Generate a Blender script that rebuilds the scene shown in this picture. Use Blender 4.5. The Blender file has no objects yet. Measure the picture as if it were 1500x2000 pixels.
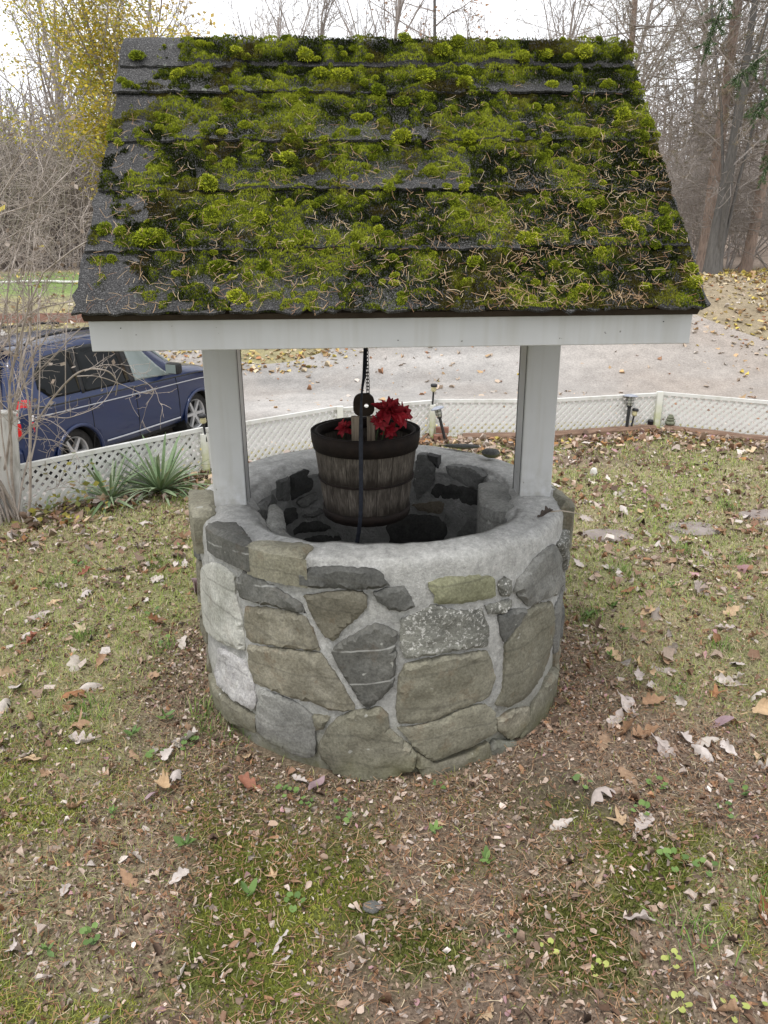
import bpy, bmesh, math, random
import numpy as np
from mathutils import Vector, Matrix
from mathutils.geometry import delaunay_2d_cdt

# ------------------------------------------------------------------ camera, sky, sun, exposure
scene = bpy.context.scene
col = scene.collection
cam_data = bpy.data.cameras.new('camera')
cam = bpy.data.objects.new('camera', cam_data); col.objects.link(cam)
cam_data.sensor_fit = 'HORIZONTAL'; cam_data.sensor_width = 36.0; cam_data.lens = 36.0
cam_data.clip_start = 0.05; cam_data.clip_end = 600.0
PITCH, ROLL = math.radians(19.8255), math.radians(-0.3696)
fw = Vector((0, math.cos(PITCH), -math.sin(PITCH))); rt = Vector((1, 0, 0)); up = rt.cross(fw)
Rv = rt*math.cos(ROLL) + up*math.sin(ROLL); Uv = -rt*math.sin(ROLL) + up*math.cos(ROLL)
m3 = Matrix((Rv, Uv, -fw)).transposed()
cam.matrix_world = Matrix.Translation((0, 0, 1.5)) @ m3.to_4x4()
scene.camera = cam

SUN_EL, SUN_AZ = math.radians(66), math.radians(205)      # azimuth clockwise from +Y: behind the camera, a little left
world = bpy.data.worlds.new('World'); scene.world = world; world.use_nodes = True
nt = world.node_tree; nt.nodes.clear()
wo = nt.nodes.new('ShaderNodeOutputWorld'); bg = nt.nodes.new('ShaderNodeBackground')
sky = nt.nodes.new('ShaderNodeTexSky'); sky.sky_type = 'NISHITA'; sky.sun_disc = False
sky.sun_elevation = SUN_EL; sky.sun_rotation = SUN_AZ; sky.dust_density = 4.0; sky.air_density = 1.0
wtc = nt.nodes.new('ShaderNodeTexCoord'); wmp = nt.nodes.new('ShaderNodeMapping'); wmp.inputs['Scale'].default_value = (1.0, 1.0, 2.6)
wn = nt.nodes.new('ShaderNodeTexNoise'); wn.inputs['Scale'].default_value = 1.7; wn.inputs['Detail'].default_value = 5
wr = nt.nodes.new('ShaderNodeValToRGB')
wr.color_ramp.elements[0].position = 0.30; wr.color_ramp.elements[0].color = (.62, .62, .62, 1)
wr.color_ramp.elements[1].position = 0.55; wr.color_ramp.elements[1].color = (1, 1, 1, 1)
wmix = nt.nodes.new('ShaderNodeMix'); wmix.data_type = 'RGBA'
wmix.inputs['B'].default_value = (11.4, 11.6, 12.0, 1)           # the overcast cloud sheet
L = nt.links.new
L(wtc.outputs['Generated'], wmp.inputs['Vector']); L(wmp.outputs['Vector'], wn.inputs['Vector']); L(wn.outputs['Fac'], wr.inputs['Fac'])
L(wr.outputs['Color'], wmix.inputs['Factor']); L(sky.outputs['Color'], wmix.inputs['A'])
L(wmix.outputs['Result'], bg.inputs['Color']); bg.inputs['Strength'].default_value = 0.1
L(bg.outputs['Background'], wo.inputs['Surface'])
sun_d = bpy.data.lights.new('sun', 'SUN'); sun_d.energy = 1.5; sun_d.angle = math.radians(15); sun_d.color = (1.0, 0.97, 0.92)
sun = bpy.data.objects.new('sun', sun_d); col.objects.link(sun)
sdir = Vector((math.sin(SUN_AZ)*math.cos(SUN_EL), math.cos(SUN_AZ)*math.cos(SUN_EL), math.sin(SUN_EL)))
sun.rotation_euler = sdir.to_track_quat('Z', 'Y').to_euler()
sun.location = sdir*40
scene.view_settings.view_transform = 'Standard'; scene.view_settings.look = 'None'
scene.view_settings.exposure = 0.34; scene.view_settings.gamma = 1.0; scene.view_settings.use_curve_mapping = False
scene.cycles.use_denoising = True
scene.cycles.max_bounces = 6; scene.cycles.diffuse_bounces = 3; scene.cycles.transparent_max_bounces = 6

# ------------------------------------------------------------------ helpers
rng = np.random.default_rng(11); random.seed(11)
def smooth(a, b, x):
    t = np.clip((np.asarray(x, float)-a)/(b-a), 0, 1); return t*t*(3-2*t)
_H = np.random.default_rng(5).random((256, 256))
def vnoise(x, y, s=0):
    x = np.asarray(x, float)+s*17.31; y = np.asarray(y, float)+s*9.77
    xi = np.floor(x).astype(int); yi = np.floor(y).astype(int); fx = x-xi; fy = y-yi
    fx = fx*fx*(3-2*fx); fy = fy*fy*(3-2*fy)
    g = lambda i, j: _H[i & 255, j & 255]
    return (g(xi, yi)*(1-fx)+g(xi+1, yi)*fx)*(1-fy)+(g(xi, yi+1)*(1-fx)+g(xi+1, yi+1)*fx)*fy
def fbm(x, y, s=0, o=4):
    r = 0; a = .5; t = 0
    for i in range(o):
        r = r+a*vnoise(np.asarray(x)*2**i, np.asarray(y)*2**i, s+i*3); t += a; a *= .5
    return r/t

def link(o, parent=None):
    col.objects.link(o)
    if parent is not None: o.parent = parent
    return o
def tag(o, label, cat, group=None):
    o['label'] = label; o['category'] = cat
    if group: o['group'] = group
    return o
def empty(name, loc=(0, 0, 0), rz=0.0, parent=None):
    o = bpy.data.objects.new(name, None); o.location = loc; o.rotation_euler = (0, 0, rz); o.empty_display_size = .1
    return link(o, parent)
def mesh(name, V, F, cols=None, smooth_=False):
    me = bpy.data.meshes.new(name); V = np.asarray(V, np.float32)
    if isinstance(F, np.ndarray):
        k = F.shape[1]; n = len(F)
        me.vertices.add(len(V)); me.vertices.foreach_set('co', V.ravel())
        me.loops.add(n*k); me.loops.foreach_set('vertex_index', F.astype(np.int32).ravel())
        me.polygons.add(n); me.polygons.foreach_set('loop_start', np.arange(0, n*k, k, dtype=np.int32))
        try: me.polygons.foreach_set('loop_total', np.full(n, k, np.int32))
        except Exception: pass
        me.update(calc_edges=True)
    else:
        me.from_pydata([tuple(map(float, v)) for v in V], [], F); me.update()
    if cols is not None:
        c = np.ones((len(V), 4), np.float32); c[:, :3] = cols
        at = me.color_attributes.new('Col', 'FLOAT_COLOR', 'POINT'); at.data.foreach_set('color', c.ravel())
    if smooth_: me.polygons.foreach_set('use_smooth', np.ones(len(me.polygons), bool))
    return me
def obj(name, me, mat, parent=None, loc=None, rot=None, scale=None):
    o = bpy.data.objects.new(name, me)
    if mat is not None and not me.materials: me.materials.append(mat)
    if loc is not None: o.location = loc
    if rot is not None: o.rotation_euler = rot
    if scale is not None: o.scale = scale if hasattr(scale, '__len__') else (scale,)*3
    return link(o, parent)

class MB:
    """collects boxes, tubes and lathes into one mesh"""
    def __init__(s): s.v = []; s.f = []
    def add(s, V, F):
        b = len(s.v); s.v += [tuple(map(float, p)) for p in V]; s.f += [tuple(i+b for i in q) for q in F]; return s
    def box(s, x0, x1, y0, y1, z0, z1, M=None):
        V = [(x, y, z) for z in (z0, z1) for x, y in ((x0, y0), (x1, y0), (x1, y1), (x0, y1))]
        if M is not None: V = [M @ Vector(p) for p in V]
        return s.add(V, [(3, 2, 1, 0), (4, 5, 6, 7), (0, 1, 5, 4), (1, 2, 6, 5), (2, 3, 7, 6), (3, 0, 4, 7)])
    def tube(s, P, r, k=8, cap=True):
        P = [Vector(p) for p in P]; n = len(P); r = r if hasattr(r, '__len__') else [r]*n
        t0 = (P[1]-P[0]).normalized(); a = t0.orthogonal().normalized(); V = []
        for i, p in enumerate(P):
            t = (P[min(i+1, n-1)]-P[max(i-1, 0)]).normalized()
            a = (a-t*a.dot(t)).normalized(); b = t.cross(a)
            V += [p+(a*math.cos(2*math.pi*j/k)+b*math.sin(2*math.pi*j/k))*r[i] for j in range(k)]
        F = [(i*k+j, i*k+(j+1) % k, (i+1)*k+(j+1) % k, (i+1)*k+j) for i in range(n-1) for j in range(k)]
        if cap: F += [tuple(range(k-1, -1, -1)), tuple((n-1)*k+j for j in range(k))]
        return s.add(V, F)
    def lathe(s, prof, k=24, M=None, closed=False):
        V = []; n = len(prof)
        for r, z in prof: V += [(r*math.cos(2*math.pi*j/k), r*math.sin(2*math.pi*j/k), z) for j in range(k)]
        if M is not None: V = [M @ Vector(p) for p in V]
        F = [(i*k+j, i*k+(j+1) % k, ((i+1) % n)*k+(j+1) % k, ((i+1) % n)*k+j) for i in range(n if closed else n-1) for j in range(k)]
        if not closed: F += [tuple(range(k-1, -1, -1)), tuple((n-1)*k+j for j in range(k))]
        return s.add(V, F)
    def mesh(s, name, smooth_=False): 
        me = mesh(name, s.v, s.f)
        if smooth_: me.polygons.foreach_set('use_smooth', np.ones(len(me.polygons), bool))
        return me
    def build(s, name, mat, parent=None, loc=None, rot=None, bevel=0, smooth_=False):
        o = obj(name, s.mesh(name, smooth_), mat, parent, loc, rot)
        if bevel:
            b = o.modifiers.new('bevel', 'BEVEL'); b.width = bevel; b.segments = 2; b.limit_method = 'ANGLE'
        return o

# ------------------------------------------------------------------ materials
MATS = {}
def _new(name):
    m = bpy.data.materials.new(name); m.use_nodes = True; t = m.node_tree; t.nodes.clear()
    o = t.nodes.new('ShaderNodeOutputMaterial'); b = t.nodes.new('ShaderNodeBsdfPrincipled')
    t.links.new(b.outputs['BSDF'], o.inputs['Surface']); MATS[name] = m
    return m, t, b
def rgba(c): return (c[0], c[1], c[2], 1)
def noise_node(t, vec, scale, detail=4, rough=.6, dist=0):
    n = t.nodes.new('ShaderNodeTexNoise'); n.inputs['Scale'].default_value = scale; n.inputs['Detail'].default_value = detail
    n.inputs['Roughness'].default_value = rough; n.inputs['Distortion'].default_value = dist
    if vec is not None: t.links.new(vec, n.inputs['Vector'])
    return n.outputs['Fac']
def ramp(t, fac, stops):
    r = t.nodes.new('ShaderNodeValToRGB'); e = r.color_ramp.elements
    while len(e) < len(stops): e.new(.5)
    for i, (p, c) in enumerate(stops): e[i].position = p; e[i].color = rgba(c) if hasattr(c, '__len__') else (c, c, c, 1)
    if fac is not None: t.links.new(fac, r.inputs['Fac'])
    return r.outputs['Color']
def mixc(t, fac, a, b, mode='MIX'):
    m = t.nodes.new('ShaderNodeMix'); m.data_type = 'RGBA'; m.blend_type = mode
    for s, v in ((m.inputs['Factor'], fac), (m.inputs['A'], a), (m.inputs['B'], b)):
        if isinstance(v, (int, float)): s.default_value = v
        elif isinstance(v, (tuple, list)): s.default_value = rgba(v)
        else: t.links.new(v, s)
    return m.outputs['Result']
def bump(t, b, h, strength=.4, dist=.01):
    n = t.nodes.new('ShaderNodeBump'); n.inputs['Strength'].default_value = strength; n.inputs['Distance'].default_value = dist
    t.links.new(h, n.inputs['Height']); t.links.new(n.outputs['Normal'], b.inputs['Normal'])
def vec_of(t, kind='Object', scale=None):
    tc = t.nodes.new('ShaderNodeTexCoord'); v = tc.outputs[kind]
    if scale:
        m = t.nodes.new('ShaderNodeMapping'); m.inputs['Scale'].default_value = scale; t.links.new(v, m.inputs['Vector']); v = m.outputs['Vector']
    return v
def simple(name, stops, scale=8, rough=.75, bumps=0, bscale=None, detail=5, metal=0, spec=.3, coords='Object', stretch=None, dist=.004):
    m, t, b = _new(name); v = vec_of(t, coords, stretch)
    n = noise_node(t, v, scale, detail, .65)
    t.links.new(ramp(t, n, stops), b.inputs['Base Color'])
    b.inputs['Roughness'].default_value = rough; b.inputs['Metallic'].default_value = metal; b.inputs['Specular IOR Level'].default_value = spec
    if bumps: bump(t, b, noise_node(t, v, bscale or scale*4, 4), bumps, dist)
    return m
def vcol(name, rough=.8, var=.25, scale=60, spec=.2, sheen=0, transl=0):
    m, t, b = _new(name); a = t.nodes.new('ShaderNodeAttribute'); a.attribute_name = 'Col'
    g = t.nodes.new('ShaderNodeNewGeometry'); n = noise_node(t, g.outputs['Position'], scale, 3)
    k = ramp(t, n, [(.25, 1-var), (.75, 1+var)])
    t.links.new(mixc(t, 1.0, a.outputs['Color'], k, 'MULTIPLY'), b.inputs['Base Color'])
    b.inputs['Roughness'].default_value = rough; b.inputs['Specular IOR Level'].default_value = spec
    if transl:
        o = [x for x in t.nodes if x.type == 'OUTPUT_MATERIAL'][0]; tr = t.nodes.new('ShaderNodeBsdfTranslucent'); mx = t.nodes.new('ShaderNodeMixShader')
        t.links.new(a.outputs['Color'], tr.inputs['Color']); mx.inputs['Fac'].default_value = transl
        t.links.new(b.outputs['BSDF'], mx.inputs[1]); t.links.new(tr.outputs['BSDF'], mx.inputs[2]); t.links.new(mx.outputs['Shader'], o.inputs['Surface'])
    return m
def randcol(name, cols, rough=.75, var=.2, scale=40, bumps=.2, spec=.2):
    """colour picked per object by its random number, with fine mottling"""
    m, t, b = _new(name); oi = t.nodes.new('ShaderNodeObjectInfo'); v = vec_of(t)
    n = len(cols); c = ramp(t, oi.outputs['Random'], [(i/max(n-1, 1), c) for i, c in enumerate(cols)])
    nz = noise_node(t, v, scale, 4); k = ramp(t, nz, [(.25, 1-var), (.75, 1+var)])
    t.links.new(mixc(t, 1.0, c, k, 'MULTIPLY'), b.inputs['Base Color'])
    b.inputs['Roughness'].default_value = rough; b.inputs['Specular IOR Level'].default_value = spec
    if bumps: bump(t, b, nz, bumps, .003)
    return m

# scattering of small flat pieces with numpy -----------------------------------------------------------
def frames(n, tilt, r=rng):
    """random orthonormal frames whose normal leans from +Z by about tilt radians"""
    az = r.random(n)*2*np.pi; tl = np.abs(r.normal(0, 1, n))*tilt; ta = r.random(n)*2*np.pi
    nz = np.stack([np.sin(tl)*np.cos(ta), np.sin(tl)*np.sin(ta), np.cos(tl)], 1)
    x = np.stack([np.cos(az), np.sin(az), np.zeros(n)], 1); x -= nz*(x*nz).sum(1, keepdims=True); x /= np.linalg.norm(x, axis=1, keepdims=True)
    return x, np.cross(nz, x), nz
def chips(P, size, cols, tilt=.5, aspect=.6, r=rng):
    """crumpled leaf fragments: two folded halves, 6 vertices, 4 triangles"""
    n = len(P); X, Y, Z = frames(n, tilt, r); s = size[:, None]; a = (aspect*(.6+.7*r.random(n)))[:, None]; c = (r.normal(0, .32, n))[:, None]; e = (r.normal(0, .3, n))[:, None]
    j = lambda q: r.normal(0, q, n)[:, None]
    V = np.stack([P-X*s*.5, P+X*s*.5+Z*s*e, P+X*s*(-.15+j(.15))+Y*s*a*(.5+j(.1))+Z*s*c, P+X*s*(.25+j(.15))+Y*s*a*(.4+j(.12))+Z*s*c,
                  P+X*s*(-.15+j(.15))-Y*s*a*(.5+j(.1))+Z*s*(c+j(.1)), P+X*s*(.25+j(.15))-Y*s*a*(.4+j(.12))+Z*s*(c+j(.1))], 1)
    F = np.array([[0, 1, 3], [0, 3, 2], [0, 5, 1], [0, 4, 5]])
    return V.reshape(-1, 3), (F[None]+np.arange(n)[:, None, None]*6).reshape(-1, 3), np.repeat(cols, 6, 0)
def blades(P, N, length, width, cols, lean=.5, bend=.5, r=rng, tipc=1.25):
    """grass-like blades: 5 vertices, 3 triangles, rising along N and bending over"""
    n = len(P); az = r.random(n)*2*np.pi; D = np.stack([np.cos(az), np.sin(az), np.zeros(n)], 1)
    S = np.stack([-np.sin(az), np.cos(az), np.zeros(n)], 1); l = length[:, None]; w = width[:, None]
    le = np.abs(r.normal(0, lean, n))[:, None]; be = (bend*(.4+r.random(n)))[:, None]
    d1 = N+D*le; d1 /= np.linalg.norm(d1, axis=1, keepdims=True); d2 = d1+D*be*1.5-N*be*.4; d2 /= np.linalg.norm(d2, axis=1, keepdims=True)
    M = P+d1*l*.5; T = M+d2*l*.5
    V = np.stack([P-S*w*.5, P+S*w*.5, M-S*w*.42, M+S*w*.42, T], 1)
    F = np.array([[0, 1, 3], [0, 3, 2], [2, 3, 4]])
    C = np.repeat(cols, 5, 0).reshape(n, 5, 3).copy(); C[:, 4] *= tipc; C[:, :2] *= .9
    return V.reshape(-1, 3), (F[None]+np.arange(n)[:, None, None]*5).reshape(-1, 3), C.reshape(-1, 3)
def needles(P, X, N, length, width, curve, cols):
    """flat curved needles lying along X on a surface with normal N"""
    n = len(P); Y = np.cross(N, X); V = []
    for t in (-.5, -.17, .17, .5):
        c = P+X*(length*t)[:, None]+Y*(curve*length*(t*t*4-.5))[:, None]+N*(length*.12*(t*t*4-.3)*np.abs(curve)*3)[:, None]
        V += [c-Y*(width*.5)[:, None]+N*.0006, c+Y*(width*.5)[:, None]+N*.0006]
    V = np.stack(V, 1); F = np.array([[0, 1, 3], [0, 3, 2], [2, 3, 5], [2, 5, 4], [4, 5, 7], [4, 7, 6]])
    return V.reshape(-1, 3), (F[None]+np.arange(n)[:, None, None]*8).reshape(-1, 3), np.repeat(cols, 8, 0)
def join(parts):
    V = []; F = []; C = []; b = 0
    for v, f, c in parts: V.append(v); F.append(f+b); C.append(c); b += len(v)
    return np.concatenate(V), np.concatenate(F), np.concatenate(C)
def pick(pal, n, r=rng, jit=.18):
    """colours drawn from a weighted palette [(weight, rgb), ...] with brightness jitter"""
    w = np.array([p[0] for p in pal], float); c = np.array([p[1] for p in pal]); i = r.choice(len(pal), n, p=w/w.sum())
    return c[i]*(1+r.normal(0, jit, n))[:, None].clip(.4, 1.8)

# ================================================================== THE SETTING: ground, driveway, fence line
FENCE = [(-3.15, 2.95), (-2.07, 4.12), (-1.19, 4.99), (-.32, 5.66), (.385, 5.936), (1.30, 5.94), (2.225, 6.166), (3.35, 5.50)]
_fx = [-40, -6]+[p[0] for p in FENCE]+[6, 40]; _fy = [0, .4]+[p[1] for p in FENCE]+[4.4, 2]
def fence_y(x): return np.interp(x, _fx, _fy)
def gz(x, y):
    x = np.asarray(x, float); y = np.asarray(y, float); d = y-fence_y(x)
    z = (fbm(x*1.3, y*1.3, 2)-.5)*.05*smooth(.9, 2.0, np.hypot(x, y-2.48)) - 1.5*smooth(.3, 2.6, d)
    k = np.clip((y-15.6+.10*np.clip(x, 0, 9))/5.6, 0, 1); z = z+1.93*(k*k*(3-2*k)*.5+k*.5)
    z = z+np.clip(y-30, 0, 70)*.075+smooth(28, 60, y)*3.2*(fbm(x*.03+3, y*.03, 8)-.35)
    return z+(fbm(x*.25, y*.25, 4)-.5)*.18*smooth(8, 12, y)

def axis(pts):
    a = []
    for (s, e, st) in pts: a += list(np.arange(s, e, st))
    return np.array(a)
gx = axis([(-140, -30, 10), (-30, -8, 1.0), (-8, -3.5, .3), (-3.5, 3.6, .06), (3.6, 8, .3), (8, 30, 1.0), (30, 141, 10)])
gy = axis([(-40, -4, 4), (-4, .6, .4), (.6, 6.6, .06), (6.6, 9.4, .2), (9.4, 26, .4), (26, 60, 2), (60, 181, 8)])
GX, GY = np.meshgrid(gx, gy); GZ = gz(GX, GY)
nx = len(gx); ii = (np.arange(len(gy)-1)[:, None]*nx+np.arange(nx-1)[None]).ravel()
GF = np.stack([ii, ii+1, ii+1+nx, ii+nx], 1)
fx_, fy_ = GX.ravel(), GY.ravel()
def lawn_zone(x, y):
    """fields over the lawn: g grass, l litter, m moss, s bare soil"""
    dw = np.hypot(x+.01, y-2.48)-.625
    n1 = fbm(x*1.1, y*1.1, 21); n2 = fbm(x*2.7, y*2.7, 31); n3 = fbm(x*5, y*5, 41)
    near = smooth(2.15, 1.55, y-.12*np.abs(x))                        # ground in front of the well
    leftn = smooth(-.35, -.9, x)
    ring = smooth(.42, .05, dw)
    g = (1-.93*near*(1-.65*leftn))*(1-.85*ring)*smooth(.22, .62, n1+.5*n2-.2+.12*leftn)
    g = np.maximum(g, .75*near*smooth(.55, .95, x)*smooth(.45, .6, n2))
    m = near*(1-.8*ring)*smooth(.47, .60, n2*.6+n3*.4+.10*smooth(.3, -.3, x)-.05*smooth(.3, .8, x))
    m = np.maximum(m, leftn*.6*smooth(.58, .7, n2)*smooth(2.6, 1.4, y))
    s = near*smooth(-.1, .45, x)*smooth(.44, .56, fbm(x*2.2, y*2.2, 61))
    l = np.clip(.30+.85*np.maximum(near, ring*.9)+.35*smooth(.5, .7, n3), 0, 1.2)*(1-.75*s)*(1-.55*m)
    return g, l, m, s
g_, l_, m_, s_ = lawn_zone(fx_, fy_)
soil = np.array([.060, .047, .038]); litt = np.array([.22, .165, .125]); tan = np.array([.42, .355, .225]); grs = np.array([.225, .25, .10]); mos = np.array([.12, .135, .03])
f1 = fbm(fx_*3, fy_*3, 51)[:, None]
c = litt*(.75+.5*f1)
c = c*(1-s_[:, None])+soil*s_[:, None]
gr = tan*(1-f1)+grs*f1
c = c*(1-.75*g_[:, None])+gr*.75*g_[:, None]
c = c*(1-m_[:, None])+mos*m_[:, None]
far = smooth(9, 14, fy_)[:, None]; f2 = fbm(fx_*.35, fy_*.35, 71)[:, None]
cf = np.array([.33, .265, .195])*(1-f2)+np.array([.30, .28, .15])*f2
lg = (smooth(19.7, 20.3, fy_)*smooth(26, 24.5, fy_)*smooth(-3, -5, fx_))[:, None]           # mown green lawn beyond the parked car
cf = cf*(1-lg)+np.array([.20, .275, .095])*lg
wd = smooth(25, 28, fy_)[:, None]; cf = cf*(1-wd)+np.array([.31, .25, .205])*(.7+.6*f2)*wd
c = c*(1-far)+cf*far
m_ground, t, b = _new('ground_soil'); a = t.nodes.new('ShaderNodeAttribute'); a.attribute_name = 'Col'
geo = t.nodes.new('ShaderNodeNewGeometry'); pos = geo.outputs['Position']
n1 = noise_node(t, pos, 90, 5, .75); n2 = noise_node(t, pos, 14, 4, .7); n3 = noise_node(t, pos, 2.2, 5, .7)
k = mixc(t, 1.0, ramp(t, n1, [(.28, .32), (.5, .95), (.75, 1.75)]), ramp(t, n2, [(.3, .75), (.7, 1.25)]), 'MULTIPLY')
k = mixc(t, 1.0, k, ramp(t, n3, [(.3, .8), (.7, 1.2)]), 'MULTIPLY')
t.links.new(mixc(t, 1.0, a.outputs['Color'], k, 'MULTIPLY'), b.inputs['Base Color'])
b.inputs['Roughness'].default_value = .95; b.inputs['Specular IOR Level'].default_value = .1; bump(t, b, n1, .7, .012)
o = obj('ground', mesh('ground', np.stack([fx_, fy_, GZ.ravel()], 1), GF, c, True), m_ground); o['kind'] = 'structure'

# gravel driveway laid on the lower ground behind the fence
def drive_far(x): return 18.0+.9*np.sin(x*.35)+.5*np.sin(x*1.1+1)-.16*np.clip(x-4, 0, 9)+.10*np.clip(-x-2, 0, 8)
dx = np.arange(-13, 13.01, .25); dv = np.linspace(0, 1, 60)
DXX, DVV = np.meshgrid(dx, dv); y0 = fence_y(dx)+2.9; y1 = drive_far(dx)
DY = y0[None]+(y1-y0)[None]*DVV; DZ = gz(DXX, DY)+.02
nx = len(dx); ii = (np.arange(59)[:, None]*nx+np.arange(nx-1)[None]).ravel()
f3 = fbm(DXX*.5, DY*.5, 81).ravel()[:, None]; f4 = fbm(DXX*.25+DY*.1, DY*1.6, 91).ravel()[:, None]
redd = smooth(1.5, 6, DXX.ravel())[:, None]*.55+smooth(.5, .7, f3)*.35
c = np.array([.39, .37, .35])*(.5+.95*f4); c = c*(1-redd)+np.array([.36, .31, .27])*redd
m_drive, t, b = _new('gravel'); a = t.nodes.new('ShaderNodeAttribute'); a.attribute_name = 'Col'
geo = t.nodes.new('ShaderNodeNewGeometry'); pos = geo.outputs['Position']
n1 = noise_node(t, pos, 28, 6, .8); n2 = noise_node(t, pos, 3, 5, .7)
k = mixc(t, 1.0, ramp(t, n1, [(.3, .62), (.7, 1.35)]), ramp(t, n2, [(.3, .82), (.7, 1.15)]), 'MULTIPLY')
t.links.new(mixc(t, 1.0, a.outputs['Color'], k, 'MULTIPLY'), b.inputs['Base Color']); b.inputs['Roughness'].default_value = .8
bump(t, b, n1, .6, .03)
o = obj('driveway', mesh('driveway', np.stack([DXX.ravel(), DY.ravel(), DZ.ravel()], 1), np.stack([ii, ii+1, ii+1+nx, ii+nx], 1), c, True), m_drive); o['kind'] = 'structure'

# ================================================================== THE WISHING WELL
WX, WY = -.0012, 2.3962                      # between the posts
PSI = math.radians(3.055)
well = empty('wishing_well', (WX, WY, 0))
tag(well, 'round fieldstone wishing well with white posts and mossy shingled roof', 'wishing well')
CX, CY, RO = -.01-WX, 2.48-WY, .622          # centre of the stone ring in the well's own frame
ICX, ICY, RI, ZT = -WX, 2.40-WY, .40, .69

def stone_mat(name, stops, rough=.85, speck=.34, rust=0.0, vein=0.0, crystal=0.0, bs=.9, grain=(1, 1, 1)):
    m, t, b = _new(name); v = vec_of(t); oi = t.nodes.new('ShaderNodeObjectInfo')
    big = noise_node(t, v, 9, 5, .65, .4); fine = noise_node(t, v, 130, 4, .7)
    vs = vec_of(t, 'Object', grain); mid = noise_node(t, vs, 48, 8, .72)
    c = ramp(t, big, stops)
    c = mixc(t, 1.0, c, ramp(t, fine, [(.3, 1-speck), (.5, 1), (.72, 1+speck)]), 'MULTIPLY')
    c = mixc(t, 1.0, c, ramp(t, mid, [(.3, .80), (.7, 1.15)]), 'MULTIPLY')
    c = mixc(t, 1.0, c, ramp(t, noise_node(t, v, 3.7, 3, .6), [(.3, .72), (.7, 1.25)]), 'MULTIPLY')
    if not vein:
        w = t.nodes.new('ShaderNodeTexWave'); w.inputs['Scale'].default_value = 2.3; w.inputs['Distortion'].default_value = 5.0; w.inputs['Detail'].default_value = 4; w.inputs['Detail Scale'].default_value = 1.6; w.bands_direction = 'Z'
        t.links.new(vec_of(t, 'Object', (.6, .6, 1.4)), w.inputs['Vector']); c = mixc(t, ramp(t, w.outputs['Fac'], [(.975, 0.0), (.995, .30)]), c, (.07, .066, .055))
    c = mixc(t, 1.0, c, ramp(t, oi.outputs['Random'], [(0, .82), (1, 1.16)]), 'MULTIPLY')
    if rust: c = mixc(t, ramp(t, noise_node(t, v, 14, 4, .7), [(.56, 0.0), (.68, rust)]), c, (.16, .09, .045))
    if crystal: c = mixc(t, ramp(t, noise_node(t, v, 85, 3, .8), [(.55, 0.0), (.62, crystal)]), c, (.62, .61, .58))
    if vein:
        w = t.nodes.new('ShaderNodeTexWave'); w.inputs['Scale'].default_value = 3.4; w.inputs['Distortion'].default_value = 1.6
        w.inputs['Detail'].default_value = 2; w.inputs['Detail Scale'].default_value = 1.2; w.bands_direction = 'Z'
        vm = t.nodes.new('ShaderNodeMapping'); vm.inputs['Rotation'].default_value = (0, .28, .2); vm.inputs['Scale'].default_value = (.5, .5, 1.0); t.links.new(v, vm.inputs['Vector']); t.links.new(vm.outputs['Vector'], w.inputs['Vector'])
        c = mixc(t, mixc(t, 1.0, ramp(t, w.outputs['Fac'], [(.988, 0.0), (.999, vein)]), ramp(t, noise_node(t, v, 12, 3), [(.42, 0.0), (.56, 1.0)]), 'MULTIPLY'), c, (.42, .42, .40))
    # pale lichen dots and a little algae low down, as on the photographed stones
    c = mixc(t, ramp(t, noise_node(t, v, 26, 2, .4), [(.735, 0.0), (.76, .55)]), c, (.48, .48, .44))
    sp = t.nodes.new('ShaderNodeSeparateXYZ'); t.links.new(v, sp.inputs['Vector'])
    zz = t.nodes.new('ShaderNodeMath'); zz.operation = 'MULTIPLY_ADD'; zz.inputs[1].default_value = -5.5; zz.inputs[2].default_value = .55; t.links.new(sp.outputs['Z'], zz.inputs[0])
    al = t.nodes.new('ShaderNodeMath'); al.operation = 'MULTIPLY'; al.use_clamp = True; t.links.new(zz.outputs[0], al.inputs[0]); t.links.new(ramp(t, noise_node(t, v, 7, 4), [(.35, 0.0), (.65, 1.5)]), al.inputs[1])
    c = mixc(t, al.outputs[0], c, (.115, .115, .05))
    t.links.new(c, b.inputs['Base Color']); b.inputs['Roughness'].default_value = rough; b.inputs['Specular IOR Level'].default_value = .25
    hh = mixc(t, .25, mid, fine); bump(t, b, hh, bs*.75, .007)
    return m
SM = {
 'olive': stone_mat('stone_olive', [(.3, (.165, .155, .115)), (.55, (.205, .195, .15)), (.75, (.25, .235, .185))], rust=.25),
 'brown': stone_mat('stone_brown', [(.3, (.165, .15, .112)), (.55, (.215, .2, .155)), (.75, (.29, .272, .22))], rust=.35),
 'green': stone_mat('stone_green', [(.3, (.19, .19, .115)), (.7, (.27, .27, .18))]),
 'dark': stone_mat('stone_dark', [(.3, (.085, .085, .08)), (.7, (.14, .14, .13))], bs=.6),
 'vein': stone_mat('stone_veined', [(.3, (.10, .10, .092)), (.7, (.15, .147, .132))], vein=.8, rust=.15),
 'gray': stone_mat('stone_gray', [(.3, (.15, .15, .14)), (.7, (.24, .238, .22))]),
 'rough': stone_mat('stone_rough', [(.3, (.10, .10, .09)), (.7, (.23, .23, .2))], crystal=.75, bs=1.0, grain=(1, 1, 3)),
 'white': stone_mat('stone_white', [(.3, (.28, .27, .27)), (.7, (.55, .54, .53))], crystal=.8, speck=.34, rust=.2, bs=.9),
 'pale': stone_mat('stone_pale', [(.3, (.40, .40, .35)), (.6, (.52, .515, .47)), (.8, (.56, .55, .5))], rust=.12, bs=.45),
}
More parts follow.
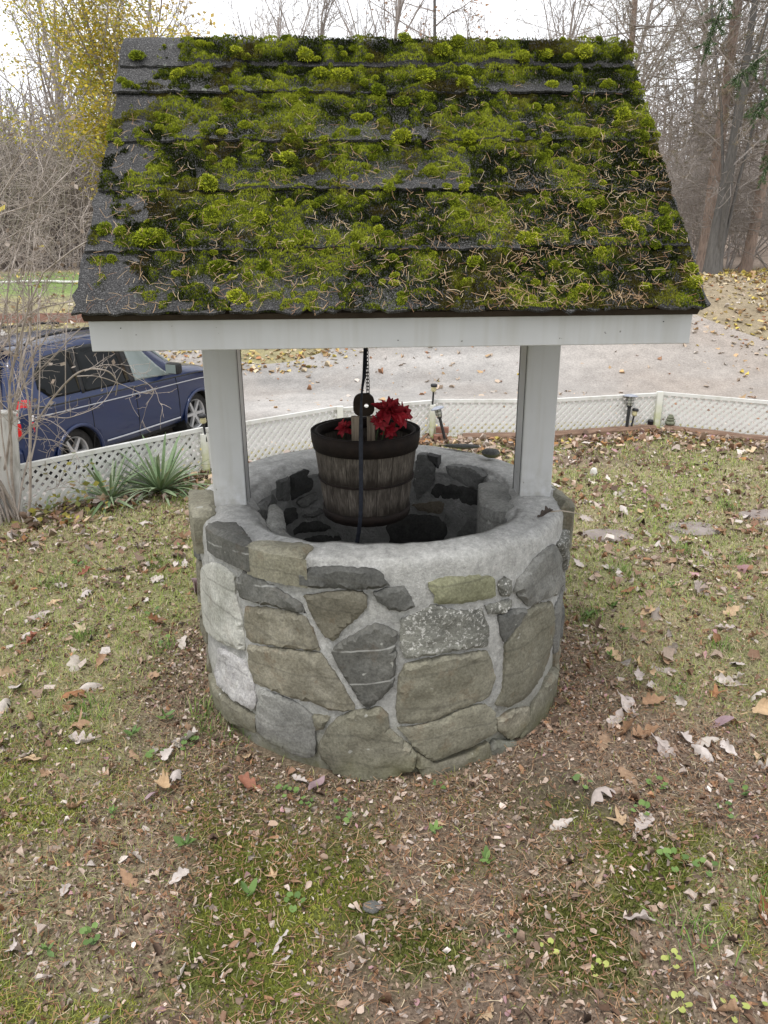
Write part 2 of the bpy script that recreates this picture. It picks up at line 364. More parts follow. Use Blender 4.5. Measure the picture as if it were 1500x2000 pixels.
IM = {k: stone_mat('inner_stone_'+k, s) for k, s in (('gray', [(.3, (.11, .11, .105)), (.7, (.19, .19, .18))]), ('dark', [(.3, (.035, .035, .034)), (.7, (.07, .07, .066))]), ('brown', [(.3, (.10, .085, .065)), (.7, (.15, .13, .10))]))}  # darker copies of the wall stones, shaft shade painted in

def resample(poly, step, jit, r):
    P = [np.array(p) for p in poly]; n = len(P); Q = []
    for i in range(n):                                                # one corner cut, then even steps
        a, b_ = P[i], P[(i+1) % n]; Q += [a*.93+b_*.07, a*.07+b_*.93]
    out = []
    for i in range(len(Q)):
        a, b_ = Q[i], Q[(i+1) % len(Q)]; l = np.linalg.norm(b_-a); k = max(1, int(l/step))
        for j in range(k): out.append(a+(b_-a)*j/k+r.normal(0, jit, 2))
    return np.array(out)
def seg_dist(p, poly):
    a = poly; b_ = np.roll(poly, -1, 0); d = b_-a; L2 = (d*d).sum(1)+1e-12
    t = np.clip(((p[:, None]-a[None])*d[None]).sum(2)/L2[None], 0, 1)
    q = a[None]+t[..., None]*d[None]; return np.sqrt(((p[:, None]-q)**2).sum(2)).min(1)
def inside(p, poly):
    x, y = p[:, 0:1], p[:, 1:2]; a = poly; b_ = np.roll(poly, -1, 0)
    c = ((a[None, :, 1] > y) != (b_[None, :, 1] > y)) & (x < (b_[None, :, 0]-a[None, :, 0])*(y-a[None, :, 1])/(b_[None, :, 1]-a[None, :, 1]+1e-12)+a[None, :, 0])
    return c.sum(1) % 2 == 1
def stone_mesh(name, poly, S, proud, seed, grid=.0125, edge=.0045, rough=.010, depth=.035, facets=3):
    r = np.random.default_rng(seed); pc = np.mean(np.array(poly), 0); poly = [tuple(pc+(np.array(p)-pc)*(1+.004/max(np.linalg.norm(np.array(p)-pc), .02))) for p in poly]
    B = resample(poly, .010, .0015, r); nb = len(B)
    lo, hi = B.min(0), B.max(0); ux, uy = np.meshgrid(np.arange(lo[0], hi[0], grid), np.arange(lo[1], hi[1], grid))
    I = np.stack([ux.ravel(), uy.ravel()], 1)+r.normal(0, grid*.22, (ux.size, 2)); I = I[inside(I, B)]
    if len(I): I = I[seg_dist(I, B) > .0048]
    A = np.concatenate([B, I]) if len(I) else B
    vs, es, fs, *_ = delaunay_2d_cdt([Vector(p) for p in A], [(i, (i+1) % nb) for i in range(nb)], [], 1, 1e-6)
    A = np.array([(v[0], v[1]) for v in vs]); dist = seg_dist(A, B); dist[:nb] = 0
    k = np.clip(dist/edge, 0, 1); h = -.001+proud*(1-(1-k)**2.2)
    tx, ty = r.normal(0, .022, 2); ctr = A.mean(0)
    ridge = np.abs(fbm(A[:, 0]*9, A[:, 1]*9, seed % 50, 3)-.5)*2
    h = h+k*((A-ctr)@np.array([tx, ty])+rough*((fbm(A[:, 0]*22, A[:, 1]*22, seed % 40+3, 4)-.5)*1.6+.5*np.abs(fbm(A[:, 0]*45, A[:, 1]*20, seed % 30+9, 3)-.5))-rough*(ridge-.3)*.9)
    ext = np.abs(A-ctr).max(0).mean()
    for q_ in range(facets):
        an = r.uniform(0, 6.28); dd = (A-ctr)@np.array([math.cos(an), math.sin(an)]); lim = ext*r.uniform(.25, .75)
        h = h-np.clip(dd-lim+.012*(fbm(A[:, 0]*30, A[:, 1]*30, q_+seed % 20, 2)-.5), 0, 1)*r.uniform(.05, .16)*k
    h = np.where(k > .6, np.maximum(h, .004), h)
    V = [S(a[0], a[1], hh) for a, hh in zip(A, h)]; F = [tuple(f) for f in fs]; n0 = len(V)
    V += [S(a[0], a[1], -depth) for a in A[:nb]]
    F += [(i, n0+i, n0+(i+1) % nb, (i+1) % nb) for i in range(nb)]
    me = mesh(name, V, F)
    bm = bmesh.new(); bm.from_mesh(me); bmesh.ops.recalc_face_normals(bm, faces=bm.faces); bm.to_mesh(me); bm.free()
    me.polygons.foreach_set('use_smooth', np.ones(len(me.polygons), bool)); me.set_sharp_from_angle(angle=math.radians(32)); return me

# ring of mortar -----------------------------------------------------------------------------------
m_mortar, t, b = _new('mortar'); v = vec_of(t)
n1 = noise_node(t, v, 150, 5, .8); n2 = noise_node(t, v, 11, 5, .65); n3 = noise_node(t, v, 45, 4, .7); n4 = noise_node(t, v, 4, 3)
c = ramp(t, n2, [(.3, (.39, .386, .366)), (.55, (.50, .496, .476)), (.75, (.58, .576, .556))])
c = mixc(t, 1.0, c, ramp(t, n1, [(.25, .42), (.42, .9), (.55, 1.0), (.75, 1.4)]), 'MULTIPLY'); c = mixc(t, 1.0, c, ramp(t, n3, [(.3, .72), (.7, 1.2)]), 'MULTIPLY')
sp = t.nodes.new('ShaderNodeSeparateXYZ'); t.links.new(v, sp.inputs['Vector'])
zz = t.nodes.new('ShaderNodeMath'); zz.operation = 'MULTIPLY_ADD'; zz.use_clamp = True; zz.inputs[1].default_value = -4.0; zz.inputs[2].default_value = .95; t.links.new(sp.outputs['Z'], zz.inputs[0])
al = t.nodes.new('ShaderNodeMath'); al.operation = 'MULTIPLY'; al.use_clamp = True; t.links.new(zz.outputs[0], al.inputs[0]); t.links.new(ramp(t, n2, [(.3, .35), (.6, 1.0)]), al.inputs[1])
c = mixc(t, al.outputs[0], c, (.165, .16, .085))
t.links.new(c, b.inputs['Base Color']); b.inputs['Roughness'].default_value = .92; b.inputs['Specular IOR Level'].default_value = .15
bump(t, b, mixc(t, .35, n1, n3), .9, .010)
NT = 240
def rin(th): return RI/((abs(math.sin(th))**2.7+abs(math.cos(th))**2.7)**(1/2.7))
V = []; rows = 0
for i in range(NT):
    th = 2*math.pi*i/NT; so, co = math.sin(th), -math.cos(th)
    prof = []
    ztop = ZT+.005*math.sin(2*th+.6)+.003*math.sin(5*th)
    for z in np.linspace(-.06, .625, 23): prof.append((0, RO-.008-.010*float(smooth(.2, .0, z)), z))
    for a in np.linspace(.15, 1, 6): prof.append((0, RO-.008-.036*(1-math.cos(a*math.pi/2)), ztop-.04*(1-math.sin(a*math.pi/2))**1.15))
    for u in (.2, .4, .6, .8): prof.append((1, u, ztop+.006*math.sin(u*3.1)))
    for a in np.linspace(.0, 1, 4): prof.append((2, .03*(1-math.sin(a*math.pi/2))*-1+.0, ztop-.004-.03*(1-math.cos(a*math.pi/2))))
    for z in np.linspace(.62, -.02, 14): prof.append((2, 0, z))
    rows = len(prof)
    ri = rin(th)+.012*math.sin(3*th+1)+.010*math.sin(7*th)
    pin = (ICX+so*ri, ICY+co*ri); rim = RO-.046; pout = (CX+so*rim, CY+co*rim)
    for j, (k, a, z) in enumerate(prof):
        arc = th*RO; nz = (float(fbm(arc*14+50, z*14, 5, 3))-.5)
        if k == 0: R_ = a+nz*.020*(1 if z > .02 else .3); V.append((CX+so*R_, CY+co*R_, z))
        elif k == 1:
            x = pout[0]+(pin[0]-pout[0])*a; y = pout[1]+(pin[1]-pout[1])*a; V.append((x, y, z+(float(fbm(x*14, y*14, 6, 3))-.5)*.013))
        else: R_ = ri-a+nz*.03; V.append((ICX+so*R_, ICY+co*R_, z+(float(fbm(arc*20, 3.3, 9, 3))-.5)*.010*(1 if z > .6 else 0)))
F = [(i*rows+j, ((i+1) % NT)*rows+j, ((i+1) % NT)*rows+j+1, i*rows+j+1) for i in range(NT) for j in range(rows-1)]
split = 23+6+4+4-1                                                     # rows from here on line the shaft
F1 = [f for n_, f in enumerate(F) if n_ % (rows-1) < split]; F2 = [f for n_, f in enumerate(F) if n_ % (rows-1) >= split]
wall = obj('stone_wall', mesh('stone_wall', V, F1, None, True), m_mortar, well)
m_shaded = simple('shaded_mortar', [(.3, (.17, .17, .163)), (.55, (.25, .25, .24)), (.75, (.34, .338, .325))], 16, .9, .9, 90, dist=.012)  # shade inside the shaft put into the colour: a darker mortar
obj('shaft_lining', mesh('shaft_lining', V, F2, None, True), m_shaded, well)
mb = MB(); mb.lathe([(.001, .012), (.25, .02), (.5, .012), (.5, -.05), (.001, -.05)], 40)
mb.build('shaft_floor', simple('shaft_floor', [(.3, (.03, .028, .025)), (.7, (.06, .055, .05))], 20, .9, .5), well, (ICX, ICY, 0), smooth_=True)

STONES=[
('pale',[(-0.725,0.51),(-0.608,0.573),(-0.533,0.592),(-0.478,0.573),(-0.478,0.52),(-0.452,0.44),(-0.45,0.341),(-0.494,0.333),(-0.675,0.295),(-0.821,0.259),(-0.822,0.36)]),
('white',[(-0.615,0.28),(-0.529,0.3),(-0.452,0.294),(-0.423,0.249),(-0.419,0.165),(-0.438,0.139),(-0.512,0.138),(-0.611,0.138),(-0.651,0.172)]),
('vein',[(-0.455,0.571),(-0.42,0.603),(-0.361,0.601),(-0.305,0.581),(-0.262,0.565),(-0.228,0.55),(-0.215,0.523),(-0.247,0.52),(-0.328,0.525),(-0.389,0.517),(-0.444,0.514),(-0.457,0.536)]),
('brown',[(-0.425,0.492),(-0.329,0.512),(-0.247,0.515),(-0.218,0.508),(-0.199,0.471),(-0.181,0.411),(-0.21,0.407),(-0.271,0.405),(-0.337,0.396),(-0.413,0.382),(-0.435,0.392),(-0.439,0.445)]),
('brown',[(-0.426,0.366),(-0.338,0.384),(-0.271,0.392),(-0.177,0.402),(-0.154,0.366),(-0.116,0.309),(-0.083,0.249),(-0.079,0.231),(-0.119,0.223),(-0.163,0.226),(-0.217,0.243),(-0.252,0.239),(-0.348,0.243),(-0.414,0.243),(-0.424,0.286),(-0.432,0.338)]),
('gray',[(-0.393,0.223),(-0.328,0.231),(-0.281,0.227),(-0.245,0.213),(-0.211,0.189),(-0.204,0.139),(-0.208,0.052),(-0.244,0.037),(-0.291,0.043),(-0.362,0.051),(-0.418,0.067),(-0.42,0.116),(-0.403,0.171)]),
('brown',[(-0.215,0.575),(-0.147,0.591),(-0.087,0.599),(-0.053,0.599),(-0.039,0.585),(-0.043,0.552),(-0.073,0.518),(-0.104,0.491),(-0.12,0.46),(-0.136,0.451),(-0.159,0.46),(-0.178,0.491),(-0.197,0.53)]),
('vein',[(-0.141,0.411),(-0.105,0.449),(-0.059,0.481),(-0.018,0.505),(0.015,0.493),(0.04,0.477),(0.039,0.418),(0.034,0.314),(-0.001,0.275),(-0.04,0.235),(-0.059,0.26),(-0.093,0.32),(-0.115,0.362)]),
('olive',[(-0.127,0.199),(-0.079,0.224),(-0.001,0.234),(0.018,0.207),(0.018,0.17),(0.045,0.141),(0.085,0.1),(0.1,0.07),(0.095,0.027),(0.013,-0.003),(-0.084,-0.009),(-0.141,0.008),(-0.182,0.048),(-0.189,0.095),(-0.162,0.152)]),
('dark',[(-0.019,0.597),(0.016,0.611),(0.06,0.614),(0.078,0.586),(0.091,0.555),(0.052,0.545),(0.023,0.552),(-0.003,0.573)]),
('green',[(0.132,0.618),(0.18,0.628),(0.245,0.623),(0.316,0.61),(0.335,0.594),(0.34,0.547),(0.319,0.542),(0.247,0.551),(0.166,0.553),(0.154,0.558),(0.15,0.583)]),
('rough',[(0.357,0.585),(0.375,0.588),(0.399,0.577),(0.406,0.541),(0.395,0.53),(0.368,0.539),(0.357,0.559)]),
('gray',[(0.505,0.61),(0.565,0.625),(0.638,0.613),(0.689,0.572),(0.711,0.498),(0.756,0.441),(0.664,0.433),(0.571,0.462),(0.492,0.465),(0.456,0.5),(0.423,0.536),(0.431,0.572),(0.467,0.587)]),
('rough',[(0.056,0.518),(0.097,0.532),(0.146,0.552),(0.178,0.538),(0.231,0.521),(0.292,0.516),(0.313,0.468),(0.324,0.439),(0.317,0.389),(0.235,0.405),(0.169,0.404),(0.068,0.397),(0.059,0.425)]),
('olive',[(0.068,0.373),(0.122,0.385),(0.202,0.386),(0.289,0.379),(0.318,0.372),(0.34,0.328),(0.353,0.269),(0.335,0.219),(0.287,0.211),(0.215,0.208),(0.173,0.191),(0.108,0.183),(0.049,0.187),(0.045,0.251),(0.051,0.331)]),
('olive',[(0.045,0.171),(0.108,0.172),(0.173,0.18),(0.251,0.199),(0.317,0.197),(0.36,0.154),(0.373,0.081),(0.333,0.072),(0.274,0.063),(0.211,0.056),(0.151,0.047),(0.101,0.093),(0.069,0.148)]),
('dark',[(0.36,0.477),(0.416,0.478),(0.476,0.463),(0.461,0.435),(0.421,0.409),(0.387,0.385),(0.37,0.426)]),
('olive',[(0.467,0.447),(0.522,0.458),(0.64,0.422),(0.665,0.326),(0.668,0.226),(0.594,0.174),(0.51,0.147),(0.422,0.152),(0.369,0.179),(0.394,0.216),(0.4,0.298),(0.395,0.373),(0.431,0.424)]),
('brown',[(0.378,0.117),(0.442,0.129),(0.531,0.096),(0.529,0.047),(0.479,0.017),(0.438,0.027),(0.386,0.075)]),
('olive',[(0.544,0.059),(0.566,0.098),(0.675,0.131),(0.827,0.087),(0.82,0.019),(0.82,-0.03),(0.72,-0.03),(0.582,-0.024),(0.504,-0.017),(0.491,0.005),(0.514,0.034)]),
('gray',[(0.371,0.047),(0.481,-0.005),(0.573,-0.03),(0.552,-0.03),(0.447,-0.03),(0.377,-0.03),(0.357,0.013)]),
('brown',[(0.109,0.078),(0.164,0.032),(0.247,0.038),(0.344,0.051),(0.365,-0.03),(0.258,-0.025),(0.127,-0.007),(0.103,0.029)]),
('rough',[(0.666,0.603),(0.795,0.615),(0.824,0.643),(0.82,0.475),(0.822,0.413),(0.826,0.43),(0.726,0.548)]),
('gray',[(0.828,0.378),(0.823,0.393),(0.821,0.252),(0.824,0.155),(0.729,0.194),(0.686,0.317),(0.695,0.381)]),
('olive',[(-0.823,0.076),(-0.642,0.101),(-0.521,0.123),(-0.428,0.117),(-0.431,0.056),(-0.532,0.042),(-0.695,0.012),(-0.822,-0.0)]),
('rough',[(0.311,0.523),(0.402,0.515),(0.407,0.494),(0.372,0.482),(0.321,0.494)]),
('olive',[(-0.207,0.19),(-0.153,0.199),(-0.177,0.154),(-0.201,0.144)]),
('dark',[(-0.242,0.636),(-0.191,0.661),(-0.1,0.668),(-0.009,0.663),(0.022,0.617),(-0.028,0.612),(-0.131,0.61),(-0.226,0.601)]),
]
INNER=[
('gray',[(-0.43,0.678),(-0.361,0.673),(-0.364,0.585),(-0.424,0.599),(-0.447,0.625)]),
('dark',[(-0.35,0.676),(-0.278,0.681),(-0.258,0.629),(-0.268,0.6),(-0.352,0.58)]),
('gray',[(-0.325,0.567),(-0.243,0.591),(-0.24,0.555),(-0.299,0.535)]),
('dark',[(-0.428,0.559),(-0.398,0.561),(-0.336,0.545),(-0.329,0.506),(-0.381,0.496),(-0.413,0.52)]),
('gray',[(-0.309,0.504),(-0.232,0.534),(-0.221,0.492),(-0.273,0.49)]),
('dark',[(-0.346,0.463),(-0.301,0.481),(-0.108,0.448),(-0.077,0.428),(-0.116,0.415),(-0.24,0.429),(-0.342,0.442)]),
('dark',[(-0.334,0.412),(-0.224,0.406),(-0.173,0.41),(-0.121,0.396),(-0.141,0.374),(-0.199,0.373),(-0.26,0.371)]),
('dark',[(-0.053,0.417),(0.017,0.446),(0.102,0.475),(0.215,0.478),(0.232,0.422),(0.221,0.382),(0.079,0.346),(-0.015,0.348)]),
('dark',[(0.176,0.573),(0.196,0.609),(0.309,0.615),(0.386,0.616),(0.388,0.574),(0.311,0.549),(0.197,0.553)]),
('brown',[(0.109,0.52),(0.226,0.544),(0.238,0.522),(0.211,0.489),(0.133,0.496)]),
('gray',[(0.236,0.518),(0.291,0.541),(0.311,0.498),(0.242,0.442),(0.217,0.468)]),
('gray',[(0.317,0.497),(0.388,0.509),(0.391,0.457),(0.26,0.404)]),
('gray',[(0.228,0.684),(0.325,0.69),(0.373,0.677),(0.355,0.618),(0.29,0.626),(0.237,0.653)]),
('dark',[(0.158,0.718),(0.193,0.714),(0.197,0.672)]),
('gray',[(0.123,0.716),(0.151,0.717),(0.187,0.669),(0.18,0.613),(0.125,0.535),(0.113,0.606)]),
('gray',[(-0.069,0.426),(-0.055,0.417),(-0.007,0.348),(-0.109,0.351)]),
]
CAPS=[
('vein',0.075,[(-0.548,2.101),(-0.524,2.158),(-0.438,2.156),(-0.366,1.994),(-0.409,1.947),(-0.414,1.916),(-0.459,1.954),(-0.531,2.042)]),
('olive',0.085,[(-0.415,1.92),(-0.375,1.992),(-0.308,2.005),(-0.237,1.99),(-0.195,1.965),(-0.221,1.902),(-0.241,1.83),(-0.238,1.79),(-0.299,1.827),(-0.358,1.864)]),
('olive',0.12,[(-0.662,2.481),(-0.601,2.474),(-0.57,2.453),(-0.525,2.242),(-0.537,2.215),(-0.585,2.206),(-0.623,2.334)]),
('gray',0.16,[(0.33,2.562),(0.399,2.609),(0.441,2.482),(0.442,2.348),(0.422,2.282),(0.357,2.283),(0.313,2.342)]),
('olive',0.14,[(0.574,2.495),(0.593,2.435),(0.607,2.337),(0.6,2.279),(0.559,2.279),(0.556,2.379)]),
('gray',0.2,[(-0.372,2.356),(-0.354,2.367),(-0.324,2.296),(-0.295,2.153),(-0.326,2.142),(-0.355,2.166),(-0.365,2.277)]),
('gray',0.1,[(-0.352,2.143),(-0.31,2.149),(-0.274,2.081),(-0.276,2.059),(-0.322,2.086)]),
]
def S_out(u, w, h):
    th = u/.628; R_ = RO+h; return (CX+math.sin(th)*R_, CY-math.cos(th)*R_, w)
def S_in(u, w, h):
    th = math.pi-u/.40; R_ = rin(th)+.004-h; return (ICX+math.sin(th)*R_, ICY-math.cos(th)*R_, w)
for i, (k, q) in enumerate(STONES):
    big = abs(q[0][0]-q[len(q)//2][0]) > .12
    obj('stone', stone_mesh('stone', q, S_out, .0055+.005*((i*37) % 5)/4+(.012 if k == 'olive' and i == 8 else 0), 100+i, rough=.016 if k in ('rough', 'white') else (.010 if big else .006)), SM[k], wall)
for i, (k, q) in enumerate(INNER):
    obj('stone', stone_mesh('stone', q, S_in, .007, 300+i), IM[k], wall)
r2 = np.random.default_rng(77)                                       # the far side and the rest of the shaft, same masonry
def fill(u0, u1, v0, v1, S, mats, seed, avoid=None):
    r = np.random.default_rng(seed); v = v0; n = 0
    while v < v1-.04:
        hgt = min(r.uniform(.10, .19), v1-v); u = u0
        while u < u1-.03:
            w = r.uniform(.13, .27); w = min(w, u1-u); g = .012
            j = lambda: r.normal(0, .012)
            q = [(u+g+j(), v+g+j()*.6), (u+w*.5+j(), v+g*.4+j()*.6), (u+w-g+j(), v+g+j()*.6), (u+w-g*.5+j(), v+hgt*.5), (u+w-g+j(), v+hgt-g+j()*.6), (u+w*.5+j(), v+hgt-g*.4), (u+g+j(), v+hgt-g+j()*.6), (u+g*.6, v+hgt*.5)]
            obj('stone', stone_mesh('stone', q, S, .014, seed*50+n, .03), mats[int(r.integers(len(mats)))], wall); n += 1; u += w
        v += hgt
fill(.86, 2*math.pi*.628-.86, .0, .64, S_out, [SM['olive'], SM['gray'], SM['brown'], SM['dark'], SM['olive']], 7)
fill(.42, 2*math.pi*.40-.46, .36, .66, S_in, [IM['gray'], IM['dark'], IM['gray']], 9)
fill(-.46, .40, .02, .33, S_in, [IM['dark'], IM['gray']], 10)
def slab(q, hgt, top, seed, name='cap_stone'):
    r = np.random.default_rng(seed)
    S = lambda u, w, h: (u-WX, w-WY, top+h)
    return stone_mesh(name, q, S, .010, seed, .018, .012, .008, hgt)
for i, (k, hgt, q) in enumerate(CAPS):
    lim = .632 if i < 2 else .655; q2 = []
    for (x_, y_) in q:                                                   # keep the blocks flush with the wall face
        dx_, dy_ = x_+.01, y_-2.48; dd_ = math.hypot(dx_, dy_); f_ = min(1, lim/dd_); q2.append((-.01+dx_*f_, 2.48+dy_*f_))
    q = q2
    obj('cap_stone', slab(q, hgt, ZT+(.001 if k != 'gray' else -.012), 500+i), SM[k], wall)

# posts ----------------------------------------------------------------------------------------------
m_white, t, b = _new('white_trim'); v = vec_of(t)
n1 = noise_node(t, v, 5, 4); n2 = noise_node(t, v, 60, 2, .5); n3 = noise_node(t, vec_of(t, 'Object', (30, 30, 2.0)), 1.0, 3)
c = ramp(t, n1, [(.3, (.53, .535, .54)), (.7, (.60, .605, .61))])
c = mixc(t, ramp(t, n2, [(.755, 0.0), (.775, .75)]), c, (.12, .11, .10))
c = mixc(t, ramp(t, n3, [(.50, 0.0), (.75, .30)]), c, (.38, .36, .30))
sp = t.nodes.new('ShaderNodeSeparateXYZ'); t.links.new(v, sp.inputs['Vector']); gm = t.nodes.new('ShaderNodeMapRange'); gm.inputs['From Min'].default_value = .82; gm.inputs['From Max'].default_value = .66; t.links.new(sp.outputs['Z'], gm.inputs['Value'])
gn = t.nodes.new('ShaderNodeMath'); gn.operation = 'MULTIPLY'; gn.use_clamp = True; t.links.new(gm.outputs['Result'], gn.inputs[0]); t.links.new(ramp(t, noise_node(t, v, 22, 4, .7), [(.38, 0.0), (.7, .75)]), gn.inputs[1])
c = mixc(t, gn.outputs[0], c, (.22, .21, .15))                          # rain splashed dirt at the foot of the posts
t.links.new(c, b.inputs['Base Color']); b.inputs['Roughness'].default_value = .42; b.inputs['Specular IOR Level'].default_value = .4
m_seam = simple('dark_seam', [(.3, (.03, .03, .03)), (.7, (.07, .065, .06))], 30, .8)
PW, PS = .1019, .985
for sgn in (-1, 1):
    px = sgn*PS/2; M = Matrix.Rotation(PSI, 4, 'Z') @ Matrix.Translation((px, 0, 0)); lean = .0
    mb = MB(); mb.box(-PW/2, PW/2, -PW/2, PW/2, .672 if sgn < 0 else .676, 1.50)
    p = mb.build('post', m_white, well, bevel=.003); p.matrix_local = M
    mb = MB()                                                         # folded edge of the wrap along the inner side
    xi = -sgn*(PW/2); mb.box(xi-.0012, xi+.0012, -PW/2+.010, -PW/2+.0125, .70, 1.42); mb.box(xi-.0012, xi+.0012, PW/2-.004, PW/2+.0008, .68, 1.42)
    mb.build('seam', m_seam, p)
beam = MB(); beam.box(-.60, .60, -.025, .025, 1.42, 1.50); beam = beam.build('crossbeam', m_white, well, bevel=.003); beam.rotation_euler = (0, 0, PSI)

# roof -----------------------------------------------------------------------------------------------
roof = empty('roof', (0, 0, 0), PSI, well)
RIDGE, EAVE, RUN, HL = 1.990, 1.3351, .6856, .6809
kz = (RIDGE-EAVE); SL = math.hypot(RUN, kz); ROX = -.003
def RP(x, t, h, side=1):
    ny, nz_ = -kz/SL*side, RUN/SL
    return (x+ROX, -RUN*t*side+ny*h, RIDGE-kz*t+nz_*h)
m_sh, t, b = _new('asphalt_shingle'); v = vec_of(t); oi = t.nodes.new('ShaderNodeObjectInfo')
g = noise_node(t, v, 330, 2, .9); g2 = noise_node(t, v, 120, 3, .8); bgn = noise_node(t, v, 9, 4, .6); lic = noise_node(t, v, 17, 3, .55)
c = ramp(t, g, [(.30, (.024, .024, .025)), (.46, (.064, .063, .064)), (.58, (.115, .112, .11)), (.72, (.40, .39, .39))])
c = mixc(t, 1.0, c, ramp(t, bgn, [(.3, .72), (.7, 1.15)]), 'MULTIPLY'); c = mixc(t, 1.0, c, ramp(t, oi.outputs['Random'], [(0, .82), (1, 1.2)]), 'MULTIPLY')
c = mixc(t, 1.0, c, ramp(t, g2, [(.3, .7), (.7, 1.2)]), 'MULTIPLY')
c = mixc(t, ramp(t, lic, [(.70, 0.0), (.735, .6)]), c, (.36, .40, .32))
t.links.new(c, b.inputs['Base Color']); b.inputs['Roughness'].default_value = .9; b.inputs['Specular IOR Level'].default_value = .25; bump(t, b, g, 1.0, .006)
m_deck = simple('roof_board', [(.3, (.030, .022, .017)), (.7, (.06, .045, .035))], 20, .85, .4)
def shingle_mesh(x0, x1, t0, t1, h0, h1, side, seed, thick=.0065, ragged=.0025, free=(False, False)):
    r = np.random.default_rng(seed); nx_ = max(4, int((x1-x0)/.018)); nt_ = max(4, int((t1-t0)*SL/.025)); V = []; n = (nx_+1)*(nt_+1)
    sag = r.normal(0, .0012); ex = [r.normal(0, ragged, nt_+1), r.normal(0, ragged, nt_+1)]; et = r.normal(0, ragged, nx_+1)/SL
    warp = r.random()*40
    for lay in (0, 1):
        for j in range(nt_+1):
            for i in range(nx_+1):
                u = i/nx_; w = j/nt_; x = x0+(x1-x0)*u; tt = t0+(t1-t0)*w
                if i == 0: x += ex[0][j]
                if i == nx_: x += ex[1][j]
                if j == nt_: tt += et[i]+sag*math.sin(u*3.1)/SL
                h = h0+(h1-h0)*w+(float(vnoise(x*9+warp, tt*6, 3))-.5)*.003*w
                V.append(RP(x, tt, h-(thick if lay else 0), side))
    q = lambda i, j, l=0: l*n+j*(nx_+1)+i
    F = []
    for j in range(nt_):
        for i in range(nx_):
            F.append((q(i, j), q(i, j+1), q(i+1, j+1), q(i+1, j))); F.append((q(i, j, 1), q(i+1, j, 1), q(i+1, j+1, 1), q(i, j+1, 1)))
    for i in range(nx_): F += [(q(i, nt_), q(i, nt_, 1), q(i+1, nt_, 1), q(i+1, nt_)), (q(i, 0), q(i+1, 0), q(i+1, 0, 1), q(i, 0, 1))]
    for j in range(nt_): F += [(q(0, j), q(0, j, 1), q(0, j+1, 1), q(0, j+1)), (q(nx_, j), q(nx_, j+1), q(nx_, j+1, 1), q(nx_, j, 1))]
    if side < 0: F = [f[::-1] for f in F]
    return mesh('shingle', V, F)
COURSE = [.125, .237, .43, .612, .806, 1.0]
for side in (1, -1):
    mb = MB(); T0, T1 = .03, .986
    V = [RP(x, tt, h, side) for h in (-.004, -.022) for x, tt in ((-HL+.004, T0), (HL-.004, T0), (HL-.004, T1), (-HL+.004, T1))]
    mb.add(V, [(0, 1, 2, 3), (7, 6, 5, 4), (0, 4, 5, 1), (1, 5, 6, 2), (2, 6, 7, 3), (3, 7, 4, 0)]); mb.build('roof_deck', m_deck, roof)
    for ci in range(1, 6):
        t1 = COURSE[ci]; t0 = max(COURSE[ci-1]-.05, .01); r = np.random.default_rng(40*ci+side+3)
        xl = -HL-(.010 if ci == 5 else r.normal(.002, .003)); xr = HL+(.010 if ci == 5 else r.normal(.002, .003))
        if side > 0: cuts = {1: [-.40, -.08, .22, .50], 2: [-.55, -.24, .10, .38], 3: [-.46, -.12, .20, .52], 4: [-.30, .02, .29, .56], 5: [-.36, -.10, .19, .45]}[ci]
        else: cuts = list(np.sort(r.uniform(-.55, .55, 3)))
        xs = [xl]+cuts+[xr]
        for a_, b_ in zip(xs[:-1], xs[1:]):
            lift = .018+r.normal(0, .0015); tt = t1+r.normal(0, .002)
            obj('shingle', shingle_mesh(a_+.0018, b_-.0018, t0, tt, .005, lift, side, int(r.integers(1e6)), ragged=.004 if ci == 5 else .0022), m_sh, roof)
# ridge caps, bent over the ridge
capx = [-HL+.014, -.43, -.24, .01, .27, .49, HL-.010]
for i in range(6):
    a_, b_ = capx[i]-.01, capx[i+1]+.03 if i < 5 else capx[i+1]; hh = .015+.004*((i+1) % 2); r = np.random.default_rng(900+i)
    V = []; nxx = 14; prof = [(-.125, .012), (-.09, .016), (-.05, .017), (-.02, .013), (0, .006), (.02, .013), (.05, .017), (.09, .016), (.125, .012)]
    w = [r.normal(0, .004) for _ in range(nxx+1)]; w2 = [r.normal(0, .004) for _ in range(nxx+1)]
    for lay in (0, .006):
        for tt, h in prof:
            for q in range(nxx+1):
                x = a_+(b_-a_)*q/nxx+(r.normal(0, .002) if q in (0, nxx) else 0); T = abs(tt)
                if T > .12: T += (w if tt < 0 else w2)[q]+.004
                V.append(RP(x, T, h+hh-.013-lay+(float(vnoise(x*20, tt*20, 7))-.5)*.005, -1 if tt < 0 else 1))
    n = 9*(nxx+1); q = lambda i_, j_, l=0: l*n+j_*(nxx+1)+i_; F = []
    for j_ in range(8):
        for i_ in range(nxx): F += [(q(i_, j_), q(i_, j_+1), q(i_+1, j_+1), q(i_+1, j_)), (q(i_, j_, 1), q(i_+1, j_, 1), q(i_+1, j_+1, 1), q(i_, j_+1, 1))]
    for i_ in range(nxx): F += [(q(i_, 8), q(i_, 8, 1), q(i_+1, 8, 1), q(i_+1, 8)), (q(i_, 0), q(i_+1, 0), q(i_+1, 0, 1), q(i_, 0, 1))]
    for j_ in range(8): F += [(q(0, j_), q(0, j_, 1), q(0, j_+1, 1), q(0, j_+1)), (q(nxx, j_), q(nxx, j_+1), q(nxx, j_+1, 1), q(nxx, j_, 1))]
    obj('ridge_cap', mesh('ridge_cap', V, F), m_sh, roof)
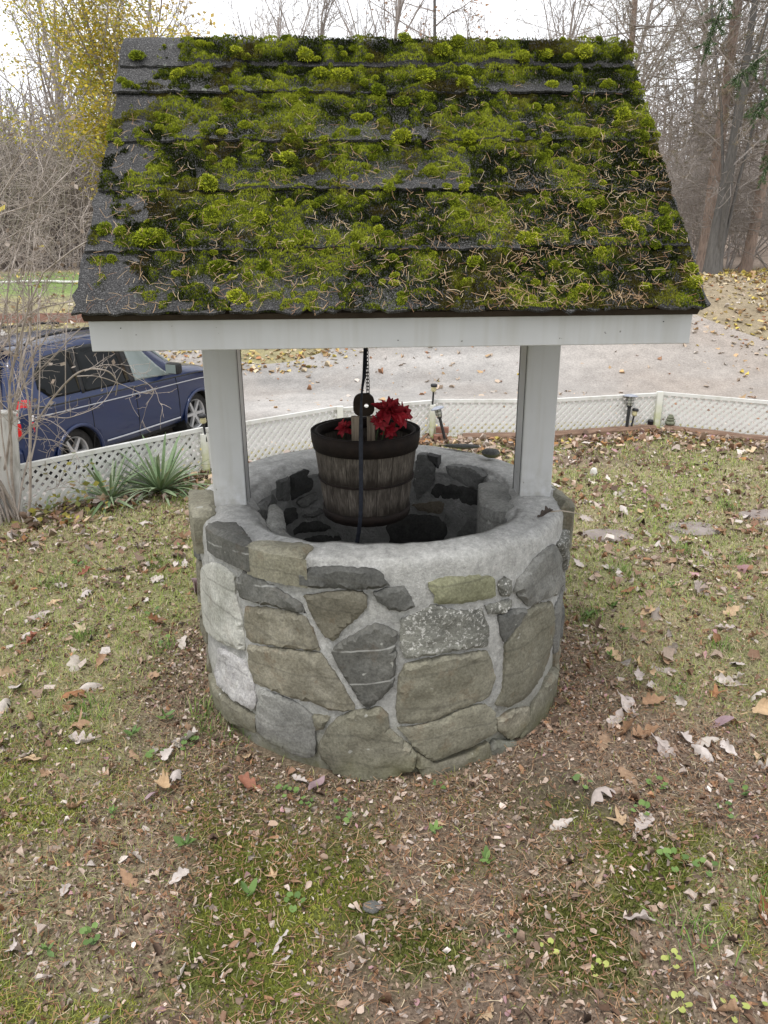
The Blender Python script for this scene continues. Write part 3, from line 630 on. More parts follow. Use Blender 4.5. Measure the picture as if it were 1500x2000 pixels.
for side in (1, -1):                                                   # fascia boards under the eaves
    y = -.6556*side; mb = MB(); z0 = EAVE-.0721; yy = sorted((y, y+.019*side))
    V = [(x, yv, z) for z, x0_, x1_ in ((z0, -.6728, .6659), (z0+.072, -.6728, .6659)) for x, yv in ((x0_, yy[0]), (x1_, yy[0]), (x1_, yy[1]), (x0_, yy[1]))]
    V = [(a_, b_, c_+(.008*(a_/.67) if c_ < z0+.01 else 0)*0) for a_, b_, c_ in V]
    mb.add(V, [(3, 2, 1, 0), (4, 5, 6, 7), (0, 1, 5, 4), (1, 2, 6, 5), (2, 3, 7, 6), (3, 0, 4, 7)]); mb.build('fascia', m_white, roof, bevel=.002)
for x_, z_ in ((-.605, .050), (.0, .016), (.60, .05)):
    mb = MB(); mb.lathe([(.001, -.002), (.0014, -.002), (.0012, .0012), (.001, .0015)], 8, Matrix.Translation((x_, -.6556, EAVE-.0721+z_)) @ Matrix.Rotation(math.pi/2, 4, 'X')); mb.build('nail', m_seam, roof)
for sx in (-1, 1):                                                      # gable ends
    x0_ = sx*(.640); x1_ = sx*.655; V = []
    for x in (x0_, x1_): V += [(x, -.632, EAVE-.02), (x, .632, EAVE-.02), (x, 0, RIDGE-.045)]
    mb = MB(); mb.add(V, [(0, 1, 2), (5, 4, 3), (0, 3, 4, 1), (1, 4, 5, 2), (2, 5, 3, 0)]); mb.build('gable_panel', m_white, roof)

# ================================================================== MOSS AND NEEDLES ON THE ROOF
CUSH=[(-0.636,0.106,15.0),(-0.671,0.191,8.0),(-0.653,0.212,11.0),(-0.571,0.057,4.0),(-0.527,0.06,7.0),(-0.477,0.051,9.0),(-0.45,0.056,7.0),(-0.322,0.07,10.0),(-0.202,0.1,17.0),(-0.165,0.155,15.0),(-0.112,0.166,18.0),(-0.254,0.02,9.0),(-0.396,0.29,16.0),(-0.351,0.373,11.0),(-0.406,0.401,10.0),(-0.548,0.346,11.0),(-0.52,0.391,11.0),(-0.231,0.263,9.0),(-0.236,0.425,12.0),(-0.242,0.497,14.0),(-0.383,0.511,12.0),(-0.653,0.43,9.0),(-0.653,0.74,12.0),(-0.618,0.746,10.0),(-0.55,0.77,20.0),(-0.417,0.695,16.0),(-0.473,0.729,9.0),(-0.305,0.703,12.0),(-0.239,0.793,13.0),(-0.199,0.765,11.0),(-0.292,0.858,10.0),(-0.348,0.954,14.0),(-0.391,0.861,14.0),(-0.081,0.401,11.0),(-0.035,0.46,11.0),(-0.117,0.645,10.0),(-0.169,0.644,8.0),(-0.24,0.653,10.0),(-0.53,0.163,13.0),(-0.014,0.236,13.0),(-0.05,0.34,11.0),(-0.381,0.084,14.0),(-0.428,0.589,17.0),(0.064,0.019,12.0),(0.206,0.033,14.0),(0.161,0.074,17.0),(0.299,0.053,10.0),(0.288,0.026,6.0),(0.37,0.101,16.0),(0.435,0.089,14.0),(0.542,0.077,17.0),(0.671,0.066,6.0),(0.493,0.019,7.0),(0.593,0.018,7.0),(0.221,0.142,12.0),(0.21,0.197,15.0),(0.046,0.176,9.0),(0.11,0.17,20.0),(0.455,0.146,11.0),(0.44,0.207,11.0),(0.591,0.2,12.0),(0.662,0.211,12.0),(0.105,0.251,13.0),(0.044,0.273,13.0),(0.118,0.299,9.0),(0.171,0.304,10.0),(0.245,0.36,10.0),(0.607,0.329,15.0),(0.421,0.298,10.0),(0.664,0.365,13.0),(0.679,0.409,9.0),(0.648,0.416,11.0),(0.524,0.409,12.0),(0.486,0.401,12.0),(0.036,0.42,16.0),(0.203,0.426,15.0),(0.147,0.406,11.0),(-0.004,0.605,11.0),(0.268,0.542,11.0),(0.462,0.538,11.0),(0.382,0.489,11.0),(0.655,0.48,11.0),(0.098,0.546,14.0),(0.238,0.652,13.0),(0.16,0.704,13.0),(0.196,0.642,8.0),(0.305,0.782,14.0),(0.053,0.784,11.0),(0.442,0.771,10.0),(0.47,0.822,11.0),(0.18,0.851,13.0),(-0.009,0.841,12.0),(0.141,0.923,10.0),(0.668,0.878,12.0),(0.662,0.922,14.0),(0.463,0.671,15.0),(0.551,0.738,18.0),(0.63,0.738,15.0),(0.174,0.606,9.0),(0.327,0.411,11.0),(0.644,0.686,9.0),(0.41,0.938,10.0),(0.55,0.936,10.0),(0.357,0.862,10.0),(0.262,0.869,9.0)]
SHRUB=[
([(-2.096,3.936,0.37),(-2.097,4.056,0.37),(-1.942,4.167,0.517),(-1.775,4.107,0.691),(-1.565,3.963,0.846),(-1.423,3.947,0.858),(-1.417,4.082,0.776),(-1.463,4.17,0.685)],9),
([(-2.108,4.212,0.883),(-1.993,4.318,1.056),(-1.862,4.251,1.134),(-1.717,4.109,1.167),(-1.564,4.1,1.195)],8),
([(-2.226,4.469,0.99),(-2.074,4.396,1.087),(-1.885,4.255,1.174),(-1.79,4.254,1.253)],5),
([(-2.146,4.109,0.033),(-2.136,4.248,0.295),(-2.06,4.243,0.594),(-1.909,4.102,0.79),(-1.797,4.031,0.96),(-1.795,4.134,1.157),(-1.806,4.26,1.252),(-1.703,4.225,1.357)],8),
([(-2.306,4.401,-0.038),(-2.222,4.389,0.38),(-2.112,4.247,0.878),(-1.992,4.182,1.154),(-1.943,4.29,1.408),(-1.89,4.413,1.561)],8),
([(-1.902,4.536,0.529),(-1.837,4.485,0.84),(-1.853,4.602,0.995),(-1.835,4.716,1.216),(-1.763,4.66,1.364),(-1.669,4.516,1.503),(-1.647,4.495,1.587),(-1.656,4.628,1.648),(-1.657,4.72,1.711),(-1.593,4.636,1.838)],4),
([(-2.04,4.212,1.56),(-2.002,4.318,1.611),(-1.855,4.251,1.643),(-1.711,4.109,1.669),(-1.637,4.1,1.717),(-1.565,4.237,1.824)],6),
([(-2.153,4.401,1.446),(-2.059,4.389,1.477),(-1.914,4.247,1.515),(-1.834,4.182,1.539),(-1.753,4.29,1.584)],5),
([(-1.801,4.401,1.983),(-1.792,4.389,1.909),(-1.716,4.247,1.811),(-1.717,4.182,1.75),(-1.786,4.29,1.678)],3.5),
([(-1.992,4.014,0.563),(-1.973,4.158,0.58),(-1.91,4.217,0.567),(-1.745,4.105,0.576),(-1.633,3.986,0.611),(-1.524,4.034,0.649),(-1.502,4.179,0.689),(-1.419,4.208,0.824)],4.5),
([(-2.015,4.109,0.469),(-1.975,4.248,0.421),(-1.889,4.243,0.419),(-1.749,4.102,0.422),(-1.666,4.031,0.406)],4),
([(-2.157,4.014,0.083),(-2.055,4.158,0.084),(-1.95,4.217,0.125),(-1.786,4.105,0.179),(-1.561,3.986,0.222)],3.5),
([(-1.926,4.212,0.301),(-1.992,4.318,0.121),(-1.962,4.251,0.022)],3),
([(-1.859,4.014,0.59),(-1.864,4.158,0.519),(-1.837,4.217,0.443),(-1.756,4.105,0.445)],3),
([(-2.212,4.212,-0.035),(-2.209,4.318,0.263),(-2.124,4.251,0.475),(-1.999,4.109,0.645),(-1.958,4.1,0.735),(-1.967,4.237,0.878),(-1.936,4.32,1.033),(-1.854,4.227,1.255)],13),
([(-2.156,4.401,0.62),(-2.013,4.389,0.74),(-1.785,4.247,0.903),(-1.602,4.182,1.046),(-1.524,4.29,1.088),(-1.461,4.413,1.241)],5),
([(-2.12,4.514,0.778),(-1.891,4.393,0.968),(-1.736,4.283,1.144),(-1.633,4.344,1.246),(-1.65,4.488,1.401)],4),
([(-1.546,3.881,0.839),(-1.469,3.953,0.826),(-1.391,4.094,0.755),(-1.287,4.097,0.71),(-1.161,3.958,0.763)],4),
([(-1.503,3.881,0.865),(-1.396,3.953,0.886),(-1.331,4.094,0.801),(-1.23,4.097,0.731),(-1.237,3.958,0.677)],3),
([(-2.096,4.514,1.098),(-1.915,4.393,1.352),(-1.739,4.283,1.483),(-1.667,4.344,1.584)],4),
([(-2.102,4.514,1.72),(-1.944,4.393,1.837),(-1.827,4.283,1.923),(-1.851,4.344,2.024)],4),
([(-2.105,4.401,1.246),(-1.97,4.389,1.353),(-1.763,4.247,1.408),(-1.623,4.182,1.458)],4),
]
STRAP=[(-0.053,2.4,1.211),(-0.055,2.36,1.147),(-0.057,2.29,1.105),(-0.063,2.215,1.058),(-0.067,2.205,0.93),(-0.069,2.212,0.785),(-0.073,2.225,0.682),(-0.085,2.25,0.59),(-0.092,2.26,0.547)]
nrm_f = np.array([0, -kz/SL, RUN/SL]); down_f = np.array([0, -RUN/SL, -kz/SL])
def roof_h(t):
    """height of the shingle surface above the deck plane at slope position t"""
    t = np.asarray(t, float); h = np.full(t.shape, .018); c_ = [0.0]+COURSE[1:]
    for a_, b_ in zip(c_[:-1], c_[1:]):
        k = (t >= a_) & (t < b_); h[k] = .006+.009*((t[k]-a_)/(b_-a_)*.8+.2)
    h[t < .125] = .024
    return h
def moss_cov(x, t):
    n1 = fbm(x*8, t*8, 3, 3); n2 = fbm(x*30, t*30, 13, 3)
    bias = -.60+.40*smooth(-.66, -.42, x)+.14*smooth(-.1, .3, x)+.16*smooth(.06, .17, t)-.10*smooth(.83, .97, t)*smooth(.3, -.1, x)
    e = np.zeros_like(x)
    for c_ in COURSE[1:5]: e = np.maximum(e, smooth(.055, .0, np.abs(t-c_+.018)))
    return smooth(-.02, .06, .42*n1+.58*n2+bias+.10*e-.092+.04*smooth(-.5, -.2, x))
N = 330000
x = rng.uniform(-HL, HL, N); tt = rng.uniform(.02, 1.0, N); cv = moss_cov(x, tt); k = rng.random(N) < cv; x, tt, cv = x[k], tt[k], cv[k]
n = len(x); bulge = fbm(x*38, tt*38, 23, 2)
h = roof_h(tt)+.001+.036*np.clip(bulge-.45, 0, 1)*cv
P = np.array([RP(0, 0, 0)])+np.stack([x, np.zeros(n), np.zeros(n)], 1)+down_f*(tt*SL)[:, None]+nrm_f*h[:, None]
hue = -.04+fbm(x*11, tt*11, 33, 3)+.85*(bulge-.5)+rng.normal(0, .08, n)+.05*smooth(.3, -.5, x)
pal = np.array([[.015, .021, .004], [.042, .058, .007], [.092, .118, .010], [.18, .215, .016], [.29, .325, .035]])
ci = np.clip((hue-.30)/.42, 0, .999)*4; i0 = ci.astype(int); cols = pal[i0]*(1-(ci-i0))[:, None]+pal[i0+1]*(ci-i0)[:, None]
brown = smooth(.60, .68, fbm(x*13, tt*13, 43, 2))[:, None]*.5; cols = cols*(1-brown)+np.array([.10, .075, .02])*brown
d = nrm_f*.8+np.array([0, 0, .5])+rng.normal(0, .55, (n, 3)); d /= np.linalg.norm(d, axis=1, keepdims=True)
s = np.cross(d, rng.normal(0, 1, (n, 3))); s /= np.linalg.norm(s, axis=1, keepdims=True)
ln = rng.uniform(.0022, .0055, n)[:, None]; wd = rng.uniform(.0011, .0022, n)[:, None]
V = np.stack([P-s*wd-d*.001, P+s*wd-d*.001, P+d*ln], 1).reshape(-1, 3); F = np.arange(3*n).reshape(-1, 3)
C = np.repeat(cols, 3, 0).reshape(n, 3, 3).copy(); C[:, 2] *= 1.35; C[:, :2] *= .8
m_moss = vcol('moss', .9, .2, 200, .1, transl=.12)
o = obj('moss', mesh('moss', V, F, C.reshape(-1, 3)), m_moss, roof); o['kind'] = 'stuff'
# cushions: one dome of short shoots, five seedlings of it
m_cush, t, b = _new('moss_cushion'); a = t.nodes.new('ShaderNodeAttribute'); a.attribute_name = 'Col'; oi = t.nodes.new('ShaderNodeObjectInfo')
c = mixc(t, 1.0, a.outputs['Color'], ramp(t, oi.outputs['Random'], [(0, (.55, .60, .5)), (.5, (.95, .95, .9)), (1, (1.35, 1.25, 1.3))]), 'MULTIPLY')
t.links.new(c, b.inputs['Base Color']); b.inputs['Roughness'].default_value = .9; b.inputs['Specular IOR Level'].default_value = .1
cush_me = []
for sd in range(6):
    r = np.random.default_rng(60+sd); n = 520
    u = r.random(n)*2*np.pi; ph = np.arccos(1-r.random(n)*1.05)
    D = np.stack([np.sin(ph)*np.cos(u), np.sin(ph)*np.sin(u), np.cos(ph)], 1)
    lump = 1+.28*(fbm(D[:, 0]*2.1+sd*5, D[:, 1]*2.1, 4, 2)-.5)*2
    P = D*lump[:, None]*np.array([.9, .9, .72]); dd = D+r.normal(0, .42, (n, 3)); dd /= np.linalg.norm(dd, axis=1, keepdims=True)
    s = np.cross(dd, r.normal(0, 1, (n, 3))); s /= np.linalg.norm(s, axis=1, keepdims=True)
    l_ = r.uniform(.16, .34, n)[:, None]; w_ = r.uniform(.05, .085, n)[:, None]
    V = np.stack([P-s*w_, P+s*w_, P+dd*l_], 1).reshape(-1, 3); F = np.arange(3*n).reshape(-1, 3)
    base = pick([(3, (.20, .245, .014)), (3, (.28, .325, .02)), (1.5, (.38, .41, .05)), (1, (.12, .155, .012))], n, r, .15)
    C = np.repeat(base, 3, 0).reshape(n, 3, 3).copy(); C[:, 2] *= 1.25
    k = 14; D2 = []; 
    for i in range(6):
        for j in range(k):
            p_ = i/5*1.6; D2.append((math.sin(p_)*math.cos(2*math.pi*j/k)*.85, math.sin(p_)*math.sin(2*math.pi*j/k)*.85, math.cos(p_)*.68))
    D2 = np.array(D2); F2 = np.array([(i*k+j, i*k+(j+1) % k, (i+1)*k+(j+1) % k) for i in range(5) for j in range(k)]+[(i*k+j, (i+1)*k+(j+1) % k, (i+1)*k+j) for i in range(5) for j in range(k)])
    cush_me.append(mesh('moss_cushion', *join([(V, F, C.reshape(-1, 3)), (D2, F2, np.tile(np.array([[.06, .075, .008]]), (len(D2), 1)))])[:2], join([(V, F, C.reshape(-1, 3)), (D2, F2, np.tile(np.array([[.06, .075, .008]]), (len(D2), 1)))])[2]))
roll_x = math.atan2(kz, RUN)
cu = list(CUSH); r = np.random.default_rng(8)
while len(cu) < 292:
    xx = r.uniform(-HL+.03, HL-.01); t_ = r.uniform(.05, .98)
    if float(moss_cov(np.array([xx]), np.array([t_]))[0]) > .6: cu.append((xx, t_, r.uniform(5, 9.5)))
for i, (xx, t_, rad) in enumerate(cu):
    rad = rad/1000*r.uniform(1.15, 1.4); o = obj('moss_cushion', cush_me[i % 6], m_cush, roof, RP(xx-ROX, t_, float(roof_h(np.array([t_]))[0])+.001))
    o.rotation_mode = 'XYZ'; o.rotation_euler = (Matrix.Rotation(roll_x*.8, 3, 'X') @ Matrix.Rotation(r.random()*6.28, 3, 'Z')).to_euler(); o.scale = (rad*r.uniform(1.0, 1.45), rad, rad*r.uniform(.8, 1.05))
# fallen pine needles, thickest low on the right
N = 8500
x = rng.uniform(-HL+.02, HL-.005, N); tt = np.sqrt(rng.uniform(.02, 1.0, N)); dens = (.10+.9*smooth(-.25, .55, x+.35*(tt-.6)))*smooth(.0, .5, tt)*smooth(.30, .62, fbm(x*6, tt*6, 53, 3)+.08)
dens = np.maximum(dens, .35*smooth(.12, .4, tt)); k = rng.random(N) < dens*.55; x, tt = x[k], tt[k]; n = len(x)
P = np.array([RP(0, 0, 0)])+np.stack([x, np.zeros(n), np.zeros(n)], 1)+down_f*(tt*SL)[:, None]+nrm_f*(roof_h(tt)+rng.uniform(.002, .015, n))[:, None]
az = rng.random(n)*6.28; ax = np.array([[1, 0, 0]]); X = ax*np.cos(az)[:, None]+down_f*np.sin(az)[:, None]+nrm_f*rng.normal(0, .22, n)[:, None]; X /= np.linalg.norm(X, axis=1, keepdims=True)
NN = np.tile(nrm_f, (n, 1)); NN = NN-X*(NN*X).sum(1, keepdims=True); NN /= np.linalg.norm(NN, axis=1, keepdims=True)
cols = pick([(3, (.32, .20, .105)), (3, (.41, .285, .16)), (2, (.22, .115, .06)), (1.2, (.50, .40, .27))], n)
m_needle = vcol('dry_needles', .6, .15, 90, .3)
V, F, C = needles(P, X, NN, rng.uniform(.012, .032, n), np.full(n, .00082), rng.normal(0, .10, n), cols)
o = obj('pine_needles', mesh('pine_needles', V, F, C), m_needle); o['kind'] = 'stuff'; o.parent = roof

# ================================================================== BUCKET, CHAIN, STRAP, FLOWERS
m_stave, t, b = _new('weathered_stave'); v = vec_of(t); oi = t.nodes.new('ShaderNodeObjectInfo'); geo = t.nodes.new('ShaderNodeNewGeometry')
off = t.nodes.new('ShaderNodeVectorMath'); off.operation = 'MULTIPLY_ADD'; off.inputs[1].default_value = (1, 1, 1)
cmb = t.nodes.new('ShaderNodeCombineXYZ'); sc_ = t.nodes.new('ShaderNodeMath'); sc_.operation = 'MULTIPLY'; sc_.inputs[1].default_value = 37.0
t.links.new(oi.outputs['Random'], sc_.inputs[0]); t.links.new(sc_.outputs[0], cmb.inputs[0]); t.links.new(sc_.outputs[0], cmb.inputs[1])
t.links.new(v, off.inputs[0]); t.links.new(cmb.outputs[0], off.inputs[2])
mp = t.nodes.new('ShaderNodeMapping'); mp.inputs['Scale'].default_value = (60, 60, 3.5); t.links.new(off.outputs[0], mp.inputs['Vector'])
mp2 = t.nodes.new('ShaderNodeMapping'); mp2.inputs['Scale'].default_value = (22, 22, 4.5); t.links.new(off.outputs[0], mp2.inputs['Vector'])
gr = noise_node(t, mp.outputs['Vector'], 4, 5, .7); st = noise_node(t, mp2.outputs['Vector'], 1.6, 4, .6)
sp = t.nodes.new('ShaderNodeSeparateXYZ'); t.links.new(v, sp.inputs['Vector'])
c = ramp(t, gr, [(.3, (.04, .034, .029)), (.5, (.105, .09, .074)), (.72, (.215, .188, .157))])
# dark weather stains that run down from the hoops
mr = t.nodes.new('ShaderNodeMapRange'); mr.inputs['From Min'].default_value = 0; mr.inputs['From Max'].default_value = .30; t.links.new(sp.outputs['Z'], mr.inputs['Value'])
band = ramp(t, mr.outputs['Result'], [(0, .95), (.11, .42), (.26, .10), (.42, .22), (.47, .46), (.56, .16), (.72, .06), (.84, .26), (1.0, .9)])
ad = t.nodes.new('ShaderNodeMath'); ad.operation = 'ADD'; t.links.new(band, ad.inputs[0]); t.links.new(st, ad.inputs[1])
c = mixc(t, ramp(t, ad.outputs[0], [(.52, 0.0), (.92, .95)]), c, (.022, .017, .013))
t.links.new(c, b.inputs['Base Color']); b.inputs['Roughness'].default_value = .85; b.inputs['Specular IOR Level'].default_value = .2; bump(t, b, gr, .8, .004)
m_hoop = simple('rusty_hoop', [(.3, (.011, .008, .007)), (.7, (.026, .017, .013))], 25, .75, .5, metal=.25)
bucket = empty('wooden_bucket', (-.058, 2.42, .625)); tag(bucket, 'round weathered wooden stave bucket hanging over the well shaft', 'bucket')
BT, BB, BH, NS = .172, .137, .285, 20
def brad(z): return BB+(BT-BB)*z/BH
V = []; F = []; na = 4; w = 2*math.pi/NS
for zi_, z in enumerate(np.linspace(0, BH, 7)):
    for a in range(na+1):
        th = -w/2+w*.965*a/na+w*.0175; ro_ = brad(z)*(1-.016*abs(2*a/na-1)**2.5); V.append((ro_*math.sin(th), -ro_*math.cos(th), z))
    for a in range(na+1):
        th = -w/2+w*.985*a/na+w*.0075; ri_ = brad(z)-.011; V.append((ri_*math.sin(th), -ri_*math.cos(th), z))
k = 2*(na+1)
for zi_ in range(6):
    for a in range(na): F += [(zi_*k+a, zi_*k+a+1, (zi_+1)*k+a+1, (zi_+1)*k+a), (zi_*k+na+1+a, (zi_+1)*k+na+1+a, (zi_+1)*k+na+2+a, zi_*k+na+2+a)]
    F += [(zi_*k, (zi_+1)*k, (zi_+1)*k+na+1, zi_*k+na+1), (zi_*k+na, zi_*k+k-1, (zi_+1)*k+k-1, (zi_+1)*k+na)]
for a in range(na): F += [(a, na+1+a, na+2+a, a+1), (6*k+a, 6*k+a+1, 6*k+na+2+a, 6*k+na+1+a)]
stave_me = mesh('stave', V, F); stave_me.materials.append(m_stave)
for i in range(NS): obj('stave', stave_me, None, bucket, rot=(0, 0, i*w+.09))
def hoop(z0, z1, th_, o_, bulg=.002):
    mb = MB(); pr = [(brad(z0)+o_, z0), (brad((z0+z1)/2)+o_+bulg, (z0+z1)/2), (brad(z1)+o_, z1), (brad(z1)+o_-th_, z1), (brad(z0)+o_-th_, z0)]
    mb.lathe(pr, 56, closed=True); return mb.build('hoop', m_hoop, bucket, smooth_=True)
hoop(BH-.052, BH+.004, .004, .0045); hoop(.005, .036, .004, .0045); hoop(BH*.46, BH*.46+.006, .004, .004, .001)
mb = MB(); mb.lathe([(BT-.012, BH-.030), (BT-.0095, BH+.003), (BT-.016, BH+.003), (BT-.018, BH-.030)], 56, closed=True); mb.build('inner_band', m_hoop, bucket, smooth_=True)
mb = MB(); mb.lathe([(.001, .010), (BB-.010, .010), (BB-.010, .022), (.001, .022)], 32); mb.build('bottom', m_stave, bucket)
m_soil = simple('dark_filling', [(.3, (.018, .014, .011)), (.7, (.05, .04, .03))], 40, .95, .8)
mb = MB(); mb.lathe([(.001, BH-.10), (.08, BH-.095), (BT-.028, BH-.11), (BT-.028, BH-.14), (.001, BH-.14)], 32); mb.build('filling', m_soil, bucket, smooth_=True)
# upright wooden ear with a dark rounded head and a hole for the chain
m_ear = simple('pale_ear_wood', [(.3, (.10, .075, .055)), (.5, (.30, .245, .18)), (.7, (.42, .35, .27))], 1.0, .8, .5, stretch=(70, 70, 5))
for dx_, wd_ in ((-.028, .034), (.018, .026)):
    mb = MB(); mb.box(dx_-wd_/2, dx_+wd_/2, -.008, .008, BH-.12, BH+.045); mb.build('ear_board', m_ear, bucket, bevel=.002)
m_head = simple('dark_ear_head', [(.3, (.014, .010, .008)), (.7, (.045, .03, .02))], 18, .8, .6)
V = []; F = []; ns = 40; hx, hz, hr = .008, -.004, .007
for i in range(ns):
    a = 2*math.pi*i/ns; ex = .034*(1 if math.sin(a) > 0 else 1.0)*math.copysign(abs(math.cos(a))**.75, math.cos(a)); ez = .036*math.copysign(abs(math.sin(a))**(.8 if math.sin(a) > 0 else .55), math.sin(a))
    hxp, hzp = hx+hr*math.cos(a), hz+hr*1.15*math.sin(a)
    V += [(ex, -.009, ez), (hxp, -.009, hzp), (ex, .009, ez), (hxp, .009, hzp)]
for i in range(ns):
    j = (i+1) % ns; A, B_ = 4*i, 4*j
    F += [(A, A+1, B_+1, B_), (A+2, B_+2, B_+3, A+3), (A, B_, B_+2, A+2), (A+1, A+3, B_+3, B_+1)]
head = obj('ear_head', mesh('ear_head', V, F), m_head, bucket, (-.004, 0, BH+.082))
m_sil = simple('chain_steel', [(.3, (.02, .02, .02)), (.7, (.06, .055, .05))], 30, .5, metal=.7)
chain = empty('bucket_chain', (-.057, 2.40, 1.02)); tag(chain, 'thin dark steel chain holding the bucket under the roof', 'chain')
lm = MB(); R1, r1 = .0048, .0012; kk = 12
ring = []
for i in range(kk):
    a = 2*math.pi*i/kk; ring.append((R1*.8*math.cos(a), 0, R1*1.45*math.sin(a)))
V = []; F = []
for i in range(kk):
    p = Vector(ring[i]); tdir = (Vector(ring[(i+1) % kk])-Vector(ring[i-1])).normalized(); n_ = Vector((0, 1, 0)); b_ = tdir.cross(n_)
    V += [p+(n_*math.cos(2*math.pi*j/5)+b_*math.sin(2*math.pi*j/5))*r1 for j in range(5)]
F = [(i*5+j, ((i+1) % kk)*5+j, ((i+1) % kk)*5+(j+1) % 5, i*5+(j+1) % 5) for i in range(kk) for j in range(5)]
link_me = mesh('chain_link', V, F, None, True); link_me.materials.append(m_sil)
def run_chain(p0, p1):
    p0, p1 = Vector(p0), Vector(p1); d_ = p1-p0; n = int(d_.length/.0112); q = d_.to_track_quat('Z', 'Y')
    for i in range(n):
        m_ = q.to_matrix().to_4x4() @ Matrix.Rotation(math.pi/2*(i % 2)+.5, 4, 'Z'); o = bpy.data.objects.new('chain_link', link_me); link(o, chain)
        o.matrix_local = Matrix.Translation(p0+d_*((i+.5)/n)) @ m_
run_chain((-.003, -.02, .425), (.007, .02, -.014)); run_chain((.002, -.01, .425), (.012, .018, -.014))
m_strap = simple('blue_black_strap', [(.3, (.012, .014, .020)), (.7, (.032, .036, .05))], 60, .7, .4)
SP = [Vector(p) for p in STRAP]; SP = [Vector((SP[0].x, 2.41, 1.425))]+SP[0:]
Q = []
for i in range(len(SP)-1):
    a0, a1, a2, a3 = SP[max(i-1, 0)], SP[i], SP[i+1], SP[min(i+2, len(SP)-1)]
    for s_ in np.linspace(0, 1, 6, endpoint=False):
        Q.append(.5*((2*a1)+(-a0+a2)*s_+(2*a0-5*a1+4*a2-a3)*s_**2+(-a0+3*a1-3*a2+a3)*s_**3))
Q += [SP[-1], SP[-1]+Vector((-.02, .03, -.16))]; V = []; F = []; n = len(Q)
for i, p in enumerate(Q):
    tw = .1+2.2*math.exp(-((p.z-1.06)/.05)**2)*.45; ww = .0062*(1-.42*math.exp(-((p.z-1.05)/.06)**2))
    s_ = Vector((math.cos(tw), math.sin(tw), 0)); nn = Vector((-math.sin(tw), math.cos(tw), 0))*.0025
    V += [p-s_*ww-nn*.6, p-nn*1.2, p+s_*ww-nn*.6, p+s_*ww+nn*.6, p+nn*1.2, p-s_*ww+nn*.6]
for i in range(n-1):
    for j in range(6): F.append((i*6+j, i*6+(j+1) % 6, (i+1)*6+(j+1) % 6, (i+1)*6+j))
F += [(5, 4, 3, 2, 1, 0), tuple((n-1)*6+j for j in range(6))]
tag(obj('hanging_strap', mesh('hanging_strap', V, F, None, True), m_strap), 'dark blue flat strap hanging past the bucket into the well', 'strap')
# red cloth flowers in the bucket
m_pet = randcol('red_petal', [(.16, .006, .012), (.32, .012, .022), (.25, .02, .03), (.40, .04, .05)], .6, .25, 50, .1)
m_stem = simple('flower_stem', [(.3, (.03, .05, .02)), (.7, (.06, .09, .03))], 30, .8)
pet_me = []
for sd in range(3):
    r = np.random.default_rng(20+sd); V = []; F = []; ns = 7
    for i in range(ns+1):
        u = i/ns; wd_ = .0115*math.sin(math.pi*min(u*.9+.08, 1))**.7*(1 if u < .85 else .75); zz_ = .010*math.sin(u*2.4+sd*.4)+.012*u*u*(sd-1); xx = .052*u
        V += [(xx, -wd_, zz_+.004), (xx, 0, zz_), (xx, wd_, zz_+.004)]
    F = [(i*3+j, i*3+j+1, (i+1)*3+j+1, (i+1)*3+j) for i in range(ns) for j in range(2)]
    me = mesh('petal', V, F, None, True); me.materials.append(m_pet); pet_me.append(me)
def flower(loc, nrm, npet, size, label, seed):
    r = np.random.default_rng(seed); e = empty('cloth_flower', loc); tag(e, label, 'flower', 'red cloth flowers in the bucket')
    e.rotation_euler = Vector(nrm).to_track_quat('Z', 'Y').to_euler()
    for i in range(npet):
        lay = i/npet; el = -.15+1.15*lay+r.normal(0, .12); az = i*2.4+r.normal(0, .15)
        o = obj('petal', pet_me[i % 3], None, e, (0, 0, .004*lay)); o.rotation_euler = (Matrix.Rotation(az, 3, 'Z') @ Matrix.Rotation(-el, 3, 'Y') @ Matrix.Rotation(r.normal(0, .3), 3, 'X')).to_euler(); o.scale = (size*(1-.35*lay)*r.uniform(.85, 1.1),)*3
    mb = MB(); q = e.matrix_basis.to_3x3().inverted() if False else Vector(nrm).to_track_quat('Z', 'Y').inverted()
    mb.tube([(0, 0, 0), q @ Vector((-.01, .0, -.05)), q @ Vector((-.03, 0, -.14))], .002, 5); mb.build('stem', m_stem, e)
flower((.014, 2.385, .972), (.35, -.55, .7), 30, 1.25, 'largest red cloth flower leaning out beside the dark ear head', 1)
flower((.046, 2.41, .960), (.8, -.35, .35), 22, 1.1, 'red cloth flower drooping over the bucket rim', 2)
flower((-.012, 2.385, .945), (-.2, -.9, .25), 16, .7, 'small red cloth flower low in front of the ear head', 3)
flower((.02, 2.40, .915), (.2, -.9, -.1), 14, .75, 'dark red cloth flower hanging down inside the bucket', 4)
flower((-.125, 2.44, .905), (-.4, -.6, .6), 18, .8, 'dark red cloth flower tucked against the bucket side', 5)

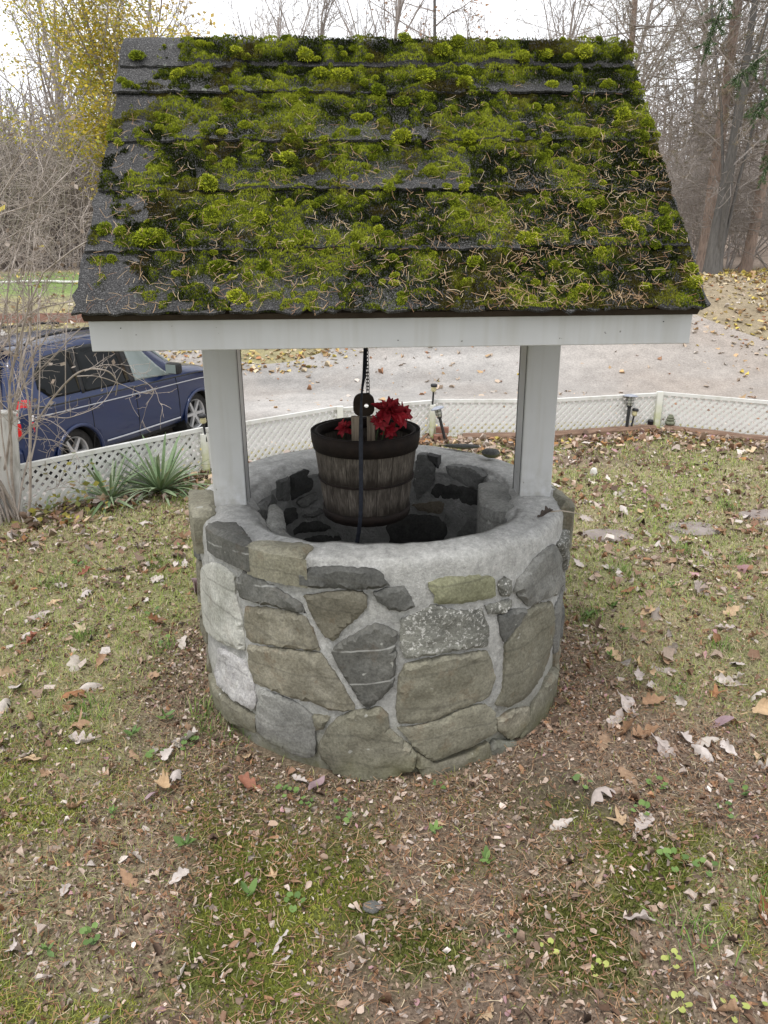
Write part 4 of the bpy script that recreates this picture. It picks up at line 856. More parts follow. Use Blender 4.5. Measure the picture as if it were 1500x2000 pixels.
# loose bits lying on the rim
m_slate = SM['dark']
def pebble(name, loc, size, mat, label, cat, seed, rz=0, group=None):
    r = np.random.default_rng(seed); bm = bmesh.new(); bmesh.ops.create_icosphere(bm, subdivisions=3, radius=1)
    for v_ in bm.verts:
        p = v_.co; n_ = 1+.5*(float(fbm(p.x*1.1+seed, p.y*1.1+p.z*.7, seed % 30, 2))-.5); v_.co = p*n_
        v_.co.x = math.copysign(abs(v_.co.x)**.85, v_.co.x); v_.co.z = math.copysign(abs(v_.co.z)**.8, v_.co.z)
    me = bpy.data.meshes.new(name); bm.to_mesh(me); bm.free(); me.polygons.foreach_set('use_smooth', np.ones(len(me.polygons), bool))
    o = obj(name, me, mat, None, loc, (0, 0, rz), size); return tag(o, label, cat, group)
pebble('loose_rock', (.412, 2.845, .711), (.036, .026, .018), m_slate, 'small angular black rock lying on the well rim by the post', 'rock', 3, -.3)
pebble('loose_rock', (.31, 2.972, .705), (.075, .018, .009), m_slate, 'thin dark slate flake lying on the back of the well rim', 'rock', 5, -.15)
m_twig = simple('dry_twig', [(.3, (.30, .25, .20)), (.7, (.45, .39, .32))], 30, .8)
mb = MB(); mb.tube([(.0, 0, .006), (.03, -.008, .012), (.06, -.012, .008), (.09, -.022, .004)], [.0025, .002, .0018, .0012], 6)
tag(mb.build('dry_twig', m_twig, None, (.505, 2.19, ZT+.012)), 'thin pale twig lying on the well rim near the post', 'twig')
m_dleaf = simple('wet_dead_leaf', [(.3, (.045, .035, .03)), (.7, (.09, .07, .055))], 40, .7, .4)

# ================================================================== LAWN COVER (nobody could count it)
def scatter(n, xr, yr, wfun, r=rng):
    x = r.uniform(*xr, n); y = r.uniform(*yr, n); dw = np.hypot(x+.01, y-2.48)
    k = (r.random(n) < wfun(x, y)) & (y < fence_y(x)-.02) & (dw > .632); return x[k], y[k]
def in_view(x, y, mrg=.9):
    dep = y*.9407+.51; return np.abs(x) < .5*dep+mrg
def lod(y): return np.clip((2.6/np.maximum(y, .9))**1.15, .22, 1.6)
# grass blades
x, y = scatter(520000, (-3.4, 3.6), (.85, 6.3), lambda x, y: in_view(x, y)*(lawn_zone(x, y)[0]*.95+.05)*np.clip(lod(y), 0, 1)*.72); n = len(x)
P = np.stack([x, y, gz(x, y)], 1); U = np.tile([0, 0, 1.], (n, 1)); mixn = fbm(x*2.2, y*2.2, 121)
green = rng.random(n) < np.clip(.56+1.3*(mixn-.5)+.18*smooth(0, -1, x), .15, .92)
cols = np.where(green[:, None], pick([(3, (.23, .31, .07)), (2, (.33, .41, .11)), (1, (.15, .215, .055)), (1.6, (.43, .43, .145))], n), pick([(3, (.45, .385, .24)), (2, (.55, .48, .33)), (2, (.31, .25, .145)), (1, (.38, .36, .18))], n))
dsc = np.clip(y/2.4, .8, 2.2)
V, F, C = blades(P, U, rng.uniform(.014, .042, n)*np.where(green, 1.0, .9), rng.uniform(.0014, .0026, n)*dsc, cols, .95, .8)
m_grass = vcol('grass_blades', .75, .15, 40, .2, transl=.2)
o = obj('grass', mesh('grass', V, F, C), m_grass); o['kind'] = 'stuff'; o['label'] = 'short half dead grass of the lawn'
# ground moss in front
x, y = scatter(420000, (-2.2, 2.2), (.85, 3.2), lambda x, y: in_view(x, y)*lawn_zone(x, y)[2]*.9); n = len(x)
P = np.stack([x, y, gz(x, y)], 1); hue = fbm(x*4, y*4, 131)+.25*smooth(.2, -.8, x)+rng.normal(0, .08, n)
ci = np.clip((hue-.36)/.42, 0, .999)*3; i0 = ci.astype(int); pal = np.array([[.045, .055, .012], [.10, .115, .02], [.20, .215, .035], [.33, .335, .07]])
cols = pal[i0]*(1-(ci-i0))[:, None]+pal[i0+1]*(ci-i0)[:, None]
V, F, C = blades(P, np.tile([0, 0, 1.], (n, 1)), rng.uniform(.005, .013, n), rng.uniform(.0018, .0034, n), cols, .9, .4)
o = obj('ground_moss', mesh('ground_moss', V, F, C), m_moss); o['kind'] = 'stuff'; o['label'] = 'low yellow green moss growing in the bare lawn'
# broken leaf fragments
LITTER = [(3, (.33, .235, .175)), (3, (.44, .345, .28)), (2.6, (.24, .145, .095)), (1.8, (.52, .435, .38)), (2.0, (.31, .17, .095)), (2.0, (.12, .08, .058)), (.5, (.60, .53, .48)), (.35, (.42, .25, .26))]
x, y = scatter(330000, (-3.4, 3.6), (.85, 6.3), lambda x, y: in_view(x, y)*lawn_zone(x, y)[1]*np.clip(lod(y), 0, 1)*.6); n = len(x)
P = np.stack([x, y, gz(x, y)+rng.uniform(.002, .014, n)], 1); sz = rng.lognormal(math.log(.0118), .45, n).clip(.005, .034)*np.clip(y/2.6, .9, 1.5)
V, F, C = chips(P, sz, pick(LITTER, n, rng, .28), .75, .52)
m_litter = vcol('leaf_litter', .75, .22, 120, .25, transl=.1)
o = obj('leaf_litter', mesh('leaf_litter', V, F, C), m_litter); o['kind'] = 'stuff'; o['label'] = 'crumbled brown leaf litter over the lawn'
x, y = scatter(330000, (-2.6, 2.8), (.85, 4.0), lambda x, y: in_view(x, y)*np.clip(.20+lawn_zone(x, y)[1]-.5*lawn_zone(x, y)[0], .12, 1)*(1-.8*lawn_zone(x, y)[3])*(1-.6*lawn_zone(x, y)[2])*smooth(4.0, 1.4, y)*.75); n = len(x)
P = np.stack([x, y, gz(x, y)+rng.uniform(.001, .008, n)], 1)
V, F, C = chips(P, rng.uniform(.004, .0095, n)*np.clip(y/2, .8, 1.6), pick([(3, (.20, .135, .095)), (3, (.28, .20, .145)), (2, (.13, .085, .06)), (1.5, (.38, .30, .23)), (1, (.085, .06, .045))], n, rng, .3), .7, .5)
o = obj('leaf_crumbs', mesh('leaf_crumbs', V, F, C), m_litter); o['kind'] = 'stuff'; o['label'] = 'fine brown leaf crumbs covering the bare soil'
# pine needles and grass straw on the ground
x, y = scatter(150000, (-2.4, 2.6), (.85, 4.2), lambda x, y: in_view(x, y)*np.clip(.25+.75*smooth(2.6, 1.6, y)+.6*smooth(.1, .6, x)*smooth(3.4, 2.0, y), 0, 1)*(.35+.9*smooth(.4, .62, fbm(x*2.6, y*2.6, 141)))*.42); n = len(x)
P = np.stack([x, y, gz(x, y)+rng.uniform(.004, .02, n)], 1); az = rng.random(n)*6.28; X = np.stack([np.cos(az), np.sin(az), rng.normal(0, .14, n)], 1); X /= np.linalg.norm(X, axis=1, keepdims=True)
NN = np.tile([0, 0, 1.], (n, 1)); NN = NN-X*(NN*X).sum(1, keepdims=True); NN /= np.linalg.norm(NN, axis=1, keepdims=True)
V, F, C = needles(P, X, NN, rng.uniform(.014, .036, n), np.full(n, .0013), rng.normal(0, .05, n), pick([(3, (.30, .165, .085)), (2, (.38, .25, .15)), (2, (.20, .10, .055)), (.8, (.48, .40, .27))], n))
o = obj('fallen_needles', mesh('fallen_needles', V, F, C), m_needle); o['kind'] = 'stuff'; o['label'] = 'brown pine needles strewn on the lawn'

# ================================================================== FALLEN LEAVES, one by one
def leaf_oak(seed, curl):
    r = np.random.default_rng(seed); ns = 22; V = []; F = []; lob = r.uniform(3.2, 4.2); ph = r.uniform(0, 6)
    for i in range(ns+1):
        u = i/ns; env = math.sin(math.pi*min(.04+u*.95, 1))**.75*(.75+.35*u)
        for j, s in enumerate((-1, -.5, 0, .5, 1)):
            w = .30*env*(.52+.48*abs(math.cos(lob*math.pi*u+ph*(1 if s > 0 else 1.07))))
            xx = u-.5+.10*abs(s)*env; yy = s*w
            zz_ = curl*(.55*(yy*yy)*4+.30*math.sin(2.6*u+ph)*.3+.22*(u-.5)**2)+.05*math.sin(9*u+s*3+ph)*abs(s)
            V.append((xx, yy, zz_))
    F = [(i*5+j, i*5+j+1, (i+1)*5+j+1, (i+1)*5+j) for i in range(ns) for j in range(4)]
    b = len(V); V += [(-.5, -.012, 0), (-.5, .012, 0), (-.72, .012, .05), (-.72, -.008, .05)]; F.append((b, b+1, b+2, b+3)); return V, F
def leaf_maple(seed, curl):
    r = np.random.default_rng(seed); n = 44; V = [(0, 0, 0)]; F = []; ph = r.uniform(0, 6)
    tips = [0, .95, -.95, 1.95, -1.95, 2.75, -2.75]; ln = [.58, .54, .54, .40, .40, .26, .26]
    for ring_ in (.35, .7, 1.0):
        for i in range(n):
            a = -math.pi+2*math.pi*i/n; rad = .20
            for tp, l_ in zip(tips, ln): rad = max(rad, l_*max(0, 1-abs((a-tp+math.pi) % (2*math.pi)-math.pi)*(1.9))) if abs((a-tp+math.pi) % (2*math.pi)-math.pi) < .6 else rad
            rad *= ring_ if ring_ < 1 else 1+.07*math.sin(i*2.3+ph)
            if ring_ < 1: rad = min(rad, .34*ring_+.1)
            xx, yy = rad*math.cos(a), rad*math.sin(a); V.append((xx, yy, curl*(.9*xx*xx*math.cos(ph)+1.1*yy*yy)+.06*ring_*math.sin(3*a+ph)))
    F = [(0, 1+i, 1+(i+1) % n) for i in range(n)]
    for q in (0, 1): F += [(1+q*n+i, 1+(q+1)*n+i, 1+(q+1)*n+(i+1) % n, 1+q*n+(i+1) % n) for i in range(n)]
    b = len(V); V += [(-.18, -.010, 0), (-.18, .010, 0), (-.62, .008, .06), (-.62, -.008, .06)]; F.append((b, b+1, b+2, b+3)); return V, F
def leaf_simple(seed, curl):
    V = []; F = []; ns = 12
    for i in range(ns+1):
        u = i/ns; w = .21*math.sin(math.pi*min(.03+u*.96, 1))**.8
        for s in (-1, 0, 1): V.append((u-.5, s*w, curl*(.9*abs(s)*w+.5*(u-.5)**2+.12*math.sin(5*u+seed))))
    F = [(i*3+j, i*3+j+1, (i+1)*3+j+1, (i+1)*3+j) for i in range(ns) for j in range(2)]; return V, F
m_lf = {
 'pale': randcol('leaf_pale', [(.42, .36, .33), (.52, .46, .43), (.47, .42, .36), (.56, .50, .47)], .7, .18, 9),
 'brown': randcol('leaf_brown', [(.24, .14, .08), (.31, .19, .115), (.36, .235, .15), (.22, .15, .10)], .7, .25, 9),
 'tan': randcol('leaf_tan', [(.46, .32, .19), (.52, .38, .24), (.42, .30, .19), (.50, .41, .29)], .7, .2, 9),
 'rust': randcol('leaf_rust', [(.27, .12, .06), (.32, .16, .08), (.24, .09, .06), (.30, .14, .09)], .65, .25, 9),
 'mauve': randcol('leaf_mauve', [(.31, .22, .24), (.37, .27, .29), (.27, .19, .20)], .65, .2, 9),
 'yellow': randcol('leaf_yellow', [(.52, .42, .10), (.58, .46, .16), (.48, .40, .14)], .65, .2, 9),
}
LEAVES = {}
for key in m_lf:
    L_ = []
    for i in range(5):
        V, F = (leaf_oak(i*7+len(key), (.5, 1.1, 1.7, .9, 2.4)[i]) if i % 2 == 0 or key == 'pale' else leaf_maple(i*11+len(key), (.4, .9, 1.6, 1.3, .7)[i]))
        if key in ('mauve',) or (key == 'yellow' and i > 2): V, F = leaf_simple(i, .8+.4*i)
        me = mesh('fallen_leaf', V, F, None, True); me.materials.append(m_lf[key]); L_.append(me)
    LEAVES[key] = L_
LTEXT = {'pale': ('curled pale greyish oak leaf lying on the lawn', 'pale fallen leaves on the lawn'), 'brown': ('crumpled dull brown leaf lying on the lawn', 'brown fallen leaves on the lawn'),
 'tan': ('dry light tan leaf lying on the lawn', 'tan fallen leaves on the lawn'), 'rust': ('rust red fallen leaf lying on the lawn', 'rust red fallen leaves on the lawn'),
 'mauve': ('small mauve pink leaf lying on the lawn', 'mauve fallen leaves on the lawn'), 'yellow': ('yellow fallen leaf lying near the fence', 'yellow fallen leaves near the fence')}
def put_leaf(key, x, y, s, i, label=None, group=None, rz=None, tilt=.35, flip=None):
    o = obj('fallen_leaf', LEAVES[key][i % 5], None)
    o.location = (x, y, float(gz(x, y))+.012+.05*s*random.random()); o.rotation_euler = (random.gauss(0, tilt)+(math.pi if (random.random() < .35 if flip is None else flip) else 0), random.gauss(0, tilt), random.random()*6.28 if rz is None else rz)
    o.scale = (s, s*random.uniform(.8, 1.1), s*random.uniform(.7, 1.2))
    if label: return tag(o, label, 'leaf')
    zone = 'beside the fence foot' if y > fence_y(x)-.7 else ('on the back lawn right of the well' if y > 2.9 and x > 0 else ('on the back lawn left of the well' if y > 2.9 else ('on the grass left of the well' if x < -.62 and y > 1.75 else ('on the grass right of the well' if x > .62 and y > 1.75 else 'on the bare ground in front of the well'))))
    kind = 'narrow' if key == 'mauve' else ('lobed oak' if (i % 5) % 2 == 0 or key == 'pale' else 'pointed maple')
    size = 'large ' if s > .085 else ('small ' if s < .065 else '')
    lb = size+{'pale': 'pale grey', 'brown': 'dull brown', 'tan': 'light tan', 'rust': 'rust red', 'mauve': 'mauve pink', 'yellow': 'yellow'}[key]+' curled '+kind+' leaf '+zone
    return tag(o, lb, 'leaf', 'fallen leaves '+zone)
LEAFPOS=[(1.121,3.983,'pale',0.08),(1.371,4.112,'pale',0.098),(1.407,3.978,'pale',0.066),(1.396,3.782,'pale',0.098),(1.302,3.533,'pale',0.072),(1.389,3.549,'pale',0.077),(1.509,3.675,'pale',0.093),(1.552,3.655,'tan',0.076),(1.372,3.621,'pale',0.082),(1.438,3.404,'tan',0.061),(1.389,3.396,'brown',0.09),(1.593,3.494,'pale',0.082),(1.763,3.543,'pale',0.073),(1.966,3.842,'rust',0.092),(1.838,3.456,'tan',0.072),(0.929,3.371,'pale',0.078),(1.053,3.322,'pale',0.065),(1.086,3.259,'pale',0.076),(1.305,3.124,'tan',0.068),(1.248,3.048,'brown',0.07),(1.085,3.085,'rust',0.09),(1.039,3.011,'tan',0.071),(1.098,2.864,'tan',0.079),(1.104,2.816,'pale',0.099),(1.394,3.053,'pale',0.098),(1.451,2.877,'tan',0.089),(1.365,2.742,'pale',0.082),(1.44,2.653,'brown',0.071),(0.796,2.537,'brown',0.066),(0.811,2.517,'tan',0.099),(0.859,2.526,'tan',0.081),(0.933,2.467,'tan',0.065),(1.028,2.495,'brown',0.085),(1.012,2.433,'pale',0.091),(1.076,2.543,'pale',0.085),(1.293,2.472,'pale',0.097),(1.212,2.398,'tan',0.062),(1.235,2.362,'pale',0.081),(0.907,2.384,'pale',0.078),(0.943,2.374,'tan',0.062),(0.928,2.313,'pale',0.086),(0.806,2.192,'pale',0.094),(0.754,2.123,'pale',0.084),(0.999,2.221,'pale',0.07),(0.824,2.05,'brown',0.094),(0.675,1.996,'brown',0.08),(0.858,1.974,'pale',0.08),(0.997,2.006,'pale',0.09),(1.053,1.965,'pale',0.066),(0.755,2.065,'brown',0.093),(-1.597,3.791,'pale',0.087),(-1.287,3.327,'pale',0.091),(-1.411,3.3,'rust',0.068),(-1.447,2.884,'pale',0.092),(-1.32,3.081,'pale',0.068),(-1.274,2.796,'pale',0.063),(-1.222,2.753,'tan',0.094),(-0.932,2.825,'rust',0.094),(-1.137,2.47,'pale',0.095),(-0.971,2.424,'tan',0.079),(-0.835,2.406,'brown',0.071),(-1.241,2.36,'tan',0.06),(-1.084,2.294,'rust',0.086),(-1.002,2.109,'brown',0.089),(-0.954,2.035,'pale',0.093),(-1.077,1.936,'tan',0.071),(-1.103,1.961,'pale',0.069),(-1.197,2.012,'brown',0.086),(-0.82,1.887,'brown',0.078),(-0.635,1.796,'tan',0.084),(-1.039,3.014,'pale',0.066),(-1.076,2.953,'brown',0.079),(-0.634,2.032,'pale',0.096),(-0.663,1.957,'pale',0.077),(-0.615,1.862,'pale',0.071),(-0.663,1.765,'mauve',0.052),(-0.197,1.808,'mauve',0.074),(-0.389,1.815,'rust',0.082),(-1.295,2.328,'pale',0.093),(-1.29,2.22,'pale',0.095),(-1.382,2.429,'tan',0.086),(-1.465,3.162,'pale',0.07),(-1.312,3.957,'pale',0.091)]
for i, (x, y, key, s) in enumerate(LEAFPOS): put_leaf(key, x, y, s, i)
put_leaf('pale', .689, 1.653, .095, 0, 'flat pinkish white oak leaf with deep lobes beside a brown leaf', rz=.9, tilt=.12, flip=False)
put_leaf('tan', .632, 1.662, .075, 1, 'flat orange brown maple leaf touching the pinkish white oak leaf', rz=2.6, tilt=.12, flip=False)
put_leaf('tan', 1.265, 2.177, .15, 4, 'large cupped light tan oak leaf with raised stalk at the lawn edge', rz=.3, tilt=.3, flip=False)
lo = put_leaf('brown', .486, 2.180, .055, 2, 'dark wet brown leaf stuck to the well rim near the post', rz=.4, tilt=.1, flip=False); lo.location.z = ZT+.012; lo.data = lo.data.copy(); lo.data.materials.clear(); lo.data.materials.append(m_dleaf)
put_leaf('rust', -1.40, 2.664, .085, 2, 'long folded rust red leaf alone in the grass left of the well', rz=.6, tilt=.25)
r = np.random.default_rng(91); placed = 0
wts = [('pale', .33), ('brown', .36), ('tan', .18), ('rust', .05), ('mauve', .03)]
while placed < 175:
    x = r.uniform(-2.6, 3.0); y = 1.0+5.0*r.random()**1.3
    if not in_view(np.array([x]), np.array([y]), .05)[0] or math.hypot(x+.01, y-2.48) < .67 or y > fence_y(x)-.1: continue
    if r.random() > (.45 if y < 1.6 else 1)*(.5+.9*float(fbm(np.array([x*1.5]), np.array([y*1.5]), 151)[0])): continue
    key = r.choice([w[0] for w in wts], p=np.array([w[1] for w in wts])/sum(w[1] for w in wts))
    put_leaf(str(key), float(x), float(y), float(r.uniform(.05, .095)*(.75 if y < 1.7 else 1)), placed, tilt=.45); placed += 1
# the rest of the leaves lie too thick or too far to tell apart
def leaf_heap(n, fx, cols, size, name, label, tilt=.5):
    x, y = fx(n); P = np.stack([x, y, gz(x, y)+rng.uniform(.006, .035, len(x))], 1)
    V, F, C = chips(P, size(len(x)), pick(cols, len(x)), tilt, .8); o = obj(name, mesh(name, V, F, C), m_litter); o['kind'] = 'stuff'; o['label'] = label; return o
def along_fence(n):
    x = rng.uniform(-2.0, 3.3, n); y = fence_y(x)-np.abs(rng.normal(0, .22, n))-.05-.12*(x > .5); return x, y
leaf_heap(1700, along_fence, LITTER+[(2, (.55, .42, .28)), (.6, (.50, .40, .10)), (1, (.42, .22, .09))], lambda n: rng.uniform(.025, .065, n), 'leaf_drift', 'dry leaves drifted along the foot of the white fence')
def on_lawn(n):
    x, y = scatter(n, (-2.9, 3.3), (2.2, 6.0), lambda x, y: in_view(x, y)*smooth(.42, .62, fbm(x*2, y*2, 161))*.8*smooth(1.5, 4, y)); return x, y
leaf_heap(5200, on_lawn, LITTER+[(1.5, (.56, .50, .46))], lambda n: rng.uniform(.022, .055, n), 'scattered_leaf_pieces', 'torn pale leaf pieces scattered over the back lawn')
def on_drive(n):
    x = rng.uniform(-9, 12, n); y = rng.uniform(9, 20, n); k = rng.random(n) < .25+.75*smooth(.5, .66, fbm(x*.55, y*.8, 171))+.3*smooth(4, 8, x); return x[k], y[k]
o = leaf_heap(4200, on_drive, [(3, (.50, .40, .31)), (2, (.55, .38, .22)), (1.5, (.40, .22, .13)), (1.5, (.60, .54, .48)), (.5, (.58, .45, .10))], lambda n: rng.uniform(.05, .14, n), 'driveway_leaves', 'fallen leaves scattered over the gravel driveway', .35)
def on_far(n):
    x = rng.uniform(-14, 15, n); y = rng.uniform(16.5, 25, n); k = (y > drive_far(x)-.8) & ~((x < -4) & (y > 19.7) & (rng.random(n) < .93)) & (rng.random(n) < .30+.9*smooth(.42, .6, fbm(x*.6, y*.6, 181))+.8*smooth(21, 22.5, y)); return x[k], y[k]
leaf_heap(24000, on_far, [(3, (.58, .46, .20)), (2.5, (.56, .47, .33)), (2, (.45, .30, .16)), (1.5, (.60, .50, .12)), (1, (.38, .18, .09)), (1, (.62, .55, .45))], lambda n: rng.uniform(.06, .15, n), 'far_lawn_leaves', 'yellow and tan leaves strewn over the far lawn', .3)

# ================================================================== STEPPING STONES, WEEDS
m_step = simple('stepping_stone', [(.3, (.20, .165, .15)), (.6, (.29, .25, .23)), (.8, (.36, .32, .30))], 9, .9, .6, 70)
for i, (x, y, rx, ry, lb) in enumerate([(1.685, 3.89, .140, .100, 'flat round grey stepping stone beside pale leaves right of the well'), (1.175, 3.755, .135, .085, 'sunken round brown stepping stone nearest the well'), (2.16, 4.08, .15, .08, 'reddish flat stepping stone at the end of the row, farthest from the well')]):
    r = np.random.default_rng(70+i); q = [(rx*math.cos(a)*(1+r.normal(0, .035)), ry*math.sin(a)*(1+r.normal(0, .035))) for a in np.linspace(0, 2*math.pi, 14, endpoint=False)]
    S = lambda u, w_, h: (u, w_, h)
    tag(obj('stepping_stone', stone_mesh('stepping_stone', q, S, .008, 700+i, .03, .02, .006), m_step, None, (x, y, float(gz(x, y))+.008)), lb, 'stepping stone', 'stepping stones in the lawn')
pebble('white_stone', (1.397, 4.887, float(gz(1.397, 4.887))+.02), (.022, .02, .035), simple('white_pebble', [(.3, (.6, .58, .54)), (.7, (.72, .7, .66))], 12, .6), 'egg shaped white stone standing alone in the back lawn', 'stone', 9)
pebble('grey_stone', (-.036, 1.392, float(gz(-.036, 1.392))+.004), (.022, .017, .010), SM['gray'], 'small grey pebble set in the ground before the well', 'stone', 12)
m_weed = randcol('weed_leaf', [(.09, .15, .045), (.13, .21, .06), (.17, .26, .075), (.11, .17, .07)], .65, .18, 30)
m_weedy = randcol('weed_leaf_yellow', [(.34, .38, .10), (.42, .44, .14), (.28, .34, .08)], .65, .18, 30)
wl = {}
for key, mt in (('g', m_weed), ('y', m_weedy)):
    V = [(0, 0, 0)]; n = 12
    for i in range(n):
        a = -math.pi+2*math.pi*i/n; rr = .5*(1-.25*math.exp(-((abs(a)-math.pi)/.35)**2)*2.2)*(1+.05*math.cos(7*a)); V.append((.45+rr*math.cos(a), rr*math.sin(a)*.95, .12*rr*rr*2+.05*math.sin(3*a)))
    F = [(0 if False else 1+(i % n), 1+(i+1) % n, 0) for i in range(n)]
    V[0] = (.40, 0, -.03); me = mesh('weed_leaf', V, F, None, True); me.materials.append(mt); wl[key] = me
    V, F = leaf_simple(3, .5); V = [(v_[0]+.5, v_[1], v_[2]) for v_ in V]; me = mesh('weed_leaf', V, F, None, True); me.materials.append(mt); wl[key+'l'] = me
WTXT = {'g': ('low weed with rounded scalloped green leaves in the lawn', 'round leaved green weeds'), 'y': ('low weed with rounded yellow green leaves near the bare soil', 'yellow green weeds'), 'gl': ('rosette weed with narrow pointed green leaves in the lawn', 'narrow leaved weeds')}
r = np.random.default_rng(31); wpos = []
def weed(key, x, y, s, nl):
    e = empty('weed', (x, y, float(gz(x, y)))); tag(e, WTXT[key][0], 'weed', WTXT[key][1])
    for i in range(nl):
        az = i*2.4+r.normal(0, .3); d_ = s*r.uniform(.2, .9) if key != 'gl' else 0; h = r.uniform(.008, .03)
        o = obj('leaf', wl[key], None, e, (d_*math.cos(az), d_*math.sin(az), h)); o.rotation_euler = (r.normal(0, .2), r.normal(-.15, .25)-(.35 if key == 'gl' else 0), az); q = s*r.uniform(.55, .9)*(1.4 if key == 'gl' else 1); o.scale = (q, q, q)
for x, y, s, nl, key in [(.57, 1.811, .030, 3, 'g'), (.72, 1.519, .026, 7, 'g'), (.79, 1.502, .022, 5, 'g'), (.36, 1.27, .018, 4, 'y'), (.45, 1.22, .018, 4, 'y'), (.62, 1.24, .020, 5, 'y'), (.60, 1.14, .020, 4, 'y'), (.70, 1.13, .022, 4, 'y'), (.78, 1.12, .02, 4, 'y'), (.82, 1.06, .024, 5, 'g'), (.66, 1.03, .02, 4, 'y'), (.86, 1.17, .03, 6, 'g'), (.95, 1.24, .03, 6, 'gl'), (.27, 1.30, .016, 3, 'g'), (.13, 1.62, .028, 4, 'gl'),
    (-.62, 2.02, .026, 9, 'g'), (-.28, 1.78, .022, 7, 'g'), (-.22, 1.745, .018, 6, 'g'), (-.12, 1.72, .018, 5, 'g'), (-.52, 1.58, .034, 6, 'gl'), (-.33, 1.42, .034, 5, 'gl'), (-.22, 1.40, .022, 5, 'g'), (-.75, 1.70, .026, 5, 'gl'), (-.80, 2.05, .03, 6, 'gl'), (-.70, 1.95, .028, 5, 'g'), (1.0, 1.78, .026, 6, 'g'), (.93, 1.70, .022, 5, 'g'), (.78, 1.80, .024, 6, 'g'), (.70, 1.70, .022, 5, 'g'), (.15, 1.80, .02, 6, 'g'), (1.15, 1.62, .03, 6, 'gl'), (.35, 1.02, .02, 5, 'g')]: weed(key, x, y, s, nl)
for i in range(34):
    x = r.uniform(-1.9, 2.1); y = r.uniform(1.1, 3.6)
    if in_view(np.array([x]), np.array([y]), -.05)[0] and math.hypot(x, y-2.48) > .72: weed(['g', 'gl', 'g', 'y'][i % 4] if y < 1.4 else ['g', 'gl'][i % 2], x, y, r.uniform(.018, .032), int(r.integers(4, 8)))
# taller green tufts against the well and in the lawn
tx = []; 
for (x, y, s, n) in [(-.60, 2.19, .075, 60), (-.565, 2.10, .06, 50), (-.50, 2.04, .05, 40), (.93, 1.36, .07, 90), (.70, 1.32, .06, 70), (.76, 3.2, .06, 90), (1.1, 3.3, .06, 90), (1.5, 3.55, .06, 90), (1.75, 3.45, .06, 80), (.85, 2.85, .06, 80), (1.02, 2.3, .05, 70), (-1.2, 2.7, .06, 80), (-1.0, 2.2, .05, 80), (-1.5, 3.2, .06, 80), (-1.1, 3.4, .06, 70), (1.6, 2.9, .06, 70), (2.0, 4.2, .07, 80), (1.3, 2.6, .05, 70), (1.2, 1.9, .06, 70), (-.85, 2.6, .05, 60)]:
    q = rng.normal(0, .035, (n, 2)); tx.append(np.stack([x+q[:, 0], y+q[:, 1], np.full(n, s)], 1))
tx = np.concatenate(tx); P = np.stack([tx[:, 0], tx[:, 1], gz(tx[:, 0], tx[:, 1])], 1); n = len(P)
V, F, C = blades(P, np.tile([0, 0, 1.], (n, 1)), tx[:, 2]*rng.uniform(.5, 1.3, n), rng.uniform(.0018, .0034, n), pick([(3, (.13, .22, .05)), (2, (.20, .30, .07)), (1, (.09, .15, .04)), (1, (.38, .33, .19))], n), .6, .7)
o = obj('grass_tufts', mesh('grass_tufts', V, F, C), m_grass); o['kind'] = 'stuff'; o['label'] = 'longer green grass tufts in the lawn'

# ================================================================== WHITE LATTICE FENCE
m_lat = simple('white_plastic', [(.25, (.50, .49, .42)), (.42, (.66, .655, .62)), (.7, (.76, .76, .74))], 5, .5, .1, 40)
m_fpost, t, b = _new('algae_post'); v = vec_of(t); sp = t.nodes.new('ShaderNodeSeparateXYZ'); t.links.new(v, sp.inputs['Vector'])
mr = t.nodes.new('ShaderNodeMapRange'); mr.inputs['From Min'].default_value = .25; mr.inputs['From Max'].default_value = -.02; t.links.new(sp.outputs['Z'], mr.inputs['Value'])
nn = noise_node(t, v, 18, 4); mu = t.nodes.new('ShaderNodeMath'); mu.operation = 'MULTIPLY'; mu.use_clamp = True; t.links.new(mr.outputs['Result'], mu.inputs[0]); t.links.new(ramp(t, nn, [(.3, .3), (.6, 1.2)]), mu.inputs[1])
t.links.new(mixc(t, mu.outputs[0], (.74, .74, .68), (.42, .45, .12)), b.inputs['Base Color']); b.inputs['Roughness'].default_value = .6
fence = empty('lattice_fence', (.385, 5.936, 0)); tag(fence, 'low white plastic lattice fence curving along the lawn edge', 'fence')
FO = Vector((.385, 5.936, 0)); FH = .30; SWD = .0205; PIT = .0555
def slat_me(h, sgn):
    w_ = SWD*math.sqrt(2)/2; z0, z1 = .012, h-.026; dz = z1-z0; y0, y1 = (-.0045, 0) if sgn > 0 else (0, .0045); V = []
    for yv in (y0, y1): V += [(-w_, yv, z0), (w_, yv, z0), (w_+sgn*dz, yv, z1), (-w_+sgn*dz, yv, z1)]
    me = mesh('slat', V, [(0, 1, 2, 3), (7, 6, 5, 4), (0, 4, 5, 1), (1, 5, 6, 2), (2, 6, 7, 3), (3, 7, 4, 0)]); me.materials.append(m_lat); return me
